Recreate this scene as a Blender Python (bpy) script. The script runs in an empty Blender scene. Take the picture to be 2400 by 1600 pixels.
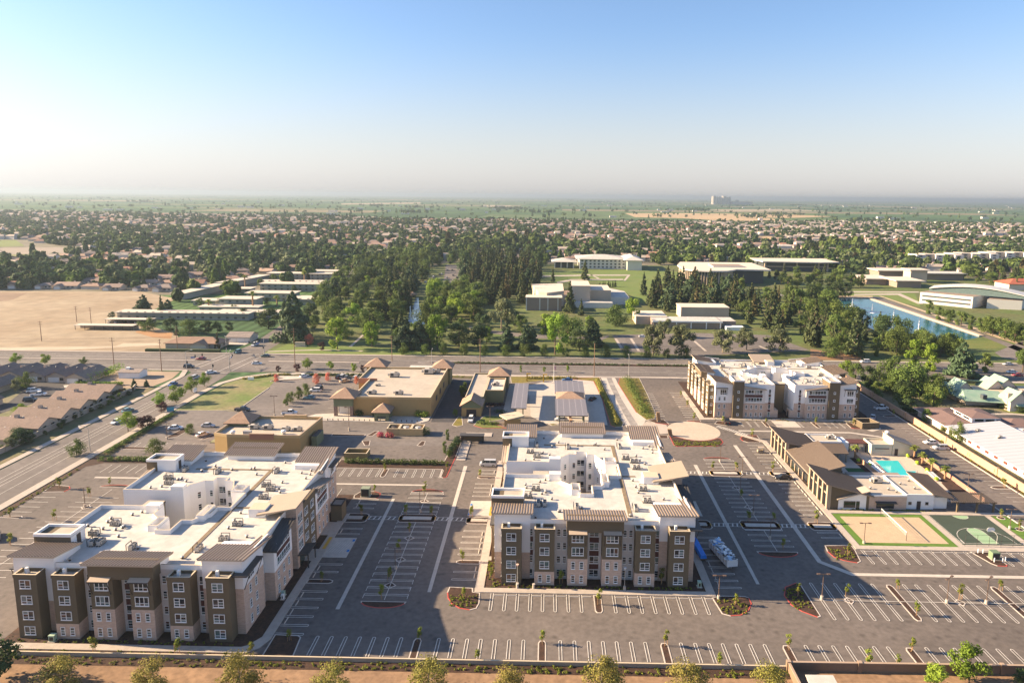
import bpy, bmesh, math, random
import numpy as np
from mathutils import Matrix, Vector
R = math.radians
random.seed(7)
SC = bpy.context.scene
COL = SC.collection

# ---------------------------------------------------------------- camera
cam = bpy.data.objects.new('camera', bpy.data.cameras.new('camera'))
COL.objects.link(cam)
pitch, yaw, roll, HCAM = R(8.7215), R(-0.79934), R(0.56796), 80.575
fwd = Vector((math.sin(yaw)*math.cos(pitch), math.cos(yaw)*math.cos(pitch), -math.sin(pitch)))
rgt = Vector((math.cos(yaw), -math.sin(yaw), 0))
upv = rgt.cross(fwd)
r2 = rgt*math.cos(roll) + upv*math.sin(roll)
u2 = -rgt*math.sin(roll) + upv*math.cos(roll)
cam.matrix_world = Matrix(((r2.x, u2.x, -fwd.x, 0), (r2.y, u2.y, -fwd.y, 0), (r2.z, u2.z, -fwd.z, HCAM), (0, 0, 0, 1)))
cam.data.sensor_width = 36
cam.data.lens = 36*1585.24/2400
cam.data.shift_x = -59.57/2400
cam.data.shift_y = -98.9/2400
cam.data.clip_start = 1
cam.data.clip_end = 90000
SC.camera = cam

# ---------------------------------------------------------------- light
SUN_EL, SUN_AZ = R(21.5), R(-85)          # azimuth from +Y towards +X
w = bpy.data.worlds.new('World'); SC.world = w; w.use_nodes = True
nt = w.node_tree
bg = nt.nodes['Background']
sky = nt.nodes.new('ShaderNodeTexSky'); sky.sky_type = 'NISHITA'; sky.sun_disc = False
sky.sun_elevation = SUN_EL; sky.sun_rotation = SUN_AZ
sky.altitude = 100; sky.air_density = 1.0; sky.dust_density = 0.8; sky.ozone_density = 3.0
# a band of pale summer haze low in the sky: the colour fades to grey towards the horizon
tcw = nt.nodes.new('ShaderNodeTexCoord'); sxyz = nt.nodes.new('ShaderNodeSeparateXYZ'); nt.links.new(tcw.outputs['Generated'], sxyz.inputs[0])
mrw = nt.nodes.new('ShaderNodeMapRange'); mrw.interpolation_type = 'SMOOTHSTEP'
mrw.inputs[1].default_value = -0.02; mrw.inputs[2].default_value = 0.24; mrw.inputs[3].default_value = 0.95; mrw.inputs[4].default_value = 0.0
nt.links.new(sxyz.outputs[2], mrw.inputs[0])
bw = nt.nodes.new('ShaderNodeRGBToBW'); nt.links.new(sky.outputs[0], bw.inputs[0])
gm_ = nt.nodes.new('ShaderNodeMix'); gm_.data_type = 'RGBA'; gm_.blend_type = 'MULTIPLY'; gm_.inputs[0].default_value = 1; 
pw = nt.nodes.new('ShaderNodeMath'); pw.operation = 'POWER'; pw.inputs[1].default_value = 0.5; nt.links.new(bw.outputs[0], pw.inputs[0])
ml = nt.nodes.new('ShaderNodeMath'); ml.operation = 'MULTIPLY'; ml.inputs[1].default_value = 1.75; nt.links.new(pw.outputs[0], ml.inputs[0])
nt.links.new(ml.outputs[0], gm_.inputs[6]); gm_.inputs[7].default_value = (1.02, 0.985, 0.97, 1)
mxw = nt.nodes.new('ShaderNodeMix'); mxw.data_type = 'RGBA'; tn = nt.nodes.new('ShaderNodeMix'); tn.data_type = 'RGBA'; tn.blend_type = 'MULTIPLY'; tn.inputs[0].default_value = 1; nt.links.new(sky.outputs[0], tn.inputs[6]); tn.inputs[7].default_value = (0.97, 0.965, 1.02, 1)
nt.links.new(mrw.outputs[0], mxw.inputs[0]); nt.links.new(tn.outputs[2], mxw.inputs[6]); nt.links.new(gm_.outputs[2], mxw.inputs[7])
nt.links.new(mxw.outputs[2], bg.inputs[0]); bg.inputs[1].default_value = 0.061
sl = bpy.data.lights.new('sun', 'SUN'); sl.energy = 5.0; sl.angle = R(0.53); sl.color = (1.0, 0.76, 0.5)
so = bpy.data.objects.new('sun', sl); COL.objects.link(so)
sd = Vector((math.sin(SUN_AZ)*math.cos(SUN_EL), math.cos(SUN_AZ)*math.cos(SUN_EL), math.sin(SUN_EL)))
so.rotation_euler = sd.to_track_quat('Z', 'Y').to_euler()
vs = SC.view_settings
vs.view_transform = 'Standard'; vs.look = 'None'; vs.gamma = 1; vs.use_curve_mapping = False
vs.exposure = 1.85
SC.cycles.max_bounces = 6; SC.cycles.diffuse_bounces = 3; SC.cycles.glossy_bounces = 2
SC.cycles.transmission_bounces = 3; SC.cycles.volume_bounces = 0; SC.cycles.transparent_max_bounces = 6
SC.cycles.use_denoising = True

# ---------------------------------------------------------------- materials
MATS = {}
def mat(name, col, rough=0.85, var=0.0, scale=0.5, spec=0.3, metal=0.0, rnd=0.0, col2=None, scale2=None, emit=None, bump=0.0, trans=0.0, wave=None, stain=0.0):
    """procedural material: base colour varied by two noises (object space) and by object"""
    if name in MATS: return MATS[name]
    m = bpy.data.materials.new(name); m.use_nodes = True
    N = m.node_tree.nodes; L = m.node_tree.links
    b = N['Principled BSDF']
    b.inputs['Roughness'].default_value = rough; b.inputs['Metallic'].default_value = metal
    b.inputs['Specular IOR Level'].default_value = spec
    out = None
    def rgb(c):
        n = N.new('ShaderNodeRGB'); n.outputs[0].default_value = (*c, 1); return n.outputs[0]
    out = rgb(col)
    if var or col2:
        tc = N.new('ShaderNodeTexCoord')
        no = N.new('ShaderNodeTexNoise'); no.inputs['Scale'].default_value = scale; no.inputs['Detail'].default_value = 5
        no.inputs['Roughness'].default_value = 0.65
        L.new(tc.outputs['Object'], no.inputs['Vector'])
        cr = N.new('ShaderNodeMapRange'); cr.inputs[1].default_value = 0.3; cr.inputs[2].default_value = 0.7
        L.new(no.outputs[0], cr.inputs[0])
        c2 = col2 if col2 else tuple(c*(1-var) for c in col)
        mx = N.new('ShaderNodeMix'); mx.data_type = 'RGBA'
        L.new(cr.outputs[0], mx.inputs[0]); L.new(out, mx.inputs[6]); mx.inputs[7].default_value = (*c2, 1)
        out = mx.outputs[2]
        if scale2:
            n2 = N.new('ShaderNodeTexNoise'); n2.inputs['Scale'].default_value = scale2; n2.inputs['Detail'].default_value = 3
            L.new(tc.outputs['Object'], n2.inputs['Vector'])
            r2_ = N.new('ShaderNodeMapRange'); r2_.inputs[1].default_value = 0.3; r2_.inputs[2].default_value = 0.7
            r2_.inputs[3].default_value = 1-var*0.6; r2_.inputs[4].default_value = 1+var*0.4
            L.new(n2.outputs[0], r2_.inputs[0])
            mm = N.new('ShaderNodeMix'); mm.data_type = 'RGBA'; mm.blend_type = 'MULTIPLY'; mm.inputs[0].default_value = 1
            L.new(out, mm.inputs[6]); L.new(r2_.outputs[0], mm.inputs[7]); out = mm.outputs[2]
        if bump:
            bp = N.new('ShaderNodeBump'); bp.inputs['Strength'].default_value = bump
            L.new(no.outputs[0], bp.inputs['Height']); L.new(bp.outputs[0], b.inputs['Normal'])
    if wave:                                   # (axis 'X'/'Y'/'Z', period in metres, darkness)
        tc = N.new('ShaderNodeTexCoord'); sp = N.new('ShaderNodeSeparateXYZ'); L.new(tc.outputs['Object'], sp.inputs[0])
        ml = N.new('ShaderNodeMath'); ml.operation = 'MULTIPLY'; ml.inputs[1].default_value = 1.0/wave[1]
        L.new(sp.outputs[wave[0]], ml.inputs[0])
        fr = N.new('ShaderNodeMath'); fr.operation = 'FRACT'; L.new(ml.outputs[0], fr.inputs[0])
        gt = N.new('ShaderNodeMath'); gt.operation = 'GREATER_THAN'; gt.inputs[1].default_value = wave[3] if len(wave) > 3 else 0.85; L.new(fr.outputs[0], gt.inputs[0])
        mr = N.new('ShaderNodeMapRange'); mr.inputs[3].default_value = 1; mr.inputs[4].default_value = 1-wave[2]; L.new(gt.outputs[0], mr.inputs[0])
        mm = N.new('ShaderNodeMix'); mm.data_type = 'RGBA'; mm.blend_type = 'MULTIPLY'; mm.inputs[0].default_value = 1
        L.new(out, mm.inputs[6]); L.new(mr.outputs[0], mm.inputs[7]); out = mm.outputs[2]
    if stain:                                  # oil drips and worn lanes
        tc = N.new('ShaderNodeTexCoord'); vo = N.new('ShaderNodeTexVoronoi'); vo.inputs['Scale'].default_value = 0.36; L.new(tc.outputs['Object'], vo.inputs['Vector'])
        mr = N.new('ShaderNodeMapRange'); mr.inputs[1].default_value = 0.03; mr.inputs[2].default_value = 0.28; mr.inputs[3].default_value = 1-stain; mr.inputs[4].default_value = 1; L.new(vo.outputs['Distance'], mr.inputs[0])
        n3 = N.new('ShaderNodeTexNoise'); n3.inputs['Scale'].default_value = 0.013; n3.inputs['Detail'].default_value = 6; n3.inputs['Roughness'].default_value = .7; L.new(tc.outputs['Object'], n3.inputs['Vector'])
        m3 = N.new('ShaderNodeMapRange'); m3.inputs[1].default_value = 0.35; m3.inputs[2].default_value = 0.65; m3.inputs[3].default_value = 0.8; m3.inputs[4].default_value = 1.16; L.new(n3.outputs[0], m3.inputs[0])
        mu = N.new('ShaderNodeMath'); mu.operation = 'MULTIPLY'; L.new(mr.outputs[0], mu.inputs[0]); L.new(m3.outputs[0], mu.inputs[1])
        mm = N.new('ShaderNodeMix'); mm.data_type = 'RGBA'; mm.blend_type = 'MULTIPLY'; mm.inputs[0].default_value = 1
        L.new(out, mm.inputs[6]); L.new(mu.outputs[0], mm.inputs[7]); out = mm.outputs[2]
    if rnd:
        oi = N.new('ShaderNodeObjectInfo'); hs = N.new('ShaderNodeHueSaturation')
        mr = N.new('ShaderNodeMapRange'); mr.inputs[3].default_value = 1-rnd; mr.inputs[4].default_value = 1+rnd
        mh = N.new('ShaderNodeMapRange'); mh.inputs[3].default_value = 0.5-rnd*0.045; mh.inputs[4].default_value = 0.5+rnd*0.045
        fr = N.new('ShaderNodeMath'); fr.operation = 'FRACT'; m7 = N.new('ShaderNodeMath'); m7.operation = 'MULTIPLY'; m7.inputs[1].default_value = 7.31
        L.new(oi.outputs['Random'], mr.inputs[0]); L.new(oi.outputs['Random'], m7.inputs[0]); L.new(m7.outputs[0], fr.inputs[0]); L.new(fr.outputs[0], mh.inputs[0])
        L.new(mr.outputs[0], hs.inputs['Value']); L.new(mh.outputs[0], hs.inputs['Hue']); L.new(out, hs.inputs['Color']); out = hs.outputs[0]
    L.new(out, b.inputs['Base Color'])
    if trans:
        tr = N.new('ShaderNodeBsdfTranslucent'); L.new(out, tr.inputs[0])
        ms = N.new('ShaderNodeMixShader'); ms.inputs[0].default_value = trans
        L.new(b.outputs[0], ms.inputs[1]); L.new(tr.outputs[0], ms.inputs[2]); L.new(ms.outputs[0], N['Material Output'].inputs[0])
    MATS[name] = m
    return m

def glass_mat(name, cols, rough=0.08):
    """window glass: a dark pane with blinds or curtains of a few tones, chosen per object"""
    m = bpy.data.materials.new(name); m.use_nodes = True
    N = m.node_tree.nodes; L = m.node_tree.links; b = N['Principled BSDF']
    oi = N.new('ShaderNodeObjectInfo'); geo = N.new('ShaderNodeNewGeometry')
    ad = N.new('ShaderNodeMath'); ad.operation = 'ADD'; L.new(oi.outputs['Random'], ad.inputs[0])
    mu = N.new('ShaderNodeMath'); mu.operation = 'MULTIPLY'; mu.inputs[1].default_value = 0.9; L.new(geo.outputs['Random Per Island'], mu.inputs[0]); L.new(mu.outputs[0], ad.inputs[1])
    fr = N.new('ShaderNodeMath'); fr.operation = 'FRACT'; L.new(ad.outputs[0], fr.inputs[0])
    cr = N.new('ShaderNodeValToRGB'); cr.color_ramp.interpolation = 'CONSTANT'
    el = cr.color_ramp.elements
    while len(el) < len(cols): el.new(0.5)
    for i, c in enumerate(cols): el[i].position = i/len(cols); el[i].color = (*c, 1)
    L.new(fr.outputs[0], cr.inputs[0]); L.new(cr.outputs[0], b.inputs['Base Color'])
    b.inputs['Roughness'].default_value = rough; b.inputs['Specular IOR Level'].default_value = 0.6
    MATS[name] = m; return m

asphalt = mat('asphalt', (0.172, 0.146, 0.128), 0.9, 0.3, 0.05, col2=(0.13, 0.112, 0.1), scale2=0.9, stain=.35)
asphalt_old = mat('asphalt_old', (0.185, 0.162, 0.147), 0.9, 0.25, 0.05, col2=(0.14, 0.124, 0.114), scale2=0.5, stain=.25)
asphalt_dark = mat('asphalt_dark', (0.075, 0.072, 0.075), 0.9, 0.3, 0.08, scale2=0.7)
concrete = mat('concrete', (0.46, 0.4, 0.34), 0.9, 0.16, 0.12, scale2=1.2)
concrete_pale = mat('concrete_pale', (0.52, 0.47, 0.41), 0.9, 0.15, 0.15, scale2=1.0)
paint_white = mat('paint_white', (0.66, 0.62, 0.56), 0.8, 0.3, 0.6)
paint_yellow = mat('paint_yellow', (0.62, 0.36, 0.05), 0.8, 0.15, 1.0)
paint_blue = mat('paint_blue', (0.02, 0.18, 0.5), 0.8, 0.1, 1.0)
kerb_white = mat('kerb_white', (0.55, 0.49, 0.43), 0.85, 0.15, 1.0)
kerb_red = mat('kerb_red', (0.5, 0.09, 0.07), 0.8, 0.2, 0.7)
mulch = mat('mulch', (0.085, 0.045, 0.03), 0.95, 0.5, 0.8, col2=(0.035, 0.022, 0.016), scale2=3)
soil = mat('soil', (0.33, 0.2, 0.115), 0.95, 0.4, 0.12, col2=(0.2, 0.115, 0.062), scale2=0.6)
grass_m = mat('lawn', (0.1, 0.15, 0.03), 0.95, 0.4, 0.15, col2=(0.16, 0.16, 0.045), scale2=1.5)
grass_dry = mat('dry_lawn', (0.1, 0.17, 0.03), 0.95, 0.4, 0.06, col2=(0.25, 0.2, 0.11), scale2=0.6)
turf = mat('turf', (0.11, 0.2, 0.03), 0.95, 0.2, 0.5)
sand = mat('sand', (0.5, 0.38, 0.25), 0.95, 0.12, 0.5, scale2=2.5)
dry_field = mat('dry_field', (0.35, 0.285, 0.195), 0.95, 0.3, 0.02, col2=(0.25, 0.18, 0.11), scale2=0.12)
white_stucco = mat('white_stucco', (0.82, 0.8, 0.78), 0.85, 0.06, 0.3)
grey_stucco = mat('grey_stucco', (0.64, 0.6, 0.56), 0.85, 0.06, 0.3)
beige_stucco = mat('beige_stucco', (0.62, 0.53, 0.44), 0.85, 0.06, 0.3)
brown_stucco = mat('brown_stucco', (0.15, 0.115, 0.072), 0.9, 0.12, 0.4)
dark_trim = mat('dark_trim', (0.055, 0.045, 0.042), 0.7, 0.1, 0.5)
burgundy = mat('burgundy', (0.1, 0.04, 0.035), 0.8, 0.1, 0.5)
roof_white = mat('roof_white', (0.57, 0.535, 0.48), 0.8, 0.2, 0.16, scale2=0.7, wave=('X', 3.0, 0.05, 0.96))
roof_cream = mat('roof_cream', (0.46, 0.405, 0.33), 0.85, 0.14, 0.1, scale2=0.5)
cap_cream = mat('cap_cream', (0.56, 0.47, 0.34), 0.8, 0.08, 0.4)
metal_tan = mat('metal_tan', (0.46, 0.37, 0.285), 0.5, 0.06, 0.3, spec=0.4, rnd=0.0)
metal_grey = mat('metal_grey', (0.3, 0.245, 0.2), 0.6, 0.08, 0.3)
seam_shadow = mat('seam_shadow', (0.17, 0.125, 0.09), 0.6)  # roof seams coloured dark to paint in the shadow they would cast
metal_dark = mat('metal_dark', (0.07, 0.066, 0.064), 0.55, 0.1, 0.3)
galv = mat('galvanised', (0.45, 0.44, 0.42), 0.5, 0.15, 0.8, metal=0.3)
white_frame = mat('white_frame', (0.8, 0.79, 0.76), 0.5)
walk_pad = mat('walk_pad', (0.25, 0.19, 0.12), 0.9, 0.3, 1.0)
glass = glass_mat('window_glass', [(0.015, 0.02, 0.03), (0.03, 0.05, 0.055), (0.012, 0.014, 0.022), (0.07, 0.12, 0.12), (0.1, 0.05, 0.035), (0.02, 0.025, 0.035), (0.16, 0.2, 0.2), (0.04, 0.045, 0.05)])
glass_dark = glass_mat('dark_glass', [(0.015, 0.02, 0.025), (0.02, 0.03, 0.03), (0.03, 0.045, 0.04), (0.012, 0.015, 0.02)])

def brick_mat(name, c1, c2, mortar, bw=0.6, bh=0.2):
    m = bpy.data.materials.new(name); m.use_nodes = True
    N = m.node_tree.nodes; L = m.node_tree.links; b = N['Principled BSDF']; b.inputs['Roughness'].default_value = 0.9
    tc = N.new('ShaderNodeTexCoord'); sp = N.new('ShaderNodeSeparateXYZ'); L.new(tc.outputs['Object'], sp.inputs[0])
    ad = N.new('ShaderNodeMath'); ad.operation = 'ADD'; L.new(sp.outputs[0], ad.inputs[0]); L.new(sp.outputs[1], ad.inputs[1])
    cb = N.new('ShaderNodeCombineXYZ'); L.new(ad.outputs[0], cb.inputs[0]); L.new(sp.outputs[2], cb.inputs[1])
    br = N.new('ShaderNodeTexBrick'); br.inputs['Scale'].default_value = 1; br.inputs['Brick Width'].default_value = bw; br.inputs['Row Height'].default_value = bh
    br.inputs['Mortar Size'].default_value = 0.012; br.inputs['Color1'].default_value = (*c1, 1); br.inputs['Color2'].default_value = (*c2, 1); br.inputs['Mortar'].default_value = (*mortar, 1)
    L.new(cb.outputs[0], br.inputs['Vector']); L.new(br.outputs[0], b.inputs['Base Color'])
    MATS[name] = m; return m
tan_brick = brick_mat('tan_brick', (0.58, 0.42, 0.32), (0.47, 0.33, 0.25), (0.55, 0.45, 0.38))
stone = brick_mat('stone', (0.3, 0.2, 0.15), (0.2, 0.13, 0.1), (0.3, 0.26, 0.22), 0.7, 0.35)

# ---------------------------------------------------------------- mesh building
class MB:
    def __init__(s): s.v = []; s.f = []; s.m = []; s.mats = []
    def mi(s, m):
        if m not in s.mats: s.mats.append(m)
        return s.mats.index(m)
    def face(s, pts, m):
        i = len(s.v); s.v += [tuple(p) for p in pts]; s.f.append(tuple(range(i, i+len(pts)))); s.m.append(s.mi(m)); return s
    def hexa(s, p, m, top=None, skip=()):
        """p: 4 bottom points then 4 top points, both counter-clockwise seen from above"""
        F = {'b': (3, 2, 1, 0), 't': (4, 5, 6, 7), 's': (0, 1, 5, 4), 'e': (1, 2, 6, 5), 'n': (2, 3, 7, 6), 'w': (3, 0, 4, 7)}
        i = len(s.v); s.v += [tuple(q) for q in p]
        for k, q in F.items():
            if k in skip: continue
            s.f.append(tuple(i+j for j in q)); s.m.append(s.mi(top if (k == 't' and top) else m))
        return s
    def box(s, x0, y0, z0, x1, y1, z1, m, top=None, skip=()):
        return s.hexa([(x0,y0,z0),(x1,y0,z0),(x1,y1,z0),(x0,y1,z0),(x0,y0,z1),(x1,y0,z1),(x1,y1,z1),(x0,y1,z1)], m, top, skip)
    def bands(s, x0, y0, x1, y1, zs, top=None):
        for k, (z0, z1, m) in enumerate(zs):
            last = k == len(zs)-1
            s.box(x0, y0, z0, x1, y1, z1, m, top if last else None, skip=() if last else ('t',))
        return s
    def prism(s, pts, z0, z1, m, top=None, bottom=False):
        n = len(pts); i = len(s.v)
        s.v += [(p[0], p[1], z0) for p in pts] + [(p[0], p[1], z1) for p in pts]
        for k in range(n):
            j = (k+1) % n; s.f.append((i+k, i+j, i+n+j, i+n+k)); s.m.append(s.mi(m))
        s.f.append(tuple(i+n+k for k in range(n))); s.m.append(s.mi(top or m))
        if bottom: s.f.append(tuple(i+n-1-k for k in range(n))); s.m.append(s.mi(m))
        return s
    def sheet(s, pts, z, m):
        return s.face([(p[0], p[1], z) for p in pts], m)
    def tube(s, p0, p1, r0, r1, m, n=6, caps=True):
        a = Vector(p0); b = Vector(p1); d = (b-a)
        if d.length < 1e-6: return s
        d.normalize(); u = d.orthogonal().normalized(); w_ = d.cross(u); i = len(s.v)
        for c, r in ((a, r0), (b, r1)):
            for k in range(n):
                t = 2*math.pi*k/n; s.v.append(tuple(c + u*(r*math.cos(t)) + w_*(r*math.sin(t))))
        for k in range(n):
            j = (k+1) % n; s.f.append((i+k, i+j, i+n+j, i+n+k)); s.m.append(s.mi(m))
        if caps:
            s.f.append(tuple(i+n+k for k in range(n))); s.m.append(s.mi(m)); s.f.append(tuple(i+n-1-k for k in range(n))); s.m.append(s.mi(m))
        return s
    def blob(s, c, rx, ry, rz, m, seg=8, rings=5, jit=0.0):
        i = len(s.v); n = 0
        for a in range(rings+1):
            ph = math.pi*a/rings
            for b in range(seg):
                t = 2*math.pi*b/seg; q = 1+random.uniform(-jit, jit)
                s.v.append((c[0]+rx*q*math.sin(ph)*math.cos(t), c[1]+ry*q*math.sin(ph)*math.sin(t), c[2]+rz*q*math.cos(ph)))
        for a in range(rings):
            for b in range(seg):
                j = (b+1) % seg
                s.f.append((i+a*seg+b, i+(a+1)*seg+b, i+(a+1)*seg+j, i+a*seg+j)); s.m.append(s.mi(m))
        return s
    def mesh(s, name):
        me = bpy.data.meshes.new(name); me.from_pydata(s.v, [], s.f)
        for m in s.mats: me.materials.append(m)
        me.polygons.foreach_set('material_index', s.m); me.update(); return me
    def build(s, name, parent=None, loc=None, smooth=False):
        o = bpy.data.objects.new(name, s.mesh(name)); COL.objects.link(o)
        if parent: o.parent = parent
        if loc: o.location = loc
        if smooth: o.data.polygons.foreach_set('use_smooth', [True]*len(o.data.polygons))
        return o

def inst(me, name, parent=None, loc=(0, 0, 0), rz=0.0, sc=None):
    o = bpy.data.objects.new(name, me); COL.objects.link(o); o.location = loc; o.rotation_euler = (0, 0, rz)
    if parent: o.parent = parent
    if sc: o.scale = sc if isinstance(sc, tuple) else (sc, sc, sc)
    return o
def tag(o, label=None, cat=None, group=None, kind=None):
    if label: o['label'] = label
    if cat: o['category'] = cat
    if group: o['group'] = group
    if kind: o['kind'] = kind
    return o
def thing(name, label, cat, loc=(0, 0, 0), rz=0.0, group=None):
    o = bpy.data.objects.new(name, None); COL.objects.link(o); o.location = loc; o.rotation_euler = (0, 0, rz); o.empty_display_size = 0.5
    return tag(o, label, cat, group)
def copy_tree(o, loc=None, rz=None, sc=None, label=None, group=None, parent=None):
    c = o.copy(); COL.objects.link(c)
    if parent: c.parent = parent
    for ch in list(o.children): copy_tree(ch, parent=c)
    if loc is not None: c.location = loc
    if rz is not None: c.rotation_euler = (0, 0, rz)
    if sc is not None: c.scale = (sc, sc, sc) if not isinstance(sc, tuple) else sc
    if label: c['label'] = label
    if group: c['group'] = group
    return c
def struct(mb, name): return tag(mb.build(name), kind='structure')
def ground_sheet(name, pts, z, m): return struct(MB().sheet(pts, z, m), name)
def rect(x0, y0, x1, y1): return [(x0, y0), (x1, y0), (x1, y1), (x0, y1)]
ORD = ['first', 'second', 'third', 'fourth', 'fifth', 'sixth', 'seventh', 'eighth', 'ninth', 'tenth', 'eleventh', 'twelfth', 'thirteenth', 'fourteenth', 'fifteenth', 'sixteenth', 'seventeenth', 'eighteenth', 'nineteenth', 'twentieth'] + ['%d%s' % (k, 'th' if k % 10 > 3 or k % 10 == 0 else ['st', 'nd', 'rd'][k % 10-1]) for k in range(21, 99)]

def inset(pts, d):
    """polygon offset inwards (counter-clockwise input)"""
    n = len(pts); out = []
    for i in range(n):
        a = Vector(pts[i-1]).to_2d() if False else Vector((pts[i-1][0], pts[i-1][1])); b = Vector((pts[i][0], pts[i][1])); c = Vector((pts[(i+1) % n][0], pts[(i+1) % n][1]))
        e1 = (b-a).normalized(); e2 = (c-b).normalized(); n1 = Vector((-e1.y, e1.x)); n2 = Vector((-e2.y, e2.x))
        k = n1+n2; L_ = max(k.length_squared, 0.15)
        out.append((b.x + k.x*2*d/L_, b.y + k.y*2*d/L_))
    return out
def area2(pts): return sum(pts[i-1][0]*pts[i][1]-pts[i][0]*pts[i-1][1] for i in range(len(pts)))
def ccw(pts): return list(pts) if area2(pts) > 0 else list(reversed(pts))
def parapet(mb, pts, z0, z1, t, m, top=None):
    q = inset(pts, t); n = len(pts)
    for i in range(n):
        j = (i+1) % n
        mb.face([(*pts[i], z0), (*pts[j], z0), (*pts[j], z1), (*pts[i], z1)], m)
        mb.face([(*q[j], z0), (*q[i], z0), (*q[i], z1), (*q[j], z1)], m)
        mb.face([(*pts[i], z1), (*pts[j], z1), (*q[j], z1), (*q[i], z1)], top or m)
def smooth_poly(pts, it=2):
    for _ in range(it):
        o = []
        for i in range(len(pts)):
            a = pts[i]; b = pts[(i+1) % len(pts)]
            o += [(a[0]*.75+b[0]*.25, a[1]*.75+b[1]*.25), (a[0]*.25+b[0]*.75, a[1]*.25+b[1]*.75)]
        pts = o
    return pts
def bed(pts, fill=None, red=None, h=0.15, name='planting_bed', t=0.22, sm=0):
    """planting island: real kerb ring with a filled bed; red: function (x, y) -> True where the kerb is painted red"""
    pts = ccw(pts)
    if sm: pts = smooth_poly(pts, sm)
    mb = MB(); q = inset(pts, t); n = len(pts)
    for i in range(n):
        j = (i+1) % n; m = kerb_red if red and red((pts[i][0]+pts[j][0])/2, (pts[i][1]+pts[j][1])/2) else kerb_white
        mb.face([(*pts[i], 0.03), (*pts[j], 0.03), (*pts[j], h), (*pts[i], h)], m)
        mb.face([(*pts[i], h), (*pts[j], h), (*q[j], h), (*q[i], h)], m)
    mb.sheet(q, h-0.02, fill or mulch)
    return struct(mb, name)
def hip_roof(mb, x0, y0, x1, y1, z, h, m, over=0.6, fascia=None, ridge=None):
    x0 -= over; x1 += over; y0 -= over; y1 += over; w_, d = x1-x0, y1-y0
    if ridge is None: ridge = 'x' if w_ > d else 'y'
    if ridge == 'x':
        k = min(d/2, w_/2); a = (x0+k, (y0+y1)/2, z+h); b = (x1-k, (y0+y1)/2, z+h)
    else:
        k = min(w_/2, d/2); a = ((x0+x1)/2, y0+k, z+h); b = ((x0+x1)/2, y1-k, z+h)
    if (Vector(a)-Vector(b)).length < 0.05:
        for p, q in (((x0,y0),(x1,y0)),((x1,y0),(x1,y1)),((x1,y1),(x0,y1)),((x0,y1),(x0,y0))): mb.face([(*p, z), (*q, z), a], m)
    elif ridge == 'x':
        mb.face([(x0,y0,z),(x1,y0,z),b,a], m); mb.face([(x1,y1,z),(x0,y1,z),a,b], m); mb.face([(x1,y0,z),(x1,y1,z),b], m); mb.face([(x0,y1,z),(x0,y0,z),a], m)
    else:
        mb.face([(x1,y0,z),(x1,y1,z),b,a], m); mb.face([(x0,y1,z),(x0,y0,z),a,b], m); mb.face([(x0,y0,z),(x1,y0,z),a], m); mb.face([(x1,y1,z),(x0,y1,z),b], m)
    mb.box(x0+.03, y0+.03, z-0.22, x1-.03, y1-.03, z-0.004, fascia or dark_trim)
    return mb
def gable_roof(mb, x0, y0, x1, y1, z, h, m, ridge='x', over=0.5, wall=None, t=0.15):
    """gable roof with thickness; wall: material for the gable triangles"""
    X0, X1, Y0, Y1 = x0-over, x1+over, y0-over, y1+over
    if ridge == 'x':
        ym = (y0+y1)/2; k = h/((y1-y0)/2); ze = z-k*over
        for (ya, sgn) in ((Y0, 1), (Y1, -1)):
            a, b, c, d = (X0, ya, ze), (X1, ya, ze), (X1, ym, z+h), (X0, ym, z+h)
            P = [a, b, c, d] if sgn > 0 else [b, a, d, c]
            mb.hexa([(p[0], p[1], p[2]-t) for p in P]+P, m)
        if wall:
            for xx in (x0, x1): mb.face([(xx, y0, z), (xx, y1, z), (xx, ym, z+h-.02)], wall)
    else:
        xm = (x0+x1)/2; k = h/((x1-x0)/2); ze = z-k*over
        for (xa, sgn) in ((X0, 1), (X1, -1)):
            a, b, c, d = (xa, Y1, ze), (xa, Y0, ze), (xm, Y0, z+h), (xm, Y1, z+h)
            P = [a, b, c, d] if sgn > 0 else [b, a, d, c]
            mb.hexa([(p[0], p[1], p[2]-t) for p in P]+P, m)
        if wall:
            for yy in (y0, y1): mb.face([(x0, yy, z), (x1, yy, z), (xm, yy, z+h-.02)], wall)
    return mb
def slab_roof(mb, pts, t, m, seam=None, seam_m=None):
    """sloped slab: pts four (x,y,z) counter-clockwise from above; seam: spacing of standing seams running from edge 0-1 to edge 3-2"""
    mb.hexa([(p[0], p[1], p[2]-t) for p in pts] + list(pts), m)
    if seam:
        a, b, c, d = [Vector(p) for p in pts]; n = max(2, int((b-a).length/seam))
        for k in range(n+1):
            f = k/n; p, q = a.lerp(b, f), d.lerp(c, f); w_ = (b-a).normalized()*0.11; up = Vector((0, 0, 0.09))
            mb.hexa([p-w_, p+w_, q+w_, q-w_, p-w_+up, p+w_+up, q+w_+up, q-w_+up], seam_m or m, skip=('b',))
    return mb

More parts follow.
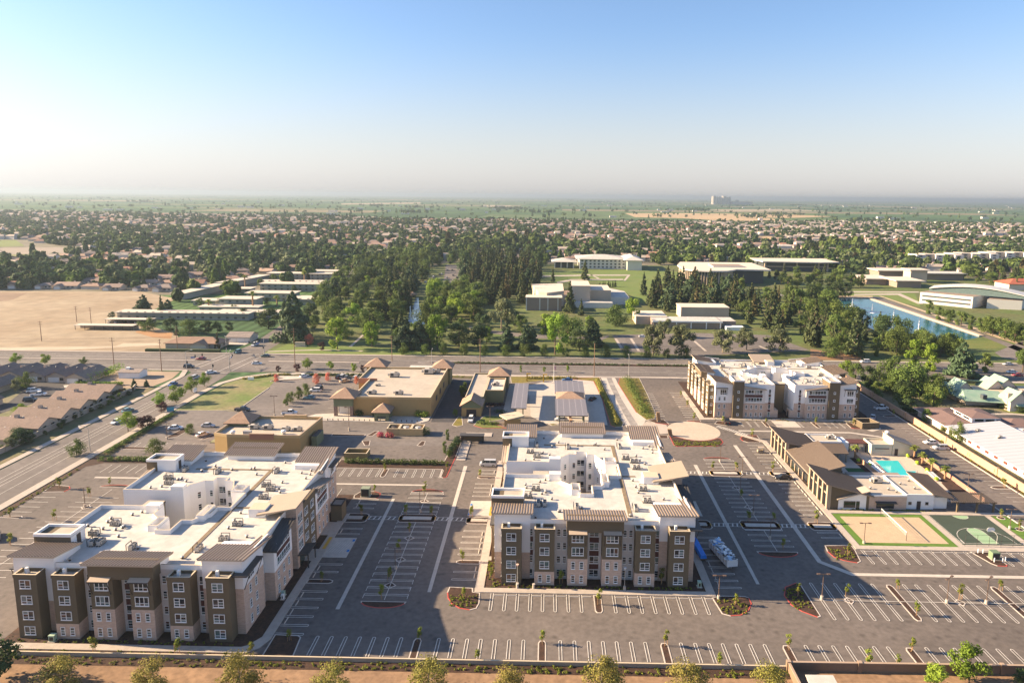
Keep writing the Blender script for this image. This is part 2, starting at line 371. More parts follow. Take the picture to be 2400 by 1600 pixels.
# ---------------------------------------------------------------- ground, far fields
def ground_material():
    m = bpy.data.materials.new('farmland'); m.use_nodes = True
    N = m.node_tree.nodes; L = m.node_tree.links; b = N['Principled BSDF']; b.inputs['Roughness'].default_value = 0.95; b.inputs['Specular IOR Level'].default_value = 0.05
    tc = N.new('ShaderNodeTexCoord')
    mp = N.new('ShaderNodeMapping'); L.new(tc.outputs['Object'], mp.inputs[0]); mp.inputs['Rotation'].default_value = (0, 0, 0.02)
    br = N.new('ShaderNodeTexBrick'); br.inputs['Scale'].default_value = 1; br.inputs['Brick Width'].default_value = 820; br.inputs['Row Height'].default_value = 410
    br.inputs['Mortar Size'].default_value = 5; br.offset = 0.37
    br.inputs['Color1'].default_value = (0, 0, 0, 1); br.inputs['Color2'].default_value = (1, 1, 1, 1); br.inputs['Mortar'].default_value = (0.45, 0.45, 0.45, 1)
    L.new(mp.outputs[0], br.inputs['Vector'])
    cr = N.new('ShaderNodeValToRGB'); cr.color_ramp.interpolation = 'CONSTANT'; e = cr.color_ramp.elements
    cols = [(0.085, 0.15, 0.06), (0.1, 0.17, 0.065), (0.075, 0.13, 0.06), (0.12, 0.18, 0.07), (0.07, 0.12, 0.055), (0.28, 0.24, 0.15), (0.09, 0.155, 0.06), (0.13, 0.18, 0.085), (0.075, 0.14, 0.06), (0.18, 0.19, 0.1)]
    while len(e) < len(cols): e.new(0.5)
    for i, c in enumerate(cols): e[i].position = i/len(cols); e[i].color = (*c, 1)
    L.new(br.outputs[0], cr.inputs[0])
    no = N.new('ShaderNodeTexNoise'); no.inputs['Scale'].default_value = 0.012; no.inputs['Detail'].default_value = 8; no.inputs['Roughness'].default_value = 0.7; L.new(tc.outputs['Object'], no.inputs['Vector'])
    mr = N.new('ShaderNodeMapRange'); mr.inputs[1].default_value = 0.3; mr.inputs[2].default_value = 0.7; mr.inputs[3].default_value = 0.55; mr.inputs[4].default_value = 1.25; L.new(no.outputs[0], mr.inputs[0])
    mm = N.new('ShaderNodeMix'); mm.data_type = 'RGBA'; mm.blend_type = 'MULTIPLY'; mm.inputs[0].default_value = 1; L.new(cr.outputs[0], mm.inputs[6]); L.new(mr.outputs[0], mm.inputs[7])
    wv = N.new('ShaderNodeTexWave'); wv.inputs['Scale'].default_value = 0.045; wv.bands_direction = 'X'; L.new(tc.outputs['Object'], wv.inputs['Vector'])   # orchard rows
    mw = N.new('ShaderNodeMapRange'); mw.inputs[3].default_value = 0.75; mw.inputs[4].default_value = 1.15; L.new(wv.outputs[1], mw.inputs[0])
    m2 = N.new('ShaderNodeMix'); m2.data_type = 'RGBA'; m2.blend_type = 'MULTIPLY'; m2.inputs[0].default_value = 1; L.new(mm.outputs[2], m2.inputs[6]); L.new(mw.outputs[0], m2.inputs[7])
    L.new(m2.outputs[2], b.inputs['Base Color']); return m
farmland = ground_material()
gb = MB()
xs = [-26000, -18000, -10000, -5000, -2500, -1200, -600, -300, -150, 0, 150, 300, 600, 1200, 2500, 5000, 10000, 18000, 26000]
ys = [-600, -100, 50, 100, 150, 220, 300, 400, 600, 900, 1500, 2500, 5000, 10000, 18000, 26000]
for i in range(len(xs)-1):
    for j in range(len(ys)-1):
        gb.sheet(rect(xs[i], ys[j], xs[i+1], ys[j+1]), 0, farmland)
struct(gb, 'ground')

suburb_m = mat('suburb_soil', (0.13, 0.125, 0.07), 0.95, 0.5, 0.02, col2=(0.2, 0.17, 0.13), scale2=0.06)
ground_sheet('suburb_ground', [(-1700, 440), (-275, 525), (-150, 600), (500, 560), (1250, 800), (1900, 2400), (900, 2500), (450, 2250), (-700, 2300), (-1200, 2600), (-2300, 2800)], 0.03, suburb_m)
campus_m = mat('campus_lawn', (0.085, 0.14, 0.03), 0.95, 0.5, 0.03, col2=(0.13, 0.12, 0.05), scale2=0.3)
ground_sheet('campus_lawn', [(-150, 331), (330, 331), (460, 560), (430, 800), (-120, 800), (-170, 600), (-165, 470), (-143, 360)], 0.05, campus_m)
ground_sheet('amphitheatre_lawn', [(-7.1, 716.2), (8.8, 621.6), (47.8, 641.3), (67.3, 569.5), (72.2, 514.7), (86.7, 501.9), (104.6, 510.2), (148.7, 732.2), (91.7, 755.4)], 0.07, mat('lawn_bright', (0.11, 0.175, 0.035), 0.95, 0.3, 0.04, col2=(0.15, 0.18, 0.05)))
ground_sheet('lake_lawn', [(221.9, 600.8), (286.6, 601.7), (317.1, 581.7), (283.3, 510.0), (272.3, 553.1), (231.3, 566.1)], 0.07, MATS['lawn_bright'])
ground_sheet('roundabout_lawn', [(240.6, 387.8), (263.6, 387.2), (263.7, 377.6), (250.7, 367.6), (229.1, 364.6)], 0.07, grass_m)
ground_sheet('campus_front_lawn', [(-143, 331.2), (-60, 331.2), (-60, 345), (-120, 352), (-138, 362)], 0.07, MATS['lawn_bright'])
for q in ([(-6.7, 683.3), (44.3, 697.3), (84.5, 701.3), (82.6, 690.8), (43.7, 687.0), (-6.6, 672.1)],
          [(84.5, 701.3), (86.5, 698.9), (75.4, 647.2), (73.3, 647.0)], [(44.3, 697.3), (46.1, 697.5), (52.3, 664.6), (50.0, 662.0)],
          [(8.9, 634.4), (23.4, 656.0), (75.1, 663.2), (74.0, 653.9), (25.9, 647.1), (10.1, 621.8)],
          [(-105.0, 350.3), (-103.4, 350.4), (-105.4, 386.8), (-106.7, 386.8)], [(-143, 336), (-120, 341), (-95, 340), (-95, 341.6), (-120, 342.8), (-143, 338)]):
    ground_sheet('path', q, 0.09, concrete)
ground_sheet('campus_road', [(-47.7, 410.6), (-37.0, 402.1), (-9.4, 388.7), (31.0, 383.0), (36.6, 389.5), (36.0, 383.3), (30.2, 373.1), (-10.8, 378.4), (-38.8, 393.2), (-46.9, 403.7)], 0.09, asphalt_old)
ground_sheet('campus_parking', [(38.7, 389.6), (89.5, 399.2), (131.7, 395.4), (141.5, 356.0), (76.6, 339.2), (39.4, 348.5)], 0.09, asphalt_old)
cl = MB()
for (xa, xb) in ((1000, 1060), (1110, 1165), (1560, 1600), (1990, 2050)):
    a, b = {1000: ((39.0, 379.5), (40.0, 350.2)), 1110: ((47.8, 380.8), (48.2, 349.0)), 1560: ((83.0, 376.3), (83.8, 351.0)), 1990: ((116.4, 365.2), (118.1, 353.0))}[xa]
    cl.sheet([(a[0], a[1]), (b[0], b[1]), (b[0]+1.4, b[1]), (a[0]+1.4, a[1])], 0.11, concrete)
for k in range(12):
    cl.sheet(rect(40.5+0.02*k, 352+k*3, 45, 352.16+k*3), 0.11, paint_white)
struct(cl, 'parking_markings')
ground_sheet('campus_parking', [(-117.5, 779.9), (-100.9, 781.8), (-78.0, 613.5), (-93.5, 602.0)], 0.09, asphalt_old)
ground_sheet('campus_parking', [(-102.6, 918.3), (-29.7, 927.7), (-23.5, 790.4), (-97.0, 835.6)], 0.09, asphalt_old)
ground_sheet('soil_patch', [(142.8, 359.6), (163.0, 344.0), (158.7, 334.4), (133.3, 334.5)], 0.08, soil)
# far tan fields and sports grounds
ground_sheet('dry_field', [(368.8, 3278.2), (670.2, 3397.7), (1174.3, 3402.9), (1284.4, 3065.4), (968.1, 2768.7), (876.8, 2775.7), (862.9, 2451.3), (614.9, 2353.6), (512.0, 2591.5), (341.1, 2674.8)], 0.06, mat('far_tan', (0.5, 0.36, 0.2), 0.95, 0.2, 0.004))
ground_sheet('dry_field', [(1026.8, 4448.4), (1722.2, 4997.5), (1784.3, 4374.6), (1032.2, 3962.4)], 0.06, mat('far_tan2', (0.4, 0.33, 0.22), 0.95, 0.2, 0.004))
ground_sheet('dry_field', [(-1672.7, 5506.9), (-1273.4, 6846.1), (-1090.8, 5796.6), (-1499.6, 4936.1)], 0.06, MATS['far_tan2'])
ground_sheet('dry_field', [(-518.7, 5500.3), (-287.6, 5340.7), (-261.9, 4680.2), (-447.1, 4687.1)], 0.06, MATS['far_tan2'])
ground_sheet('sports_field', [(-904.7, 1088.4), (-868.8, 1094.4), (-766.5, 980.7), (-790.1, 949.2)], 0.06, mat('field_green', (0.16, 0.2, 0.05), 0.95, 0.2, 0.02))
ground_sheet('sports_field', [(-780.3, 937.2), (-699.6, 962.3), (-640.3, 930.9), (-624.0, 873.1), (-701.3, 841.2)], 0.06, mat('field_tan', (0.3, 0.25, 0.2), 0.95, 0.2, 0.02))
ground_sheet('sports_field', [(-698.2, 837.4), (-621.1, 869.0), (-621.3, 830.6), (-609.3, 783.9), (-678.4, 813.4)], 0.06, mat('field_olive', (0.2, 0.2, 0.07), 0.95, 0.2, 0.02))
ground_sheet('sports_field', [(-1015.0, 1639.4), (-859.7, 1720.6), (-797.8, 1589.0), (-944.2, 1540.6)], 0.06, MATS['field_olive'])
ground_sheet('dry_field', [(436.9, 1443.4), (470.6, 1434.0), (427.5, 1236.9), (394.6, 1224.1)], 0.06, MATS['far_tan'])
ground_sheet('dry_field', [(973.6, 1551.8), (1046.7, 1554.0), (957.9, 1420.9), (888.0, 1395.3)], 0.06, MATS['far_tan'])

# dry field on the left, with its worn patches
ground_sheet('dry_field', [(-560, 331), (-200, 331), (-197, 352), (-212, 378), (-262, 415), (-282, 505), (-330, 540), (-436, 535), (-620, 500)], 0.05, dry_field)
ground_sheet('soil_patch', [(-239.7, 386.0), (-215.7, 379.8), (-208.0, 364.3), (-220.3, 367.4), (-238.1, 380.5)], 0.07, mat('orange_soil', (0.4, 0.22, 0.1), 0.95, 0.3, 0.1))
ground_sheet('dirt_road', [(-283.4, 338.8), (-226.5, 344.9), (-227.0, 352.0), (-208.1, 353.1), (-204.3, 348.0), (-218.0, 343.7), (-243.0, 335.5), (-278.2, 332.4)], 0.07, mat('pale_dirt', (0.5, 0.41, 0.3), 0.95, 0.2, 0.1))
ground_sheet('dry_field', [(-441.3, 525.2), (-412.1, 525.2), (-397.7, 492.2), (-399.9, 474.9)], 0.06, mat('brown_dirt', (0.26, 0.18, 0.12), 0.95, 0.3, 0.06))

# arterial street, side street and its northern leg
ground_sheet('street', [(-620, 299.5), (-165, 299.5), (-160, 294.5), (-143, 296), (-120, 297.6), (330, 298.5), (330, 331), (-143, 331), (-160, 331), (-620, 331)], 0.06, asphalt_old)
ground_sheet('street', [(-158.6, 30), (-141.2, 30), (-141.2, 268), (-142, 288), (-143, 296), (-160, 294.5), (-158.4, 268)], 0.07, asphalt_old)
ground_sheet('street', [(-160.3, 330.5), (-143.5, 330.5), (-145, 368), (-150, 420), (-165, 420), (-158, 352)], 0.07, asphalt_old)
mk = MB()
for x in (-146.0, -149.9, -153.6): mk.sheet(rect(x, 120, x+0.14, 262), 0.09, paint_white)
mk.sheet(rect(-151.6, 120, -151.45, 262), 0.09, paint_white)
for x0, x1 in ((-620, -166), (-136, 330)):
    mk.sheet(rect(x0, 321.6, x1, 321.8), 0.085, paint_white); mk.sheet(rect(x0, 305.5, x1, 305.7), 0.085, paint_white)
    n = int((x1-x0)/12)
    for k in range(n):
        for y in (325.4, 302.2, 309): mk.sheet(rect(x0+k*12, y, x0+k*12+3.5, y+0.16), 0.085, paint_white)
for (a, b) in (((-165.5, 302.5), (-161, 329)), ((-161.5, 300), (-158, 329)), ((-149, 297.5), (-145.4, 329)), ((-143.5, 298), (-141.4, 329)), ((-159, 297.2), (-143.5, 297.2)), ((-159, 294.2), (-143.5, 294.2)), ((-158.5, 330.6), (-144.5, 330.6))):
    dx, dy = b[0]-a[0], b[1]-a[1]; l = math.hypot(dx, dy); nx, ny = -dy/l*0.16, dx/l*0.16
    mk.face([(a[0]-nx, a[1]-ny, 0.09), (b[0]-nx, b[1]-ny, 0.09), (b[0]+nx, b[1]+ny, 0.09), (a[0]+nx, a[1]+ny, 0.09)], paint_white)
struct(mk, 'street_markings')
def strip(name, pts, wdt, z, m, h=None):
    """ribbon of constant width along a polyline; raised by h if given"""
    mb = MB()
    P_ = [Vector(p) for p in pts]
    L_, R_ = [], []
    for i, p in enumerate(P_):
        d = (P_[min(i+1, len(P_)-1)]-P_[max(i-1, 0)]).normalized(); n_ = Vector((-d.y, d.x))
        L_.append(p+n_*wdt/2); R_.append(p-n_*wdt/2)
    for i in range(len(P_)-1):
        q = [R_[i], R_[i+1], L_[i+1], L_[i]]
        if h: mb.hexa([(*a, 0.02) for a in q]+[(*a, h) for a in q], m, skip=('b',))
        else: mb.face([(*a, z) for a in q], m)
    return struct(mb, name)
strip('median', [(-620, 316.6), (-170, 316.6)], 1.0, 0, concrete, 0.2)
strip('median', [(-134, 316.6), (-90, 316.4)], 1.4, 0, concrete, 0.2)
ground_sheet('median', [(-45, 315.3), (120, 315.3), (120, 320.6), (-45, 320.6), (-60, 318)], 0.16, mulch)
strip('kerb', [(-62, 317.9), (-45, 315.1), (120, 315.1)], 0.35, 0, kerb_white, 0.2); strip('kerb', [(-62, 318.1), (-45, 320.8), (120, 320.8)], 0.35, 0, kerb_white, 0.2)
strip('pavement', [(-139.6, 60), (-139.6, 240), (-139.9, 265), (-138.6, 278), (-134, 287), (-125, 293.5), (-110, 296), (330, 296.8)], 2.6, 0, concrete, 0.17)
strip('pavement', [(-620, 332.2), (-160, 332.2)], 1.6, 0, concrete, 0.17)
strip('pavement', [(-143, 332), (330, 332.4)], 1.8, 0, concrete, 0.17)
strip('pavement', [(-160.2, 60), (-160.2, 262), (-161, 288), (-164.5, 297.6)], 2.2, 0, concrete, 0.17)
strip('pavement', [(-164, 298.4), (-620, 298.4)], 1.6, 0, concrete, 0.17)
ground_sheet('verge', [(-168, 60), (-161.4, 60), (-161.4, 262), (-163, 272), (-168, 264)], 0.06, mat('verge_green', (0.08, 0.11, 0.035), 0.95, 0.5, 0.15, col2=(0.2, 0.15, 0.09)))
ground_sheet('soil_patch', [(-196, 296), (-166, 296), (-163, 284), (-165, 268), (-192, 270), (-193, 284)], 0.06, mat('pale_soil', (0.37, 0.28, 0.2), 0.95, 0.3, 0.1))
ground_sheet('townhouse_ground', [(-420, 60), (-168.5, 60), (-168.5, 268), (-193, 270), (-193, 297), (-420, 297)], 0.04, mat('yard', (0.12, 0.13, 0.05), 0.95, 0.5, 0.08, col2=(0.24, 0.2, 0.14), scale2=0.5))
ground_sheet('cul_de_sac', [(-222, 277), (-206, 277.5), (-198, 273.5), (-194.5, 266), (-195, 250), (-199, 235), (-206, 225), (-211, 228), (-206, 247), (-212, 262), (-224, 270)], 0.07, asphalt_dark)
for q in ([(-199, 268), (-194, 273), (-196.5, 275), (-202, 271.5)], [(-210, 276), (-206.5, 276), (-206.5, 279), (-210, 279)]): ground_sheet('driveway', q, 0.09, concrete_pale)

# foreground dirt beyond the property wall
ground_sheet('dirt_strip', [(-400, -90), (400, -90), (400, 104.9), (-400, 104.2)], 0.04, mat('dirt', (0.34, 0.215, 0.125), 0.95, 0.4, 0.1, col2=(0.2, 0.125, 0.075), scale2=0.9))
ground_sheet('dirt_strip', [(42.6, 104.0), (150, 104.0), (150, 106.9), (42.6, 106.3)], 0.06, MATS['dirt'])
ground_sheet('shrub_bank', [(-137, 104.2), (42.6, 104.2), (42.6, 106.3), (-137, 106.3)], 0.07, mulch)

# ---------------------------------------------------------------- the site: asphalt, walks, beds
ground_sheet('parking_lot', [(-137.6, 106.6), (131.7, 106.6), (131.7, 296), (-115, 295), (-137, 240)], 0.09, asphalt)
ground_sheet('parking_lot', [(-137.4, 204), (-58, 204), (-58, 208), (-33, 209), (-33, 291), (-96, 291), (-120, 291), (-115.5, 272), (-115.3, 243), (-137.4, 239)], 0.105, asphalt_old)
ground_sheet('parking_lot', [(-41, 232), (-31, 232), (-31, 283), (-41, 290)], 0.12, asphalt_dark)
ground_sheet('vacant_lawn', [(-138, 241), (-136.4, 278), (-132.5, 286), (-124.5, 291.8), (-120, 293), (-117.5, 283), (-115.6, 272), (-115.4, 245), (-116, 241)], 0.12, grass_dry)
strip('kerb', [(-115.5, 272), (-115.3, 243), (-120, 241), (-137.6, 240.4)], 0.3, 0, kerb_white, 0.24)
ground_sheet('plaza', [(-124, 292.6), (-113, 294), (-101, 294), (-101, 290), (-112, 284), (-119, 281), (-115, 287)], 0.13, concrete_pale)
def walk(x0, y0, x1, y1, m=concrete): return struct(MB().box(x0, y0, 0.02, x1, y1, 0.24, m), 'pavement')
# left apartment block
struct(MB().prism([(-140, 107.9), (-52.6, 107.9), (-50.6, 109.3), (-49.6, 112), (-49.6, 161), (-51.4, 161), (-51.4, 112.4), (-53, 110), (-54, 109.5), (-140, 109.5)], 0.02, 0.24, concrete), 'pavement')
ground_sheet('planting_bed', rect(-97.8, 109.5, -51.4, 172), 0.13, mulch)
ground_sheet('planting_bed', rect(-137, 106.6, -49.5, 107.9), 0.13, mulch)
walk(-54.2, 138.6, -51.4, 143.5); walk(-54.5, 150, -51.4, 156.5)
bed([(-49.4, 107.2), (-43.8, 107.4), (-44.3, 112.6), (-45, 113.1), (-49.4, 113.3)])
struct(MB().prism([(-50.2, 140.2), (-44.2, 140.2), (-44.2, 149), (-50.2, 149)], 0.02, 0.125, concrete_pale), 'accessible_bay')
mk = MB()
def hair_y(mb, x, y0, y1, gap=0.52, w_=0.14, z=0.145, cap='lo', m=None):
    """hairpin stall line running along y; cap: which end is rounded"""
    m = m or paint_white; h = gap/2
    for s in (-1, 1): mb.sheet(rect(x+s*h-w_/2, y0, x+s*h+w_/2, y1), z, m)
    for e, y in (('lo', y0), ('hi', y1)):
        if e in cap or cap == 'both':
            sg = -1 if e == 'lo' else 1; ro, ri = h+w_/2, h-w_/2; n = 6
            for k in range(n):
                a0, a1 = math.pi*k/n, math.pi*(k+1)/n
                mb.face([(x+ri*math.cos(a0), y+sg*ri*math.sin(a0), z), (x+ro*math.cos(a0), y+sg*ro*math.sin(a0), z), (x+ro*math.cos(a1), y+sg*ro*math.sin(a1), z), (x+ri*math.cos(a1), y+sg*ri*math.sin(a1), z)][::sg], m)
def hair_x(mb, y, x0, x1, gap=0.52, w_=0.14, z=0.145, cap='hi', m=None):
    m = m or paint_white; h = gap/2
    for s in (-1, 1): mb.sheet(rect(x0, y+s*h-w_/2, x1, y+s*h+w_/2), z, m)
    for e, x in (('lo', x0), ('hi', x1)):
        if e in cap or cap == 'both': mb.sheet(rect(x-w_/2, y-h, x+w_/2, y+h), z, m)
STOPS = []
# bottom row along the property wall
for x in (-41.3, -38.7, -36.1, -33.5, -30.9, -28.4, -25.9, -19, -16.4, -13.8, -11.3, -8.7, -6.1, -3.5, 3.2, 5.8, 8.4, 11, 13.5, 16.1, 18.7, 25.2, 27.8, 30.3, 32.8, 35.3, 37.8, 40.4, 47.8, 50.3, 52.8, 55.3, 57.7, 60.2, 62.7, 69.6, 72.2, 74.7, 77.3, 79.9, 82.4, 85, 91.4, 94, 96.5):
    hair_y(mk, x, 107.7, 112.75, cap='hi')
for x in (-22.8, -0.1, 22.1, 44.2, 66.4, 88.2): bed([(x-.75, 107.3), (x+.75, 107.3), (x+.75, 112.2), (x+.45, 112.9), (x-.45, 112.9), (x-.75, 112.2)])
# row in front of the middle block
for x in (-10.4, -7.7, -5.2, -2.6, -.1, 2.4, 5, 7.6, 14.3, 16.9, 19.5, 22.1, 24.7, 27.3, 29.9, 32.5):
    hair_y(mk, x, 121.9, 127.5, cap='lo'); STOPS.append((x+1.3, 126.9, 0, 'front'))
bed([(10.2, 127.5), (10.2, 122.2), (10.6, 121.5), (11.4, 121.5), (11.8, 122.2), (11.8, 127.5)])
bed([(-19.5, 129.6), (-19.7, 127.5), (-19.3, 125.6), (-18.2, 123.6), (-16.5, 122.2), (-14.4, 121.7), (-13.1, 122.3), (-12.7, 124), (-12.9, 127.6), (-14.4, 127.9), (-14.6, 129.3)], red=lambda x, y: x < -14 and y < 127.5, name='planting_bed')
bed([(34.3, 127.4), (35, 122), (36.5, 121.3), (38.6, 121.6), (40.6, 123.2), (41.9, 125.6), (41.9, 127.6), (41.2, 128.1), (36.6, 128.1)], red=lambda x, y: x > 37.5 and y < 126.8)
# left block, row to its right
for y in (113.4, 116, 118.7, 121.5, 124.4, 127, 134.3, 137.3, 150.8, 153.4, 164.3, 166.8, 169.3): hair_x(mk, y, -49.5, -44.2, cap='hi')
for y in (117.4, 120.1, 123, 125.7, 133, 135.8, 152.1, 165.5, 168): STOPS.append((-48.9, y, 1, 'left'))
bed([(-49.6, 129.9), (-45, 129.9), (-44.2, 130.3), (-44.2, 131.1), (-45, 131.5), (-49.6, 131.5)])
bed([(-49.6, 156.6), (-45.2, 156.6), (-44.3, 157.2), (-44.3, 160.8), (-45.2, 161.4), (-49.6, 161.4)]); walk(-49.3, 158.2, -44.4, 159.9, concrete); walk(-45.6, 158.2, -44.35, 159.9, paint_yellow)
mk.sheet(rect(-50.75, 143.6, -50.0, 149), 0.26, paint_yellow); mk.sheet(rect(-44.9, 142.6, -44.35, 143.6), 0.15, paint_blue); mk.sheet(rect(-44.9, 147.3, -44.35, 148.3), 0.15, paint_blue)
for k in range(7): mk.face([(-49.5+k*.6, 142.2, 0.15), (-49.3+k*.6, 142.2, 0.15), (-48+k*.6, 147, 0.15), (-48.2+k*.6, 147, 0.15)], paint_white)
bed([(-51.4, 171.6), (-50.4, 174), (-46.5, 174.4), (-44.6, 173.4), (-44.2, 171.4), (-44.8, 169.9), (-51, 169.9)], red=lambda x, y: x > -45.6)
# gutter strips
gut = MB()
for q in (rect(-40.7, 121.2, -39.9, 170), [(-23.75, 127.5), (-23.0, 127.5), (-23.2, 192.8), (-24.3, 192.8)], rect(-58.9, 178.4, -32.8, 179.3), [(44.9, 132.5), (45.6, 132.5), (46.3, 196.4), (45.2, 196.4)],
          [(61.3, 141.6), (62.4, 142.2), (63, 213.5), (61.8, 213.5)], [(61.3, 141.6), (66.6, 136.4), (104, 136.4), (140, 136.4), (140, 137.5), (104, 137.5), (67.4, 137.5), (62.4, 142.2)],
          [(67.5, 227), (106, 226.6), (114.2, 223), (119, 219), (119, 220.2), (114.4, 224.2), (106.2, 227.8), (67.5, 228.1)]): gut.sheet(q, 0.135, concrete_pale)
struct(gut, 'gutter_strip')
# centre island of the left lot
for y in [126.3+2.6*k for k in range(12)] + [162.9+2.6*k for k in range(5)]: hair_x(mk, y, -36.4, -27.4, cap='both')
mk.sheet(rect(-31.95, 124.6, -31.8, 157), 0.15, paint_white); mk.sheet(rect(-31.95, 161.5, -31.8, 173.8), 0.15, paint_white)
for x in (-36.4, -27.4):
    for k in range(17): mk.sheet(rect(x-.06, 125+2.6*k, x+.06, 126+2.6*k), 0.15, paint_white)
def half_bed(x0, x1, y, d, **k): # flat on one side, bulging by d on the other
    n = 10; xm, rx = (x0+x1)/2, (x1-x0)/2
    arc = [(xm-rx*math.cos(math.pi*i/n), y-d*math.sin(math.pi*i/n)) for i in range(n+1)]
    return bed(arc, **k)
half_bed(-36.5, -27.3, 124.1, 2.3, red=lambda x, y: y < 123.7)
half_bed(-36.5, -27.5, 174.1, -2.2, red=lambda x, y: y > 174.6)
def cross_bed(x0, x1, y0, y1):
    bed([(x0, y0+.8), (x0+.6, y0), (x1-.6, y0), (x1, y0+.8), (x1, y1-.8), (x1-.6, y1), (x0+.6, y1), (x0, y1-.8)])
    ym = (y0+y1)/2
    walk(x0+.25, ym-.8, x1-.25, ym+.8, concrete_pale); walk(x0+.1, ym-.8, x0+1.1, ym+.8, paint_yellow); walk(x1-1.1, ym-.8, x1-.1, ym+.8, paint_yellow)
cross_bed(-36.6, -27.2, 157.0, 161.5)
for y in (129.7, 139.7, 149.4, 168.9):
    bed([(-33.2, y), (-31.9, y-1.3), (-30.6, y), (-31.9, y+1.3)], fill=mulch if y != 139.7 else mulch)
def crosswalk(x0, x1, y0, y1):
    mk.sheet(rect(x0, y0, x1, y0+.14), 0.15, paint_white); mk.sheet(rect(x0, y1-.14, x1, y1), 0.15, paint_white)
    n = max(1, int((x1-x0)/1.1))
    for k in range(n):
        x = x0+k*(x1-x0)/n; mk.face([(x, y0, .155), (x+.35, y0, .155), (x+.75, y1, .155), (x+.4, y1, .155)], paint_white)
crosswalk(-44.2, -36.8, 158.2, 160); crosswalk(-27.1, -19.8, 158.2, 160)
# middle block: left row and walks
for y in (132.3, 135.2, 142.4, 145, 147.7, 150.4, 153.2, 172.4, 175, 177.6, 180.3, 187.4, 190): hair_x(mk, y, -19.4, -14.2, cap='lo')
for y in (133.7, 136.5, 143.7, 146.3, 149, 151.8, 173.7, 176.3, 179, 188.7): STOPS.append((-14.8, y, 1, 'middle'))
for y in (139.2, 184.7, 194.6): bed([(-14.1, y-.8), (-14.1, y+.8), (-18.6, y+.8), (-19.4, y+.35), (-19.4, y-.35), (-18.6, y-.8)])
bed([(-13.8, 156.8), (-13.8, 160.4), (-18.8, 160.4), (-19.6, 159.8), (-19.6, 157.4), (-18.8, 156.8)]); walk(-19.3, 157.9, -14, 159.5); walk(-19.4, 157.9, -18.3, 159.5, paint_yellow)
struct(MB().box(-19.5, 161, 0.02, -14.1, 169.6, 0.125, concrete_pale), 'accessible_bay'); mk.sheet(rect(-19.4, 161.4, -18.9, 162.4), 0.15, paint_blue); mk.sheet(rect(-19.4, 166.8, -18.9, 167.8), 0.15, paint_blue); mk.sheet(rect(-14.05, 161.2, -13.4, 166), 0.26, paint_yellow)
struct(MB().prism([(-14.1, 127.7), (35.3, 127.7), (35.3, 160), (33.6, 160), (33.6, 129.3), (-12.3, 129.3), (-12.3, 140), (-11.2, 140), (-11.2, 141.6), (-12.3, 141.6), (-12.3, 197), (-14.1, 197)], 0.02, 0.24, concrete), 'pavement')
ground_sheet('planting_bed', [(-12.3, 129.3), (33.6, 129.3), (33.6, 191), (-12.3, 191)], 0.13, mulch)
# right lot
for k in range(9): hair_x(mk, 131+2.62*k, 36.3, 41.3, cap='hi')
for k in range(4): STOPS.append((36.8, 132.3+2.62*k, 1, 'right'))
struct(MB().box(36, 163, 0.02, 40.5, 171.5, 0.125, concrete_pale), 'accessible_bay')
cross_bed(35.4, 41.6, 156.2, 160.9)
for y in [148.4+2.6*k for k in range(4)] + [163.1+2.6*k for k in range(10)] + [194.9, 197.5, 200]: hair_x(mk, y, 49.3, 58.4, cap='both')
mk.sheet(rect(53.75, 146.2, 53.9, 156), 0.15, paint_white); mk.sheet(rect(53.75, 161, 53.9, 188.5), 0.15, paint_white); mk.sheet(rect(53.75, 193, 53.9, 201), 0.15, paint_white)
half_bed(49.0, 58.5, 146, 2.5, red=lambda x, y: y < 145.6); half_bed(49.2, 57.8, 201, -1.8, red=lambda x, y: y > 201.4)
cross_bed(48.9, 58.6, 156.1, 161); cross_bed(48.7, 57.9, 188.4, 192.6)
for y in (168.5, 180.4): bed([(52.5, y), (53.8, y-1.3), (55.1, y), (53.8, y+1.3)])
crosswalk(42, 48.8, 157.6, 159.4); crosswalk(58.8, 65.6, 157.6, 159.4); crosswalk(40.5, 48.6, 189.6, 191.4); crosswalk(58, 66.8, 189.6, 191.4)
# row along the clubhouse
for y in (152.8, 155.3, 164.5, 167.2, 169.8, 172.4, 175.1, 177.7, 180.4, 183, 185.6, 195, 197.7, 200.3, 203, 205.6, 208.2, 210.8, 213.4): hair_x(mk, y, 66.6, 71.8, cap='lo')
for y in (154, 165.8, 168.5, 171.1, 173.7, 176.4, 179, 181.7, 184.3, 196.4, 199, 201.6, 206.9): STOPS.append((71.7, y, 1, 'clubhouse'))
cross_bed(65.8, 72.4, 156.4, 160.8); cross_bed(66.4, 72.4, 188.6, 192.8)
bed([(65.8, 219.6), (66.2, 217.4), (67.4, 216.2), (71.3, 216.2), (72.4, 217.6), (72.6, 223), (69, 223), (66.9, 221.6)], red=lambda x, y: x < 66.8 or y > 222)
struct(MB().prism([(72.5, 147.6), (131, 147.6), (131, 149.3), (74.1, 149.3), (74.1, 217.6), (66.4, 225.2), (65.2, 224.2), (72.5, 216.6)], 0.02, 0.24, concrete), 'pavement')
ground_sheet('planting_bed', rect(74.1, 168, 77, 214), 0.13, mulch)
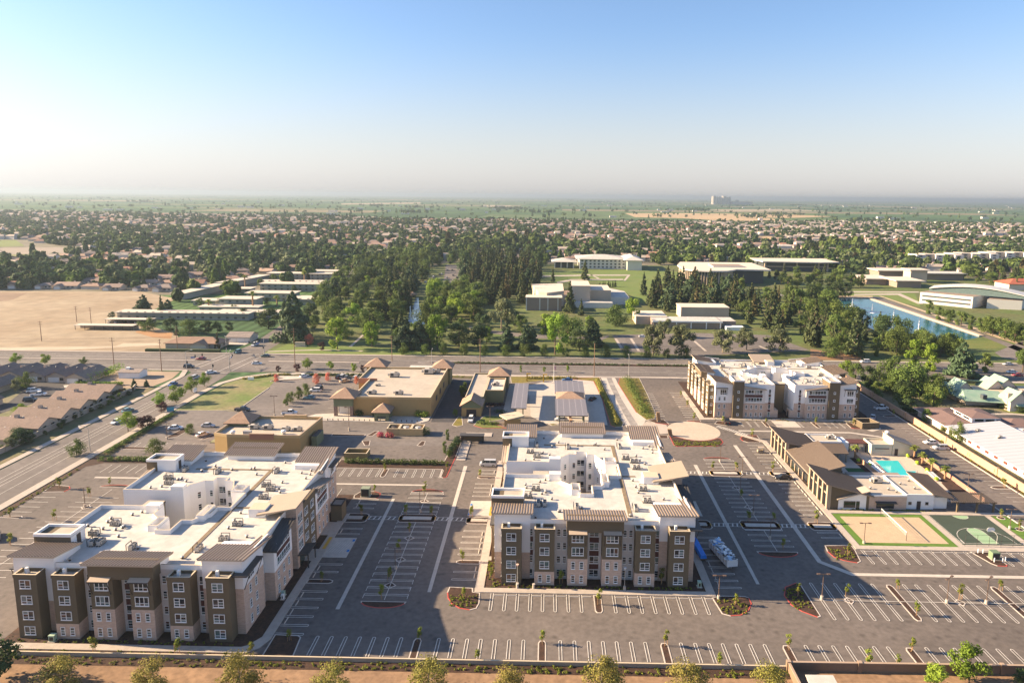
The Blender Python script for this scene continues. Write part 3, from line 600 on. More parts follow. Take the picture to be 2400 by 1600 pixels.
# rows right of the courts
for x in [73.7+2.62*k for k in range(10)] + [104.6+2.62*k for k in range(10)]: hair_y(mk, x, 141.6, 147.4, cap='lo'); STOPS.append((x+1.3, 146.8, 0, 'courts'))
bed([(65.9, 149.2), (65.4, 146.5), (65.9, 144), (67.6, 142.5), (70.2, 141.6), (71.3, 142.4), (72.2, 147.2), (72.3, 149.6)], red=lambda x, y: y < 147 and x < 70.5)
bed([(98.6, 147.5), (100.2, 142.4), (101, 141.4), (103, 141.2), (103.6, 142), (103.4, 147.5)], red=lambda x, y: y < 141.7)
for x in (56.5, 59, 61.6, 64.2, 66.8, 69.4, 76, 78.6, 81.2, 83.8, 86.4, 89, 91.6, 97.4, 100, 102.6): hair_y(mk, x, 121, 133.1, cap='both')
mk.sheet(rect(54.6, 127.1, 104, 127.24), 0.15, paint_white)
bed([(53.6, 133.4), (50.6, 131.7), (49.3, 128.6), (49.6, 125.4), (51, 123.2), (53.4, 121.4), (54.2, 121.8), (54.3, 133.2)], red=lambda x, y: x < 53.4)
for x in (72.8, 94.6): bed([(x-.75, 121.6), (x-.4, 120.8), (x+.4, 120.8), (x+.75, 121.6), (x+.75, 132.4), (x+.4, 133.2), (x-.4, 133.2), (x-.75, 132.4)])
for x in (62, 84.3): bed([(x-1.2, 127.2), (x+.1, 126), (x+1.2, 127.2), (x, 128.4)])
# row along the long wall and behind
for k in range(44):
    y = 174.3+2.65*k
    if abs(y-183.5) > 1.2 and abs(y-214.2) > 1.2 and abs(y-246) > 1.2: mk.sheet(rect(126.6, y-.07, 131.6, y+.07), 0.145, paint_white)
for y in (183.4, 214.2, 246): bed([(131.4, y-.9), (131.4, y+.9), (127.6, y+.9), (126.6, y+.4), (126.6, y-.4), (127.6, y-.9)])
strip('kerb', [(131.8, 140), (131.8, 292)], 0.35, 0, kerb_white, 0.24); ground_sheet('planting_bed', rect(132, 140, 133.4, 292), 0.16, mulch)
# right block: walk, lots
struct(MB().prism([(56.6, 238.8), (116.5, 238.8), (118, 239.6), (118, 241), (58.6, 241), (58.2, 275), (56.6, 275)], 0.02, 0.24, concrete), 'pavement')
ground_sheet('planting_bed', [(58.4, 241), (118.6, 241), (120.5, 246), (120.5, 290), (58.2, 290)], 0.13, mulch)
for x in (70.5, 73.2, 76, 91.8, 101.2, 103.8, 106.4): hair_y(mk, x, 232, 237.6, gap=.4, cap='lo')
for x in (79.4, 97.2): bed([(x-.8, 232.4), (x-.3, 231.7), (x+.3, 231.7), (x+.8, 232.4), (x+.8, 238), (x-.8, 238)])
struct(MB().box(82.5, 232, 0.02, 91, 238.7, 0.125, concrete_pale), 'accessible_bay'); mk.sheet(rect(84.4, 238.9, 88.4, 239.5), 0.26, paint_yellow)
bed([(109, 238), (108.6, 232.4), (109.4, 231.5), (111.8, 231.4), (112.2, 232.6), (111, 238)], red=lambda x, y: y < 232)
bed([(60.8, 234.6), (62.4, 237.6), (66.8, 237.8), (66.2, 233.4), (64.6, 232.6)])
for k in range(13):
    y = 241.3+2.62*k; hair_x(mk, y, 51.6, 56.2, gap=.4, cap='lo')
    if k < 12: hair_x(mk, y+1, 40.6, 44.2, gap=.4, cap='hi')
for y in (254, 267): bed([(56.4, y-.8), (56.4, y+.8), (52.4, y+.8), (51.6, y), (52.4, y-.8)])
bed([(51.6, 238), (56.6, 238), (56.4, 236.6), (54.6, 236.6), (51.4, 237.2)], red=lambda x, y: y < 237)
# turning circle of concrete with its planter
circ = [(51.7+9.1*math.cos(2*math.pi*k/40), 227+9.6*math.sin(2*math.pi*k/40)) for k in range(40)]
ground_sheet('turning_circle', circ, 0.125, mat('circle_concrete', (0.5, 0.42, 0.33), 0.9, 0.15, 0.2, scale2=1.2))
ground_sheet('driveway', [(36.6, 236), (43.2, 232.6), (43, 224), (37.5, 222.5), (34.5, 232)], 0.122, concrete)
pl = [(38.6, 222.3), (42.4, 222), (46.6, 219.2)] + [(51.7+9.4*math.cos(a), 227+9.8*math.sin(a)) for a in [math.radians(d) for d in range(240, 320, 8)]] + [(59.3, 219.4), (59.3, 216), (57, 212.4), (43, 211.4), (42.2, 213)]
bed([(42.3, 221.6)] + pl[2:], red=lambda x, y: y < 213 or y > 217 or x > 58)
bed([(38.4, 218.6), (41.6, 218.6), (41.8, 221.8), (38.8, 222.1)])
bed([(36.9, 237.2), (39.5, 234.4), (43.9, 232.8), (44.4, 233.4), (43.4, 238.4), (40, 238.6)], red=lambda x, y: y < 235.5)
for k in range(14):
    f = k/14; a = (60.6+8.2*f, 231.4-9*f); mk.face([(a[0], a[1], .15), (a[0]+.3, a[1]-.33, .15), (a[0]+1.5, a[1]+.67, .15), (a[0]+1.2, a[1]+1, .15)], paint_white)
for q in (((60.4, 231.2), (68.6, 222.2)), ((61.8, 232.4), (70, 223.4))):
    (ax, ay), (bx, by) = q; mk.face([(ax, ay, .152), (bx, by, .152), (bx+.12, by+.1, .152), (ax+.12, ay+.1, .152)], paint_white)
# north rows by the hedge
for x in [-61.6+2.62*k for k in range(13)]:
    if abs(x+47) > 1.4: hair_y(mk, x, 184.2, 189.6, cap='lo')
bed([(-47.6, 184.8), (-47.2, 183.9), (-46.4, 183.9), (-46, 184.8), (-46, 189.8), (-47.6, 189.8)])
bed([(-62.5, 190), (-30.4, 190), (-30.2, 184.5), (-29.2, 183.9), (-28.2, 184.6), (-27.6, 200), (-27.4, 217), (-29.2, 217), (-30.8, 196.4), (-62.5, 196.4)], red=lambda x, y: x > -28.9 and y < 205)
walk(-27.2, 197, -24.4, 216); walk(-27, 218, -18, 221.5)
for x in (-58.6, -55.9): mk.sheet(rect(x, 170.2, x+.14, 175.6), .145, paint_white)
# west lot of the left block
for k in range(9):
    y = 125+2.75*k; mk.sheet(rect(-135.5, y-.08, -129.8, y+.08), .145, paint_white)
for k in range(4): mk.sheet(rect(-135.6, 159.2+2.8*k-.08, -129.8, 159.2+2.8*k+.08), .145, paint_white)
for k in range(15):
    y = 130+2.7*k; mk.sheet(rect(-122.8, y-.08, -113, y+.08), .145, paint_white)
mk.sheet(rect(-118.2, 128, -118.05, 173), .15, paint_white)
for x in (-118.4, -121, -123.6, -126.2, -128.8): mk.sheet(rect(x-.07, 184, x+.07, 189.6), .145, paint_white)
bed([(-135.6, 156.1), (-130.6, 155.8), (-129.8, 156.3), (-130.6, 157.1), (-135.6, 157)])
half_bed(-122.6, -113.4, 174.4, -1.6, red=lambda x, y: y > 174.8); bed([(-119.4, 162.3), (-118, 161), (-116.6, 162.3), (-118, 163.6)])
bed([(-135.6, 170.6), (-130, 171), (-129.6, 173), (-131, 174.6), (-136, 175.4)], red=lambda x, y: x > -130.6)
ground_sheet('planting_bed', [(-137.8, 107), (-135.7, 107), (-135.7, 188), (-132, 191), (-112, 191.5), (-112, 196), (-137.8, 196)], .13, mulch)
strip('gutter_strip', [(-128, 180.6), (-111, 180.6)], 0.9, .135, concrete_pale)
struct(mk, 'parking_markings')

# ---------------------------------------------------------------- windows (shared meshes, facing -y, origin at lower left on the wall)
def win_mesh(name, w_, h, cols=2, low=0.27, bar=0.1, tops=None, gl=None, fr=None):
    mb = MB(); gl = gl or glass; fr = fr or white_frame; cw = (w_-bar)/cols
    def bx(x0, z0, x1, z1): mb.box(x0, -0.09, z0, x1, 0.02, z1, fr, skip=('n',))
    bx(0, 0, w_, bar); bx(0, h-bar, w_, h)
    for k in range(cols+1): mb.box(k*cw, -0.088, bar, k*cw+bar, 0.02, h-bar, fr, skip=('n', 't', 'b'))
    zl = h*low
    for k in range(cols):
        x0, x1 = k*cw+bar, (k+1)*cw
        if low: mb.box(x0, -0.085, zl, x1, 0.02, zl+bar*0.8, fr, skip=('n', 'e', 'w'))
        if tops and k in tops: mb.box(x0, -0.084, h*tops[k], x1, 0.02, h*tops[k]+bar*.7, fr, skip=('n', 'e', 'w'))
        zz = [bar] + ([zl, zl+bar*.8] if low else []) + ([h*tops[k]] if tops and k in tops else []) + [h-bar]
        mb.face([(x0, -0.03, bar), (x1, -0.03, bar), (x1, -0.03, zl if low else h-bar), (x0, -0.03, zl if low else h-bar)], gl)
        if low:
            zm = h*tops[k] if tops and k in tops else h-bar
            mb.face([(x0, -0.03, zl), (x1, -0.03, zl), (x1, -0.03, zm), (x0, -0.03, zm)], gl)
            if zm < h-bar: mb.face([(x0, -0.03, zm), (x1, -0.03, zm), (x1, -0.03, h-bar), (x0, -0.03, h-bar)], gl)
    mb.box(-0.04, -0.14, -0.08, w_+0.04, 0.02, -0.001, fr, skip=('n',))
    return mb.mesh(name)
W_DA = win_mesh('window_double', 2.0, 1.65, 2, tops={0: 0.62})
W_DB = win_mesh('window_double', 2.0, 1.65, 2, tops={1: 0.62})
W_TR = win_mesh('window_triple', 2.5, 1.8, 3)
W_TT = win_mesh('window_triple', 2.5, 2.2, 3, tops={0: .82, 1: .82, 2: .82})
W_SI = win_mesh('window_single', 0.85, 1.6, 1, tops={0: 0.62})
W_SQ = win_mesh('window_square', 0.8, 0.9, 1, low=0, bar=0.13)
W_ST = win_mesh('window_strip', 6.6, 1.7, 6)
W_TL = win_mesh('window_tall', 0.9, 1.9, 1, bar=0.07)

AC_M = None
def ac_mesh():
    mb = MB(); a = mat('ac_beige', (0.5, 0.46, 0.4), 0.6, 0.15, 2); d = mat('ac_grille', (0.06, 0.06, 0.06), 0.7)
    for x in (0, 1.25):
        mb.box(x, 0, 0.25, x+1.0, 0.95, 1.25, a)
        mb.box(x+.12, -0.02, 0.38, x+.88, 0.0, 1.1, d); mb.tube((x+.5, .48, 1.25), (x+.5, .48, 1.32), .38, .38, d, 10)
        mb.tube((x+.5, -0.05, .75), (x+.5, -0.021, .75), .28, .28, a, 8)
    mb.box(-.15, .05, 0.0, 2.4, .2, .25, d); mb.box(-.15, .75, 0.0, 2.4, .9, .25, d)
    mb.box(0.05, 1.3, 1.5, 2.2, 1.45, 1.62, d)
    for x in (0.05, 2.1): mb.box(x, 1.3, 0, x+.1, 1.45, 1.5, d)
    mb.box(2.2, .6, .3, 3.2, .75, .45, a)
    return mb.mesh('rooftop_condenser')
AC_ME = ac_mesh()
def rtu_mesh():
    mb = MB(); a = mat('ac_beige', (0.5, 0.46, 0.4)); d = MATS['ac_grille']
    mb.box(0, 0, .3, 2.4, 1.5, 1.5, a); mb.box(.1, -.02, .5, 1.1, 0, 1.3, d); mb.tube((1.7, .75, 1.5), (1.7, .75, 1.6), .5, .5, d, 10); mb.box(-.8, .3, .4, 0, 1.2, 1.2, a); mb.box(-.1, -.1, 0, 2.5, 1.6, .3, d)
    mb.box(2.4, .4, .5, 2.9, 1.1, 1.2, a)
    return mb.mesh('rooftop_unit')
RTU_ME = rtu_mesh()
vb = MB(); vb.tube((0, 0, 0), (0, 0, .35), .2, .16, dark_trim, 8); vb.blob((0, 0, .42), .32, .32, .14, galv, 8, 4)
VENT_ME = vb.mesh('roof_vent')
vb = MB(); vb.tube((0, 0, 0), (0, 0, .5), .42, .42, galv, 10); vb.blob((0, 0, .75), .6, .6, .4, white_frame, 10, 5)
FAN_ME = vb.mesh('exhaust_fan')

POLY = [(-1, 2.5), (39.8, 2.5), (39.8, 56.5), (-1, 56.5), (-1, 33.5), (12.8, 33.5), (12.8, 36.4), (15.1, 38.9), (17.1, 38.9), (17.1, 40.8), (19.8, 40.8), (19.8, 38.9),
        (21.8, 38.9), (24.2, 33.4), (24.2, 32.8), (27.2, 32.8), (27.2, 25.8), (24.3, 25.8), (24.3, 22.8), (22, 19.7), (19.8, 19.7), (19.8, 15.4), (17.2, 15.4), (17.2, 20), (15.1, 20), (12.8, 22.1), (12.8, 25.8), (-1, 25.8)]
DECK = 12.6
ROOTS = {}
def apartment_block(label):
    root = thing('apartment_building', label, 'apartment building', group='four storey apartment buildings with white roofs')
    WIN = []
    def win(me, x, y, z, face, nm='window'):
        rz = {'s': 0, 'e': R(90), 'n': R(180), 'w': R(-90)}[face]
        WIN.append((me, x, y, z, rz, nm))
    # body
    mb = MB(); n = len(POLY)
    for i in range(n):
        a, b = POLY[i], POLY[(i+1) % n]
        court = 5 <= i < n-2 or i in (4, n-2)
        lo = beige_stucco if court else (tan_brick if i in (1, 3, n-1) else grey_stucco)
        hi = white_stucco if court or i in (3, n-1) else grey_stucco
        zb = 3.1 if court else 6.1
        if i in (0, 2): mb.face([(*a, 0), (*b, 0), (*b, DECK), (*a, DECK)], grey_stucco)
        else:
            mb.face([(*a, 0), (*b, 0), (*b, zb), (*a, zb)], lo); mb.face([(*a, zb), (*b, zb), (*b, DECK), (*a, DECK)], hi)
    mb.build('wall', root)
    MB().face([(*p, DECK) for p in POLY], roof_white).build('roof', root)
    pm = MB(); parapet(pm, POLY, DECK-.001, 13.5, 0.28, white_stucco, cap_cream); pm.build('parapet', root)
    # inner raised parapets round the court mouth
    for y0, y1 in ((24.0, 25.75), (33.55, 35.3)):
        MB().box(9.9, y0, DECK-1, 12.75, y1, 14.3, white_stucco).build('parapet', root)
    for q in ((22.4, 20.6, 24.1, 25.6), (24.0, 33.0, 27.0, 36.0), (15.0, 16.0, 17.1, 19.9)):
        mbq = MB(); parapet(mbq, rect(*q), DECK-.5, 14.0, .25, white_stucco, cap_cream); mbq.build('parapet', root)
    # link across the court mouth
    mb = MB(); mb.box(6, 27.2, 0, 9.7, 31.4, 11.4, brown_stucco); mb.box(5.9, 27.1, 11.4, 9.8, 31.5, 11.9, dark_trim, roof_cream); lk = mb.build('link_bridge', root)
    for z in (4.0, 7.0, 10.0)[1:]: win(W_DA, 6.9, 27.2, z-1.2, 's')
    for sgn in (0, 1):
        Y = (lambda y: y) if sgn == 0 else (lambda y: 59-y)
        F = 's' if sgn == 0 else 'n'
        def B(mb, x0, y0, z0, x1, y1, z1, m, top=None): mb.box(x0, min(Y(y0), Y(y1)), z0, x1, max(Y(y0), Y(y1)), z1, m, top); return mb
        def fw(me, x, y, z, w_): win(me, x if sgn == 0 else x+w_, Y(y), z, F)
        def tower(x0, zb, top, xw=4.15, h=12.0):
            mb = MB(); x1 = x0+xw
            if zb: B(mb, x0, 0, 0, x1, 2.9, zb, tan_brick)
            B(mb, x0+(.02 if zb else 0), 0.02 if zb else 0, zb, x1-(.02 if zb else 0), 2.9, h, brown_stucco, roof_cream)
            t = mb.build('tower', root)
            if top:
                p = MB(); parapet(p, ccw(rect(x0-.06, min(Y(-.06), Y(2.5)), x1+.06, max(Y(-.06), Y(2.5)))), h-.02, 12.6, .3, brown_stucco, cap_cream)
                p.build('parapet', root); B(MB(), x0+1.2, 1.2, 12.0, x0+1.7, 1.7, 13.1, white_frame).build('roof_vent', root)
        for x0, zb, top in ((0, 0, 1), (6.9, 3.1, 1), (13.75, 6.1, 0), (20.9, 6.1, 0), (27.75, 3.1, 1), (34.75, 0, 1)):
            tower(x0, zb, top)
            for fl in range(4):
                z = 0.85+3.02*fl
                if fl*3.05 < zb-1:
                    fw(W_SI, x0+.75, 0, z, .85); fw(W_SI, x0+2.5, 0, z, .85)
                elif zb == 6.1: fw(W_TT if fl == 3 else W_TR, x0+.83, 0, z+(-.1 if fl == 3 else 0), 2.5)
                else: fw(W_DA if (fl+int(x0)) % 2 else W_DB, x0+1.05, 0, z, 2.0)
            if zb == 6.1:
                mb = MB(); y0, y1 = (-.9, 0.02)
                mb.hexa([(x0+.2, Y(-1.0), 11.9), (x0+3.95, Y(-1.0), 11.9), (x0+3.95, Y(0), 12.25), (x0+.2, Y(0), 12.25), (x0+.2, Y(-1.0), 12.0), (x0+3.95, Y(-1.0), 12.0), (x0+3.95, Y(0), 12.37), (x0+.2, Y(0), 12.37)], metal_tan)
                mb.box(x0+.2, min(Y(-1.05), Y(-.98)), 11.78, x0+3.95, max(Y(-1.05), Y(-.98)), 12.0, dark_trim)
                for xx in (x0+.4, x0+3.7): mb.tube((xx, Y(-.95), 11.85), (xx, Y(-.02), 9.0), .07, .07, dark_trim, 4)
                mb.build('awning', root)
        # recessed bays between the towers
        for bx, kind in ((4.55, 'd'), (11.5, 's'), (18.45, 'd'), (25.4, 's'), (32.3, 'd')):
            for fl in range(4):
                z = 0.75+3.02*fl
                if kind == 'd':
                    fw(W_DB if fl % 2 else W_DA, bx-.05, 2.5, z, 2.0)
                else: fw(W_SI, bx, 2.5, z, .85); fw(W_SI, bx+1.25, 2.5, z, .85)
            if kind == 'd':
                for fl in (1, 2) if bx != 18.45 else (0, 1, 2): B(MB(), bx-.02, 2.46, 2.45+3.02*fl, bx+1.95, 2.52, 3.72+3.02*fl, burgundy).build('spandrel_panel', root)
        # dark centre mass with shed roof
        mb = MB(); B(mb, 13.5, .05, 11.9, 25.3, 2.46, 14.75, brown_stucco); B(mb, 13.5, 2.44, 12.0, 25.3, 5.3, 14.2, white_stucco)
        mb.build('centre_wall', root)
        P = [(12.9, Y(-.7), 15.1), (25.9, Y(-.7), 15.1), (25.9, Y(5.8), 14.15), (12.9, Y(5.8), 14.15)]
        if sgn: P = [P[3], P[2], P[1], P[0]]
        mb = MB(); slab_roof(mb, P, .3, metal_tan, .56, seam_shadow); mb.build('metal_roof', root)
        # corner masses: left
        mb = MB(); B(mb, -1.6, 2.3, 0, 5.9, 9.2, 6.1, tan_brick); B(mb, -1.62, 2.28, 6.1, 5.92, 9.2, 13.8, white_stucco); mb.build('corner_wall', root)
        P = [(-2.2, Y(1.7), 15.1), (6.4, Y(1.7), 15.1), (6.4, Y(9.2), 13.9), (-2.2, Y(9.2), 13.9)]
        for xx in (-1.6, 5.9-.25): # gable filler under the slope
            MB().hexa([(xx, min(Y(2.3), Y(9.1)), 13.79), (xx+.25, min(Y(2.3), Y(9.1)), 13.79), (xx+.25, max(Y(2.3), Y(9.1)), 13.79), (xx, max(Y(2.3), Y(9.1)), 13.79)] +
                      [(xx, min(Y(2.3), Y(9.1)), 14.75 if sgn == 0 else 13.8), (xx+.25, min(Y(2.3), Y(9.1)), 14.75 if sgn == 0 else 13.8), (xx+.25, max(Y(2.3), Y(9.1)), 13.8 if sgn == 0 else 14.75), (xx, max(Y(2.3), Y(9.1)), 13.8 if sgn == 0 else 14.75)], white_stucco).build('gable_wall', root)
        B(MB(), -1.3, 2.3, 13.79, 5.7, 2.55, 14.75, white_stucco).build('gable_wall', root)
        if sgn: P = [P[3], P[2], P[1], P[0]]
        mb = MB(); slab_roof(mb, P, .3, metal_tan, .56, seam_shadow); mb.build('metal_roof', root)
        # corner masses: right, with the strip of roof along the side
        mb = MB(); B(mb, 33, 2.3, 0, 40.4, 10.9, 9.1, tan_brick); B(mb, 32.98, 2.28, 9.1, 40.42, 10.9, 13.7, white_stucco); mb.build('corner_wall', root)
        B(MB(), 33.2, 2.3, 13.69, 40.2, 2.55, 14.75, white_stucco).build('gable_wall', root)
        for xx, ye in ((33.0, 9.0), (40.15, 14.0)):
            ya, yb = min(Y(2.3), Y(ye)), max(Y(2.3), Y(ye)); za, zb_ = (14.75, 13.75) if sgn == 0 else (13.75, 14.75)
            MB().hexa([(xx, ya, 13.6), (xx+.25, ya, 13.6), (xx+.25, yb, 13.6), (xx, yb, 13.6), (xx, ya, za), (xx+.25, ya, za), (xx+.25, yb, zb_), (xx, yb, zb_)], white_stucco).build('gable_wall', root)
        for (xa, xb, ye, ze) in ((32.5, 39.0, 9.3, 13.95), (39.0, 41.0, 14.2, 13.2)):
            zf = 15.1; P = [(xa, Y(1.7), zf), (xb, Y(1.7), zf), (xb, Y(ye), ze), (xa, Y(ye), ze)]
            if sgn: P = [P[3], P[2], P[1], P[0]]
            mb = MB(); slab_roof(mb, P, .3, metal_tan, .56, seam_shadow); mb.build('metal_roof', root)
        # right side: corner panel windows under a dark hood
        def ew(me, x, y, z, w_): win(me, x, y if sgn == 0 else 59-y-w_, z, 'e')
        ew(W_TT, 40.42, 4.2, 9.7, 2.5)
        for fl in (0, 1, 2): ew(W_SI, 40.4, 4.5, .9+3.02*fl, .85); ew(W_SI, 40.4, 7.0, .9+3.02*fl, .85)
        mb = MB(); B(mb, 40.42, 2.2, 12.1, 41.7, 8.2, 12.35, metal_dark); B(mb, 39.0, 1.0, 12.1, 41.7, 2.2, 12.35, metal_dark)
        for yy in (2.6, 7.9): mb.tube((41.6, Y(yy), 12.1), (40.45, Y(yy), 8.8), .08, .08, dark_trim, 4)
        mb.build('awning', root)
        # right side bays
        mb = MB(); B(mb, 39.6, 12.8, 0, 41.75, 22.0, 6.1, tan_brick); B(mb, 39.6, 12.78, 6.1, 41.77, 22.0, 10.9, white_stucco); mb.build('bay', root)
        for fl in (2, 3): ew(W_ST, 41.77, 14.2, .75+3.02*fl, 6.6)
        B(MB(), 41.7, 14.1, 8.6, 41.8, 20.9, 9.7, burgundy).build('spandrel_panel', root)
        for fl in (0, 1):
            for yy in (14.2, 16.9, 19.6): ew(W_SI, 41.75, yy, .9+3.02*fl, .85)
        ya, yb = Y(11.9), Y(22.3)
        P = [(39.5, ya, 11.1), (42.7, ya, 11.1), (42.7, yb, 12.9), (39.5, yb, 12.9)]
        if sgn: P = [P[3], P[2], P[1], P[0]]
        mb = MB(); slab_roof(mb, P, .3, metal_dark if sgn == 0 else metal_grey, .6); mb.build('bay_roof', root)
        B(MB(), 39.6, 12.9, 10.8, 41.7, 22.0, 11.2, white_stucco).build('bay_wall', root)
        # left side: stair tower, panel, strips
        mb = MB(); B(mb, -2.8, 9.0, 0, 4.3, 13.1, 12.0, brown_stucco); B(mb, -2.8, 9.0, 12.0, -0.2, 13.1, 15.0, brown_stucco); B(mb, -0.2, 9.02, 12.0, 4.3, 13.08, 15.0, white_stucco if sgn else brown_stucco, roof_cream)
        B(mb, 4.25, 9.1, 12.6, 4.34, 13.0, 14.9, white_stucco)
        st = mb.build('stair_tower', root)
        mb = MB(); parapet(mb, ccw([(-2.86, Y(8.94)), (4.36, Y(8.94)), (4.36, Y(13.16)), (-2.86, Y(13.16))]), 14.98, 15.55, .3, white_stucco); mb.build('parapet', root)
        B(MB(), 4.34, 10.6, 12.6, 4.4, 11.7, 14.7, dark_trim).build('roof_door', root)
        def ww(me, x, y, z, w_): win(me, x, (y+w_) if sgn == 0 else 59-y, z, 'w')
        for fl in range(4):
            ww(W_SQ, -2.8, 10.6, 1.4+3.02*fl, .8); ww(W_SQ, 0, .9, 1.4+3.02*fl, .8)
        if sgn == 0: ww(W_TT, -1.62, 3.2, 9.4, 2.5); ww(W_TR, -1.62, 3.2, 6.6, 2.5)
        else: ww(W_TT, -1.62, 4.2, 9.4, 2.5)
        for fl in ((0, 1) if sgn == 0 else (0, 1, 2)): ww(W_SI, -1.6, 3.6, .9+3.02*fl, .85); ww(W_SI, -1.6, 5.6, .9+3.02*fl, .85)
        mb = MB(); B(mb, -2.6, 2.4, 12.0, -1.6, 7.0, 12.2, metal_dark)
        for yy in (2.7, 6.8): mb.tube((-2.5, Y(yy), 12.0), (-1.62, Y(yy), 9.2), .07, .07, dark_trim, 4)
        mb.build('awning', root)
        mb = MB(); B(mb, -1.9, 13.1, 0, -.95, 21.6, 6.1, tan_brick); B(mb, -1.92, 13.1, 6.1, -.95, 21.6, 11.6, grey_stucco); mb.build('bay', root)
        for fl in (2, 3): ww(W_ST, -1.92, 13.9, .7+3.02*fl, 6.6)
        B(MB(), -1.98, 13.8, 8.55, -1.9, 20.6, 9.65, burgundy).build('spandrel_panel', root)
        for fl in (0, 1):
            for yy in (14.1, 16, 17.9, 19.8): ww(W_SI, -1.9, yy, .8+3.02*fl, .85)
        ya, yb = Y(13.1), Y(22.0)
        P = [(-2.5, ya, 12.9), (-.7, ya, 12.9), (-.7, yb, 11.7), (-2.5, yb, 11.7)]
        if sgn: P = [P[3], P[2], P[1], P[0]]
        mb = MB(); slab_roof(mb, P, .25, metal_tan if sgn else metal_grey, .5); mb.build('bay_roof', root)
        for fl in range(4):
            ww(W_TL, -1.0, 23.2, .6+3.02*fl, .9)
            if fl < 3: B(MB(), -1.07, 23.2, 2.55+3.02*fl, -.98, 24.1, 3.6+3.02*fl, burgundy).build('spandrel_panel', root)
        B(MB(), -.9, 24.3, 0, 2.6, 27.2, 3.2, tan_brick, roof_cream).build('entry_porch', root)
        mb = MB(); B(mb, .2, 27.18, .05, 1.4, 27.24, 2.5, dark_trim); mb.build('door', root)
    # entrance side (right)
    mb = MB(); mb.box(39.5, 24.4, 0, 42.0, 28.6, 13.6, tan_brick); mb.build('entrance_tower', root)
    mb = MB(); mb.box(39.5, 28.62, 0, 41.9, 36.6, 12.9, brown_stucco); mb.build('entrance_wing', root)
    for z in (3.8, 6.8, 9.8): win(W_TT, 42.0, 25.2, z, 'e'); win(W_DA, 41.9, 29.4, z, 'e'); win(W_DB, 41.9, 33.2, z, 'e')
    win(W_DB, 41.9, 33.2, .8, 'e')
    P = [(34.6, 21.8, 13.7), (43.0, 21.8, 15.3), (43.0, 31.2, 15.3), (34.6, 31.2, 13.7)]
    mb = MB(); mb.hexa([(p[0], p[1], p[2]-.35) for p in P]+P, mat('entrance_metal', (.37, .295, .22), .5, .08, .4)); mb.build('entrance_roof', root)
    mb = MB(); mb.box(32.5, 22.8, DECK, 36.1, 26.0, 14.4, white_stucco, cap_cream); mb.build('lift_housing', root)
    mb = MB(); mb.hexa([(42, 24.2, 3.2), (44.3, 24.2, 3.4), (44.3, 29.4, 3.4), (42, 29.4, 3.2), (42, 24.2, 3.4), (44.3, 24.2, 3.7), (44.3, 29.4, 3.7), (42, 29.4, 3.4)], metal_dark); mb.box(44, 24.6, 0, 44.2, 24.8, 3.4, dark_trim); mb.box(44, 28.9, 0, 44.2, 29.1, 3.4, dark_trim); mb.build('entrance_canopy', root)
    MB().box(42.0, 25.4, .05, 42.06, 28.2, 2.6, glass_dark).build('door', root)
    mb = MB(); mb.box(42.2, 46.2, 0, 44.9, 50.0, 4.1, brown_stucco, metal_grey); parapet(mb, rect(42.15, 46.15, 44.95, 50.05), 4.1, 4.45, .2, dark_trim); mb.build('utility_room', root)
    # court windows
    for z in (3.6, 6.6, 9.6):
        win(W_DA, 17.35, 40.8, z, 's'); win(W_SI, 16.05, 38.9, z, 's'); win(W_SI, 20.3, 38.9, z, 's')
        win(W_SI, 16.9, 20.0, z, 'n'); win(W_SI, 21.0, 19.7, z, 'n'); win(W_DB, 27.2, 30.2, z, 'w')
    for z in (3.6, 6.6, 9.6):
        for (ax, ay, bx_, by_) in ((15.1, 38.9, 12.8, 36.4), (24.2, 33.4, 21.8, 38.9)):
            dx, dy = bx_-ax, by_-ay; l = math.hypot(dx, dy); a = math.atan2(dy, dx)
            for f in ((.2, .55) if l > 4 else (.3,)):
                WIN.append((W_SI, ax+dx*f+dx/l*.85, ay+dy*f+dy/l*.85, z, a+math.pi, 'window'))
            mb = MB()
    # walkway pads, vents, drains on the roof
    mb = MB(); mb.box(26.9, 6.2, DECK, 27.8, 47.9, DECK+.08, walk_pad); mb.box(8.5, 47.2, DECK, 27.0, 47.9, DECK+.1, walk_pad); mb.box(27.8, 26.8, DECK, 31, 27.4, DECK+.1, walk_pad); mb.build('roof_walkway', root)
    rv = random.Random(11); k = 0
    while k < 46:
        x, y = rv.uniform(1, 39), rv.uniform(4, 55)
        inside = not (12 < x < 28 and 14.5 < y < 41.5) and not (x < 13 and 25 < y < 34.5) and not (x < 6.5 and (y < 14 or y > 45)) and not (x > 32 and (y < 11 or y > 48)) and not (x > 31.5 and 20 < y < 32)
        if inside: inst(VENT_ME, 'roof_vent', root, (x, y, DECK), 0, 1.15); k += 1
    # windows: the first hundred are parts, the rest one part (west side and back come last)
    WIN.sort(key=lambda q: 0 if abs(q[4]) < .01 else 1 if abs(q[4]-R(90)) < .01 or abs(q[4]+R(90)) < .01 else 2)
    for (me, x, y, z, rz, nm) in WIN[:98]: inst(me, nm, root, (x, y, z), rz)
    mb = MB()
    for (me, x, y, z, rz, nm) in WIN[98:]:
        c, s_ = math.cos(rz), math.sin(rz); base = len(mb.v)
        mb.v += [(x+v.co.x*c-v.co.y*s_, y+v.co.x*s_+v.co.y*c, z+v.co.z) for v in me.vertices]
        for p in me.polygons:
            mb.f.append(tuple(base+i for i in p.vertices)); mb.m.append(mb.mi(me.materials[p.material_index]))
    tag(mb.build('windows_of_far_sides', root), kind='stuff')
    return root
blk = apartment_block('large four storey apartment block with white roof nearest the left corner')
blk.location = (-95.1, 110.9, 0)
b2 = copy_tree(blk, (-8.8, 130.8, 0), label='four storey apartment block in the middle, blue tarp beside it')
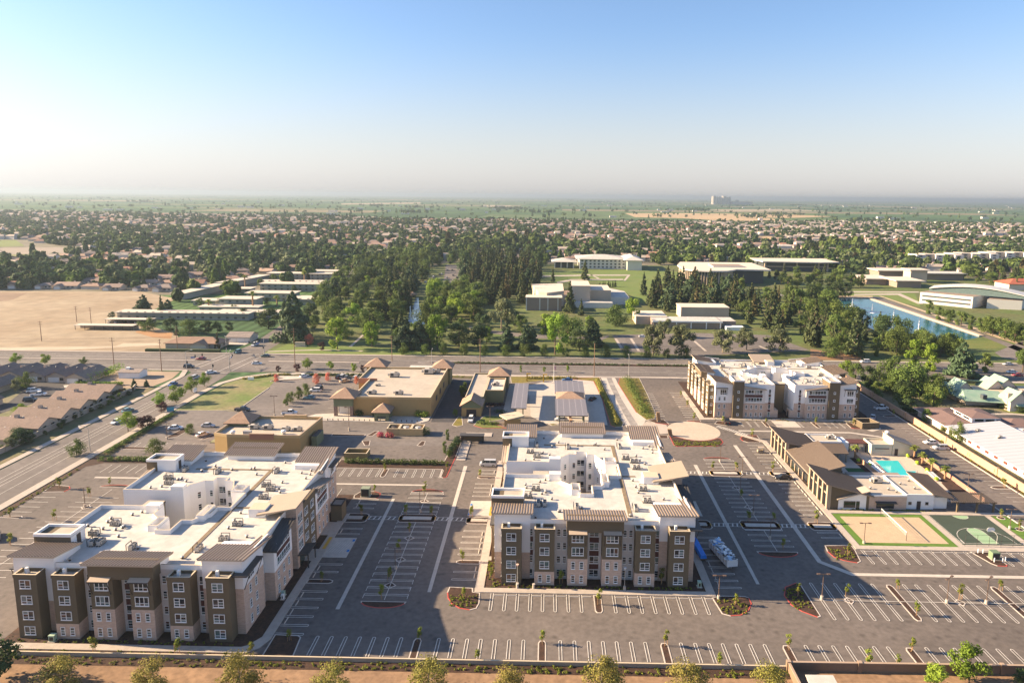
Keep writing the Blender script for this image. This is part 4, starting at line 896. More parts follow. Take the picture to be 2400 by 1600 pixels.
b3 = copy_tree(blk, (88.1+29.5*.945, 243.2, 0), R(90), .945, label='farther four storey apartment block with sunlit gold side beyond the turning circle')
AC_POS = [(30, 37.6), (31.9, 35.5), (32, 31.3), (31.9, 18.7), (32, 12.6), (5, 41), (6.8, 38), (6.9, 18), (5.2, 13.9)]
AC_TURN = [(29.6, 46.3), (29.3, 9.3), (15.5, 45.4), (7.9, 10.8), (16.4, 9.4), (7, 46.3), (9.3, 10.9)]
for root, nm in ((blk, 'left'), (b2, 'middle'), (b3, 'farther')):
    root_m = Matrix.Translation(root.location) @ Matrix.Rotation(root.rotation_euler[2], 4, 'Z') @ Matrix.Scale(root.scale[0], 4)
    pos = [(x-1, y, 0) for x, y in AC_POS] + [(x, y-1, R(90)) for x, y in AC_TURN]
    pos.sort(key=lambda q: q[1] if nm != 'farther' else q[0])
    for k, (x, y, rz) in enumerate(pos):
        p = root_m @ Vector((x, y, DECK))
        o = inst(AC_ME, 'rooftop_condenser', None, p, rz+root.rotation_euler[2], root.scale[0]*.82)
        tag(o, '%s condenser pair from the %s on the %s apartment roof, %s' % (ORD[k], 'front' if nm != 'farther' else 'right', nm, 'turned sideways' if rz else 'facing the front'), 'air conditioner', 'condensers on the apartment roofs')

# ---------------------------------------------------------------- property walls
def wall_run(name, label, pts, h, t, m, cap=None, posts=0, group=None, cat='wall'):
    mb = MB()
    for (a, b) in zip(pts[:-1], pts[1:]):
        dx, dy = b[0]-a[0], b[1]-a[1]; l = math.hypot(dx, dy); nx, ny = -dy/l*t/2, dx/l*t/2
        q = ccw([(a[0]-nx, a[1]-ny), (b[0]-nx, b[1]-ny), (b[0]+nx, b[1]+ny), (a[0]+nx, a[1]+ny)]); mb.prism(q, 0, h, m)
        if cap:
            k = 1.35; q = ccw([(a[0]-nx*k, a[1]-ny*k), (b[0]-nx*k, b[1]-ny*k), (b[0]+nx*k, b[1]+ny*k), (a[0]+nx*k, a[1]+ny*k)]); mb.prism(q, h, h+.1, cap, bottom=True)
    o = mb.build(name); tag(o, label, cat, group)
    if posts:
        for (a, b) in zip(pts[:-1], pts[1:]):
            l = math.hypot(b[0]-a[0], b[1]-a[1]); n = int(l/posts)
            for k in range(n+1):
                f = k/max(n, 1); x, y = a[0]+(b[0]-a[0])*f, a[1]+(b[1]-a[1])*f
                MB().box(x-.35, y-.35, 0, x+.35, y+.35, h+.25, m, cap).build('post', o)
    return o
wall_tan = mat('wall_tan', (0.5, 0.31, 0.2), 0.9, 0.12, 0.3, scale2=1.5)
wall_grey = mat('wall_grey', (0.4, 0.33, 0.27), 0.9, 0.12, 0.3, scale2=1.5)
o = wall_run('boundary_wall', 'long peach block wall with pillars along the right edge of the site', [(133.8, 140), (133.8, 296)], 2.3, .3, wall_tan, wall_tan, 26)
m = mat('vine', (0.22, 0.15, 0.06), 0.9, 0.3, 3)
for k in range(8):
    mb = MB(); y = 180+13*k+random.uniform(-1, 1)
    for s in (-.5, .5):
        for j in range(5): mb.face([(133.62, y+s-.12, .7+j*.22), (133.62, y+s+.16, .72+j*.22), (133.6, y+s+.1, .9+j*.22), (133.61, y+s-.1, .88+j*.22)], m)
    mb.build('vine', o)
wall_run('boundary_wall', 'low pale wall behind the shrub bank along the site front', [(-137, 106.45), (42.4, 106.45)], .75, .2, wall_grey, cap_cream)
wall_run('boundary_wall', 'taller brown wall with tan cap at the bottom right', [(42.4, 100), (42.4, 106.3), (140, 106.9)], 1.7, .3, mat('wall_brown', (0.22, 0.15, 0.1), .9, .15, .4), mat('cap_tan', (0.4, 0.3, 0.22), .9, .1, .5), 12)
t = thing('shed', 'white roofed shed behind the brown wall at the bottom edge', 'shed', (46.2, 101.2, 0))
MB().box(-2, -2, 0, 2.2, 1.6, 1.5, wall_grey).build('wall', t); MB().hexa([(-2.2, -2.2, 1.5), (2.4, -2.2, 1.5), (2.4, 1.8, 1.75), (-2.2, 1.8, 1.75), (-2.2, -2.2, 1.65), (2.4, -2.2, 1.65), (2.4, 1.8, 1.9), (-2.2, 1.8, 1.9)], roof_white).build('roof', t)

# ---------------------------------------------------------------- clubhouse
cb = thing('clubhouse', 'brown clubhouse with three tilted metal roofs beside the pool', 'clubhouse')
tan = mat('club_tan', (0.4, 0.31, 0.22), .9, .1, .4)
def shed_vol(y0, y1, zw, ze, x0=74.5, x1=85.0, rx0=73.2, rx1=86.0, m=brown_stucco):
    MB().hexa([(x0, y0, 0), (x1, y0, 0), (x1, y1, 0), (x0, y1, 0), (x0, y0, zw), (x1, y0, ze), (x1, y1, ze), (x0, y1, zw)], m).build('wall', cb)
    k = (ze-zw)/(x1-x0); za, zb = zw+k*(rx0-x0), ze+k*(rx1-x1)
    mb = MB(); P = [(rx0, y1+.5, za+.25), (rx0, y0-.6, za+.25), (rx1, y0-.6, zb+.25), (rx1, y1+.5, zb+.25)]
    slab_roof(mb, P, .3, metal_grey, .5, MATS['seam_shadow']); mb.build('metal_roof', cb)
shed_vol(168.3, 180.6, 6.7, 3.9)
shed_vol(199.6, 213, 6.4, 3.9)
shed_vol(181, 199.2, 4.2, 6.6, 74.9, 83.0, 74.0, 83.8)
MB().hexa([(73.6, 184, 3.4), (76.5, 184, 4.0), (76.5, 199, 4.0), (73.6, 199, 3.4), (73.6, 184, 3.6), (76.5, 184, 4.2), (76.5, 199, 4.2), (73.6, 199, 3.6)], metal_dark).build('metal_roof', cb)
for y0, y1, h in ((168.5, 180.4, 6.6), (199.8, 212.8, 6.3)):
    n = 4
    for k in range(n+1):
        y = y0+(y1-y0)*k/n; MB().box(73.9, y-.4, 0, 74.9, y+.4, h, tan).build('pillar', cb)
    for k in range(n):
        y = y0+(y1-y0)*(k+.5)/n
        mb = MB(); mb.box(74.38, y-1.05, .4, 74.47, y+1.05, 3.6, glass_dark); mb.box(74.38, y-1.05, 4.0, 74.47, y+1.05, 5.6, glass_dark); mb.box(74.3, y-1.1, 3.6, 74.46, y+1.1, 4.0, tan); mb.build('window', cb)
for k in range(5):
    y = 185.2+k*3.1; mb = MB(); mb.box(74.75, y-1.2, .3, 74.86, y+1.2, 3.0, glass_dark); mb.box(74.7, y-1.3, 3.0, 74.85, y+1.3, 3.15, tan); mb.build('window', cb); MB().box(74.5, y+1.35, 0, 74.95, y+1.75, 3.4, tan).build('pillar', cb)
# front rooms
MB().hexa([(77, 168.2, 0), (84.2, 168.2, 0), (84.2, 171, 0), (77, 171, 0), (77, 168.2, 2.9), (84.2, 168.2, 5.0), (84.2, 171, 5.0), (77, 171, 2.9)], white_stucco).build('wall', cb)
mb = MB(); mb.hexa([(76.4, 167.6, 2.85), (84.8, 167.6, 5.2), (84.8, 171, 5.2), (76.4, 171, 2.85), (76.4, 167.6, 3.1), (84.8, 167.6, 5.45), (84.8, 171, 5.45), (76.4, 171, 3.1)], metal_tan); mb.build('metal_roof', cb)
mb = MB(); mb.box(78.4, 168.1, .6, 81.4, 168.18, 2.4, glass_dark); mb.build('window', cb); MB().box(81.6, 168.1, .05, 82.5, 168.18, 2.4, glass_dark).build('door', cb)
mb = MB(); mb.box(84.25, 168.4, 0, 94.8, 181, 3.7, tan_brick, roof_cream); mb.build('wall', cb); mb = MB(); parapet(mb, rect(84.22, 168.37, 94.83, 181.03), 3.7, 4.15, .25, white_stucco); mb.build('parapet', cb)
mb = MB(); mb.box(87, 168.3, .5, 91.6, 168.38, 1.9, glass_dark); mb.build('window', cb)
MB().hexa([(86.6, 167.4, 2.1), (92, 167.4, 2.1), (92, 168.36, 2.25), (86.6, 168.36, 2.25), (86.6, 167.4, 2.2), (92, 167.4, 2.2), (92, 168.36, 2.4), (86.6, 168.36, 2.4)], metal_dark).build('awning', cb)
mb = MB(); mb.box(94.9, 169, 0, 102.2, 181.4, 3.7, white_stucco, roof_cream); parapet(mb, rect(94.87, 168.97, 102.23, 181.43), 3.7, 4.15, .25, white_stucco); mb.build('wall', cb)
for x in (95.6, 100.0): MB().box(x, 168.88, 1.3, x+.8, 168.96, 2.1, glass_dark).build('window', cb)
MB().box(97.8, 168.9, .05, 98.8, 168.98, 2.3, dark_trim).build('door', cb)
mb = MB(); mb.box(102.3, 169.6, 0, 106, 181.6, 3.2, white_stucco); mb.build('wall', cb)
mb = MB(); slab_roof(mb, [(101.6, 182.2, 4.9), (101.6, 168.6, 4.4), (106.8, 168.0, 3.6), (107.8, 182.2, 4.1)], .25, metal_grey, .5, MATS['seam_shadow']); mb.build('metal_roof', cb)
MB().box(86, 181.2, 2.9, 101, 185.5, 3.2, metal_grey).build('metal_roof', cb)
mb = MB(); mb.box(85.4, 207.4, 0, 94.5, 214.5, 3.7, white_stucco, roof_cream); parapet(mb, rect(85.37, 207.37, 94.53, 214.53), 3.7, 4.15, .25, white_stucco); mb.build('wall', cb)
mb = MB(); slab_roof(mb, [(87.2, 207.3, 3.5), (87.8, 200, 3.0), (93.6, 200, 3.0), (94.9, 207.3, 3.5)][::1], .25, metal_grey, .5, MATS['seam_shadow']); mb.build('metal_roof', cb)
for x, y in ((88.2, 200.4), (93, 200.4), (90.6, 200.4)): MB().box(x-.2, y-.2, 0, x+.2, y+.2, 2.85, tan).build('pillar', cb)
MB().box(84.9, 186, 0, 85.6, 199.6, 3.2, dark_trim).build('wall', cb); MB().box(94.5, 208.8, 0, 97.4, 214, 3.3, white_stucco).build('wall', cb); MB().box(97.4, 208.6, 3.0, 103.2, 212.4, 3.25, burgundy).build('metal_roof', cb)
for k, (x, y) in enumerate(((97.6, 209), (100.3, 209), (103, 209))): MB().box(x-.15, y-.15, 0, x+.15, y+.15, 3.0, dark_trim).build('pillar', cb)
k = 0
for (x, y, me) in ((97, 176.2, VENT_ME), (99.4, 173.4, VENT_ME), (100.4, 178.4, VENT_ME), (92, 172.5, VENT_ME), (93.4, 171, VENT_ME), (87.4, 173, VENT_ME)): inst(me, 'roof_vent', cb, (x, y, 3.7), 0, 1.2)
tag(inst(RTU_ME, 'rooftop_unit', None, (90, 176.6, 3.7), 0, .9), 'box air conditioner on the brick clubhouse room', 'air conditioner')
tag(inst(RTU_ME, 'rooftop_unit', None, (91.4, 210.6, 3.7), 0, .8), 'box air conditioner on the white room behind the clubhouse', 'air conditioner')
# pool house
ph = thing('pool_house', 'cream pool house with a leaning brown roof beyond the pool', 'pool house')
cream = mat('cream_stucco', (0.6, 0.55, 0.43), .9, .08, .3)
mb = MB(); mb.box(103.5, 206.4, 0, 110.0, 212, 3.3, cream, roof_cream); parapet(mb, rect(103.46, 206.36, 110.04, 212.04), 3.3, 3.8, .25, cream); mb.build('wall', ph)
MB().hexa([(110.1, 206.3, 0), (117, 206.3, 0), (117, 213, 0), (110.1, 213, 0), (110.1, 206.3, 5.4), (117, 206.3, 3.0), (117, 213, 3.0), (110.1, 213, 5.4)], cream).build('wall', ph)
MB().hexa([(110.0, 205.9, 5.45), (117.6, 205.9, 2.85), (117.6, 213.5, 2.85), (110.0, 213.5, 5.45), (110.0, 205.9, 5.65), (117.6, 205.9, 3.05), (117.6, 213.5, 3.05), (110.0, 213.5, 5.65)], metal_grey).build('metal_roof', ph)
MB().box(110.8, 206.2, .05, 111.8, 206.28, 2.4, dark_trim).build('door', ph); MB().box(104.6, 206.26, 2.3, 109, 206.38, 2.5, burgundy).build('sign_rail', ph); inst(FAN_ME, 'exhaust_fan', ph, (110.6, 211.5, 5.2), 0, 1.2)
# pergola
pg = thing('pergola', 'dark timber pergola with slatted top right of the clubhouse', 'pergola')
for k in range(24): 
    y = 167.2+k*.26
mb = MB()
for k in range(20): x = 105.9+k*.58; mb.hexa([(x, 166.8, 3.05), (x+.12, 166.8, 3.05), (x+.12, 173.2, 3.05), (x, 173.2, 3.05), (x, 166.8, 3.25), (x+.12, 166.8, 3.25), (x+.12, 173.2, 3.25), (x, 173.2, 3.25)], dark_trim)
mb.build('slats', pg)
for y in (167.3, 172.6): MB().box(105.8, y, 2.75, 117.5, y+.3, 3.04, dark_trim).build('beam', pg)
for x in (107.3, 112.3, 116.6):
    for y in (167.25, 172.55): MB().box(x, y, 0, x+.4, y+.4, 2.75, brown_stucco).build('post', pg)
# deck, pool, lawn patches
ground_sheet('pool_deck', [(86, 182), (107, 182), (107, 173.5), (118.4, 173.5), (118.4, 206.3), (103.3, 206.3), (103.3, 214), (86, 214)], .13, mat('pool_deck', (0.55, 0.45, 0.36), .9, .1, .3, scale2=1.5))
ground_sheet('turf_patch', [(90.3, 190.7), (95.6, 190.7), (95.6, 195.8), (90.6, 195.8)], .15, mat('dark_turf', (0.03, 0.11, 0.03), .9, .2, 1))
ground_sheet('planting_bed', [(95.6, 189), (97.4, 189), (97.4, 204), (95.6, 204)], .15, mulch); ground_sheet('planting_bed', [(114.4, 186), (118.2, 186), (118.2, 206), (115.2, 206)], .15, mulch)
ground_sheet('planting_bed', [(112, 174), (118, 174), (118, 186), (114, 186)], .15, mulch)
pool = [(102.8, 202.1), (109.9, 202.1), (108.1, 194.0), (111.1, 194.1), (107.2, 187.8), (105.4, 187.6), (104.0, 189.1), (101.4, 189.9), (101.9, 193.3)]
pool = ccw(pool)
wm = bpy.data.materials.new('pool_water'); wm.use_nodes = True; nb = wm.node_tree.nodes['Principled BSDF']
nb.inputs['Base Color'].default_value = (0.03, 0.47, 0.48, 1); nb.inputs['Roughness'].default_value = .12; nb.inputs['Specular IOR Level'].default_value = .4
nz = wm.node_tree.nodes.new('ShaderNodeTexNoise'); nz.inputs['Scale'].default_value = 1.5; bp = wm.node_tree.nodes.new('ShaderNodeBump'); bp.inputs['Strength'].default_value = .15
wm.node_tree.links.new(nz.outputs[0], bp.inputs['Height']); wm.node_tree.links.new(bp.outputs[0], nb.inputs['Normal'])
ground_sheet('pool_water', pool, .16, wm)
mb = MB(); q = inset(pool, -.35)
for i in range(len(pool)):
    j = (i+1) % len(pool); mb.face([(*q[i], .18), (*q[j], .18), (*pool[j], .18), (*pool[i], .18)], concrete_pale)
struct(mb, 'pool_coping')
wall_run('pool_wall', 'low tan wall behind the row of white loungers', [(97.7, 205), (97.9, 189.2)], 1.3, .2, wall_tan)
wall_run('pool_fence', 'dark low fence between the pool garden and the right parking', [(118.5, 173.6), (118.5, 206)], 1.3, .12, mat('fence_rust', (0.35, 0.2, 0.14), .9, .1, 1))
lm = MB(); lm.box(0, 0, .3, 1.3, .65, .42, white_frame); lm.hexa([(1.3, 0, .3), (1.95, 0, .75), (1.95, .65, .75), (1.3, .65, .3), (1.3, 0, .42), (1.95, 0, .87), (1.95, .65, .87), (1.3, .65, .42)], white_frame)
for x, y in ((.05, .05), (1.2, .05), (1.2, .55), (.05, .55)): lm.box(x, y, 0, x+.06, y+.06, .3, white_frame)
LM = lm.mesh('sun_lounger')
for k in range(9): tag(inst(LM, 'sun_lounger', None, (98.3, 190.8+k*1.05, .13), R(8)), 'white lounger %s from the front in the row by the low tan wall' % ORD[k], 'sun lounger', 'loungers by the tan wall')
for k in range(6): tag(inst(LM, 'sun_lounger', None, (114.9+.1*k, 188.4+k*.95, .13), R(-172)), 'white lounger %s from the front in the row near the palms' % ORD[k], 'sun lounger', 'loungers by the palms')
# sand court
ground_sheet('turf_border', [(74.1, 149.4), (97.2, 149.4), (97.3, 165.6), (74.1, 165.6)], .16, turf)
ground_sheet('sand_court', [(76.0, 150.8), (95.8, 150.8), (95.9, 164.1), (75.7, 164.0)], .18, sand)
vn = thing('volleyball_net', 'white taped volleyball net across the sand court', 'net')
for y in (151.9, 164.4): MB().tube((86.3, y, 0), (86.3, y, 2.35), .06, .05, dark_trim, 6).build('post', vn)
MB().box(86.28, 152, 2.2, 86.32, 164.4, 2.34, white_frame).build('tape', vn)
nm = MB()
for k in range(30): nm.box(86.29, 152.2+.41*k, 1.4, 86.31, 152.215+.41*k, 2.2, white_frame)
for k in range(3): nm.box(86.29, 152, 1.4+.27*k, 86.31, 164.4, 1.412+.27*k, white_frame)
nm.build('netting', vn)
struct(MB().prism(rect(74.1, 165.7, 131, 167.3), .02, .24, concrete), 'pavement')
# basketball court
ground_sheet('court_surround', rect(97.3, 149.4, 115, 165.7), .14, concrete)
ground_sheet('basketball_court', rect(98.9, 150.6, 113.4, 165.6), .16, mat('court_green', (0.055, 0.075, 0.055), .85, .12, .3))
cm = MB(); lg = mat('court_pale', (0.28, 0.42, 0.25), .85, .1, .6); z = .18
cx_, key = 105.9, (104.05, 107.75)
cm.sheet(rect(key[0], 151.2, key[1], 157), z, lg)
n = 12
cm.face([(cx_+1.85*math.cos(math.pi*k/n), 157+1.85*math.sin(math.pi*k/n), z) for k in range(n+1)], lg)
cm.face([(107+1.9*math.cos(math.pi+math.pi*k/n), 165.5+1.9*math.sin(math.pi+math.pi*k/n), z) for k in range(n+1)], lg)
def arc_line(cx, cy, r, a0, a1, w_=.12, n=22, gap=None):
    for k in range(n):
        if gap and k in gap: continue
        t0, t1 = a0+(a1-a0)*k/n, a0+(a1-a0)*(k+1)/n
        cm.face([(cx+(r-w_)*math.cos(t0), cy+(r-w_)*math.sin(t0), z+.015), (cx+r*math.cos(t0), cy+r*math.sin(t0), z+.015), (cx+r*math.cos(t1), cy+r*math.sin(t1), z+.015), (cx+(r-w_)*math.cos(t1), cy+(r-w_)*math.sin(t1), z+.015)], paint_white)
arc_line(cx_, 152.7, 6.2, 0, math.pi); arc_line(cx_, 157, 1.9, 0, math.pi, .1); arc_line(107, 165.5, 1.95, math.pi, 2*math.pi, .1)
for q in (rect(key[0]-.1, 151.2, key[0], 157), rect(key[1], 151.2, key[1]+.1, 157), rect(key[0], 156.9, key[1], 157), rect(99, 151.1, 113.3, 151.22), rect(99, 151.2, 99.12, 165.5), rect(99.5, 151.2, 99.8, 152.7), rect(112, 151.2, 112.1, 152.7)): cm.sheet(q, z+.015, paint_white)
struct(cm, 'court_markings')
hp = thing('basketball_hoop', 'basketball hoop with white fan backboard on a curved pole', 'basketball hoop', (107.2, 151.2, .1))
mb = MB(); mb.tube((0, 0, 0), (0, 0, 2.0), .08, .07, galv, 8); mb.tube((0, 0, 2.0), (-.25, .5, 2.6), .07, .07, galv, 8); mb.tube((-.25, .5, 2.6), (-.8, 1.2, 2.85), .07, .06, galv, 8); mb.build('pole', hp)
bb = MB(); pts = [(-1.75, 1.25, 2.75), (-1.55, 1.25, 2.45), (-.1, 1.25, 2.45), (.1, 1.25, 2.75), (.1, 1.25, 3.2), (-.3, 1.25, 3.5), (-1.35, 1.25, 3.5), (-1.75, 1.25, 3.2)]
bb.face(pts, white_frame); bb.face([(p[0], 1.31, p[2]) for p in reversed(pts)], white_frame)
for i in range(8):
    a, b = pts[i], pts[(i+1) % 8]; bb.face([a, (a[0], 1.31, a[2]), (b[0], 1.31, b[2]), b], white_frame)
bb.build('backboard', hp)
rm = MB()
for k in range(10):
    a, b = 2*math.pi*k/10, 2*math.pi*(k+1)/10; rm.tube((-.82+.24*math.cos(a), 1.6+.24*math.sin(a), 2.7), (-.82+.24*math.cos(b), 1.6+.24*math.sin(b), 2.7), .02, .02, mat('rim_orange', (.6, .15, .03), .5), 4)
rm.build('rim', hp)
cf = thing('court_fence', 'tall thin dark mesh fence at the front of the basketball court', 'fence')
for k in range(6): MB().tube((99+2.8*k, 150, 0), (99+2.8*k, 150, 3), .04, .04, dark_trim, 5).build('post', cf)
fm = MB()
for z_ in (.1, 1.5, 2.95): fm.box(99, 149.98, z_, 113, 150.02, z_+.05, dark_trim)
fm.build('rail', cf)
ground_sheet('grass_strip', [(115.2, 149.6), (118.9, 149.6), (118.9, 165.6), (115.2, 165.6)], .15, turf)
for x, y in ((117, 164.6), (117.6, 158.6)): bed([(x+1.0*math.cos(a*.7), y+1.0*math.sin(a*.7)) for a in range(9)], h=.2)
strip('kerb', [(119.4, 141), (119.4, 173)], .35, 0, kerb_white, .24)

# ---------------------------------------------------------------- utilities and oddments on the site
def cabinet(nm, label, x, y, w_, d, h, m, cat, rz=0, top=None):
    o = thing(nm, label, cat, (x, y, .1), rz); MB().box(-w_/2-.2, -d/2-.2, 0, w_/2+.2, d/2+.2, .12, concrete).build('pad', o)
    b = MB(); b.box(-w_/2, -d/2, .12, w_/2, d/2, h, m); b.box(-w_/2-.05, -d/2-.05, h, w_/2+.05, d/2+.05, h+.08, top or m); b.box(-w_/2+.15, -d/2-.03, .3, w_/2-.15, -d/2, h-.2, dark_trim if m is not dark_trim else m); b.build('cabinet', o); return o
tg = mat('transformer_green', (0.16, 0.22, 0.13), .6, .1, 1)
cabinet('transformer', 'green transformer cabinet in the red kerbed island below the basketball court', 102.3, 144.6, 1.7, 1.5, 1.7, tg, 'transformer')
cabinet('transformer', 'large pale green transformer in the island beside the left apartment lot', -48.1, 171.6, 2.2, 1.8, 2.3, mat('tg2', (0.24, 0.28, 0.2), .6, .1, 1), 'transformer')
pb = mat('pale_green_box', (0.38, 0.5, 0.38), .6, .1, 1)
cabinet('utility_box', 'pale green utility box at the middle block right corner', 32.6, 131.2, .7, .7, 1.2, pb, 'utility box')
cabinet('utility_box', 'pale green utility box at the left block front corner', -88.6, 110.3, 1.0, .8, 1.2, pb, 'utility box')
cabinet('utility_box', 'small pale green box beside the left block side walk', -52.6, 125.4, .7, .6, .9, pb, 'utility box')
cabinet('utility_box', 'white utility box in front of the left lot walkway', -52.2, 124.2, .5, .5, 1.0, white_frame, 'utility box')
for k, (x, y) in enumerate(((100.2, 147), (101.2, 146.8), (101.4, 143.1), (103.2, 143), (104.2, 143.6))): tag(MB().tube((x, y, 0), (x, y, 1.1), .11, .11, white_frame, 8).build('bollard'), 'white bollard guarding the green transformer, %s of five' % ORD[k], 'bollard', 'bollards round the transformer')
for k, x in enumerate((-5.4, -2.0)):
    o = thing('walk_bollard', 'short concrete bollard %s the red lamp in front of the middle block' % ('under' if k == 0 else 'right of'), 'bollard', (x, 129.45, .1))
    MB().tube((0, 0, 0), (0, 0, 1.0), .28, .24, concrete, 10).build('base', o); MB().tube((0, 0, 1.0), (0, 0, 1.08), .3, .3, concrete_pale, 10).build('cap', o)
# dump trailer filled with debris, blue tarp beside it
tr = thing('dump_trailer', 'white open trailer heaped with blue and white debris', 'trailer', (40.3, 142.5, .1), math.atan2(8.6, -1.9)-R(90))
wt = mat('trailer_white', (0.72, 0.7, 0.68), .5, .1, .5)
mb = MB(); L2, W2 = 4.6, 1.25
mb.box(-W2, -L2, .7, W2, L2, .85, wt)
for x0, y0, x1, y1 in ((-W2, -L2, -W2+.1, L2), (W2-.1, -L2, W2, L2), (-W2+.1, -L2, W2-.1, -L2+.1), (-W2+.1, L2-.1, W2-.1, L2)): mb.box(x0, y0, .85, x1, y1, 2.3, wt)
mb.build('body', tr)
for k in range(8):
    y = -L2+.5+k*1.2
    for s in (-1, 1): MB().box(s*W2-(.06 if s < 0 else 0), y, .75, s*W2+(.06 if s > 0 else 0), y+.12, 2.32, galv).build('rib', tr)
rr = random.Random(3); db = MB(); dcols = [white_frame, mat('debris_blue', (0.15, 0.35, 0.7), .6), mat('debris_grey', (.5, .5, .52), .7), mat('debris_cyan', (.45, .6, .75), .5), dark_trim]
for k in range(150):
    x, y, zz = rr.uniform(-1, 1), rr.uniform(-4.2, 4.2), rr.uniform(1.9, 2.55); a = rr.uniform(0, 3.1); s = rr.uniform(.15, .45); l = rr.uniform(.3, .9)
    c, s_ = math.cos(a), math.sin(a); t_ = rr.uniform(-.2, .2)
    db.face([(x-c*l+s_*s, y-s_*l-c*s, zz-t_), (x+c*l+s_*s, y+s_*l-c*s, zz+t_), (x+c*l-s_*s, y+s_*l+c*s, zz+t_+.1), (x-c*l-s_*s, y-s_*l+c*s, zz-t_)], dcols[rr.choice([0, 0, 0, 1, 2, 3, 3, 4])])
db.sheet(rect(-1.1, -4.4, 1.1, 4.4), 1.9, dcols[2]); tag(db.build('debris', tr), kind='stuff')
for y in (2.2, 3.2):
    for s in (-1, 1):
        wh = MB(); wh.tube((s*1.0, y, .45), (s*1.2, y, .45), .45, .45, dark_trim, 10); wh.build('wheel', tr)
tp = thing('covered_trailer', 'long narrow load under a bright blue tarp beside the middle block', 'trailer', (35.5, 145.4, .1), R(5))
mb = MB(); bl = mat('tarp_blue', (0.02, 0.22, 0.75), .5, .2, 2)
mb.hexa([(-.75, -3.9, .5), (.75, -3.9, .5), (.75, 3.9, .5), (-.75, 3.9, .5), (-.6, -3.8, 1.25), (.6, -3.8, 1.15), (.65, 3.8, 1.5), (-.55, 3.8, 1.45)], bl); mb.build('tarp', tp)
MB().box(-.7, -4.1, .3, .7, 4, .5, brown_stucco).build('bed', tp)
for y in (-1, 1):
    for s in (-1, 1): MB().tube((s*.6, y, .3), (s*.75, y, .3), .3, .3, dark_trim, 10).build('wheel', tp)
# wheel stops
ws = MB(); ws.hexa([(-.9, -.12, 0), (.9, -.12, 0), (.9, .12, 0), (-.9, .12, 0), (-.85, -.06, .13), (.85, -.06, .13), (.85, .06, .13), (-.85, .06, .13)], concrete_pale); WS = ws.mesh('wheel_stop')
WSN = {'front': 'concrete wheel stop facing the front walk of the middle block', 'left': 'concrete wheel stop along the shaded walk right of the left block', 'middle': 'concrete wheel stop along the left walk of the middle block', 'right': 'concrete wheel stop by the white debris trailer', 'clubhouse': 'concrete wheel stop in the row along the clubhouse walk', 'courts': 'concrete wheel stop in the row below the sand and ball courts'}
for (x, y, d, g) in STOPS: tag(inst(WS, 'wheel_stop', None, (x, y, .1), R(90)*d), WSN[g], 'wheel stop', WSN[g].replace('stop', 'stops', 1))
# refuse enclosures
def refuse(nm, label, pts, h, m):
    o = thing(nm, label, 'refuse enclosure'); mb = MB(); parapet(mb, ccw(pts), .1, h, .3, m, cap_cream); mb.build('wall', o); return o
refuse('refuse_enclosure', 'brown walled refuse enclosure right of the farther apartment block', [(112, 231.2), (118.4, 231.9), (117.2, 237), (111, 236.6)], 2.3, brown_stucco)
ground_sheet('apron', [(113, 229.9), (119.4, 232.8), (118.6, 231), (114.6, 228.6)], .14, concrete_pale)
o = refuse('refuse_enclosure', 'green brown refuse enclosure beside the hedge behind the left block', [(-61.6, 196.8), (-54.6, 196.8), (-54.6, 201), (-61.6, 201)], 2.0, mat('olive_wall', (0.26, 0.2, 0.09), .9, .1, .4))
cp = thing('bicycle_shelter', 'dark flat roofed shelter at the gate left of the middle block', 'shelter')
mb = MB(); mb.box(-28, 211.6, 2.5, -20, 214.2, 2.7, metal_dark); mb.build('roof', cp)
for x in (-27.6, -20.6): MB().box(x, 212.2, .1, x+.25, 212.5, 2.5, dark_trim).build('post', cp)
MB().box(-27.8, 214.0, .1, -20.2, 214.15, 2.3, brown_stucco).build('back_wall', cp)
for k, (x, y) in enumerate(((41.2, 236.4), (42.8, 221.4))):
    o = thing('gate_pylon', ['tall brown entry pylon at the driveway', 'shorter brown entry pylon by the turning circle planter'][k], 'pylon', (x, y, .1))
    MB().hexa([(-.6, -.5, 0), (.6, -.5, 0), (.6, .5, 0), (-.6, .5, 0), (-1.1-.2*k, -.5, 3.4-k), (.1, -.5, 3.4-k), (.1, .5, 3.4-k), (-1.1, .5, 3.4-k)], mat('pylon_brown', (.3, .19, .1), .8, .1, 1)).build('body', o); MB().box(-.65, -.55, 0, .65, .55, .25, concrete).build('base', o)

# ---------------------------------------------------------------- shops and fuel station
tile = mat('roof_tile', (0.4, 0.27, 0.19), .9, .25, .5, col2=(.3, .2, .14), scale2=3, wave=('Z', .33, .18, .8))
tile_grey = mat('roof_tile_grey', (0.3, 0.22, 0.17), .9, .25, .5, col2=(.22, .16, .125), scale2=3, wave=('Z', .3, .2, .8))
ochre = mat('ochre_stucco', (0.42, 0.28, 0.12), .9, .1, .3); ochre_l = mat('ochre_light', (0.5, 0.36, 0.18), .9, .1, .3); olive = mat('olive_stucco', (0.26, 0.22, 0.11), .9, .1, .3); sage = mat('sage_stucco', (0.2, 0.22, 0.13), .9, .1, .3)
orange = mat('orange_stucco', (0.6, 0.33, 0.1), .9, .1, .3)
ra = thing('retail_store', 'large ochre store with flat roof and four brown tiled corner towers', 'store')
mb = MB(); mb.box(-70.5, 237.8, 0, -41.9, 281, 6.6, ochre, roof_cream); mb.box(-75, 262, 0, -70.5, 281, 6.6, ochre, roof_cream); mb.build('wall', ra)
mb = MB(); parapet(mb, [(-70.55, 237.75), (-41.85, 237.75), (-41.85, 281.05), (-75.05, 281.05), (-75.05, 261.95), (-70.55, 261.95)], 6.6, 7.4, .4, ochre_l, cap_cream); mb.build('parapet', ra)
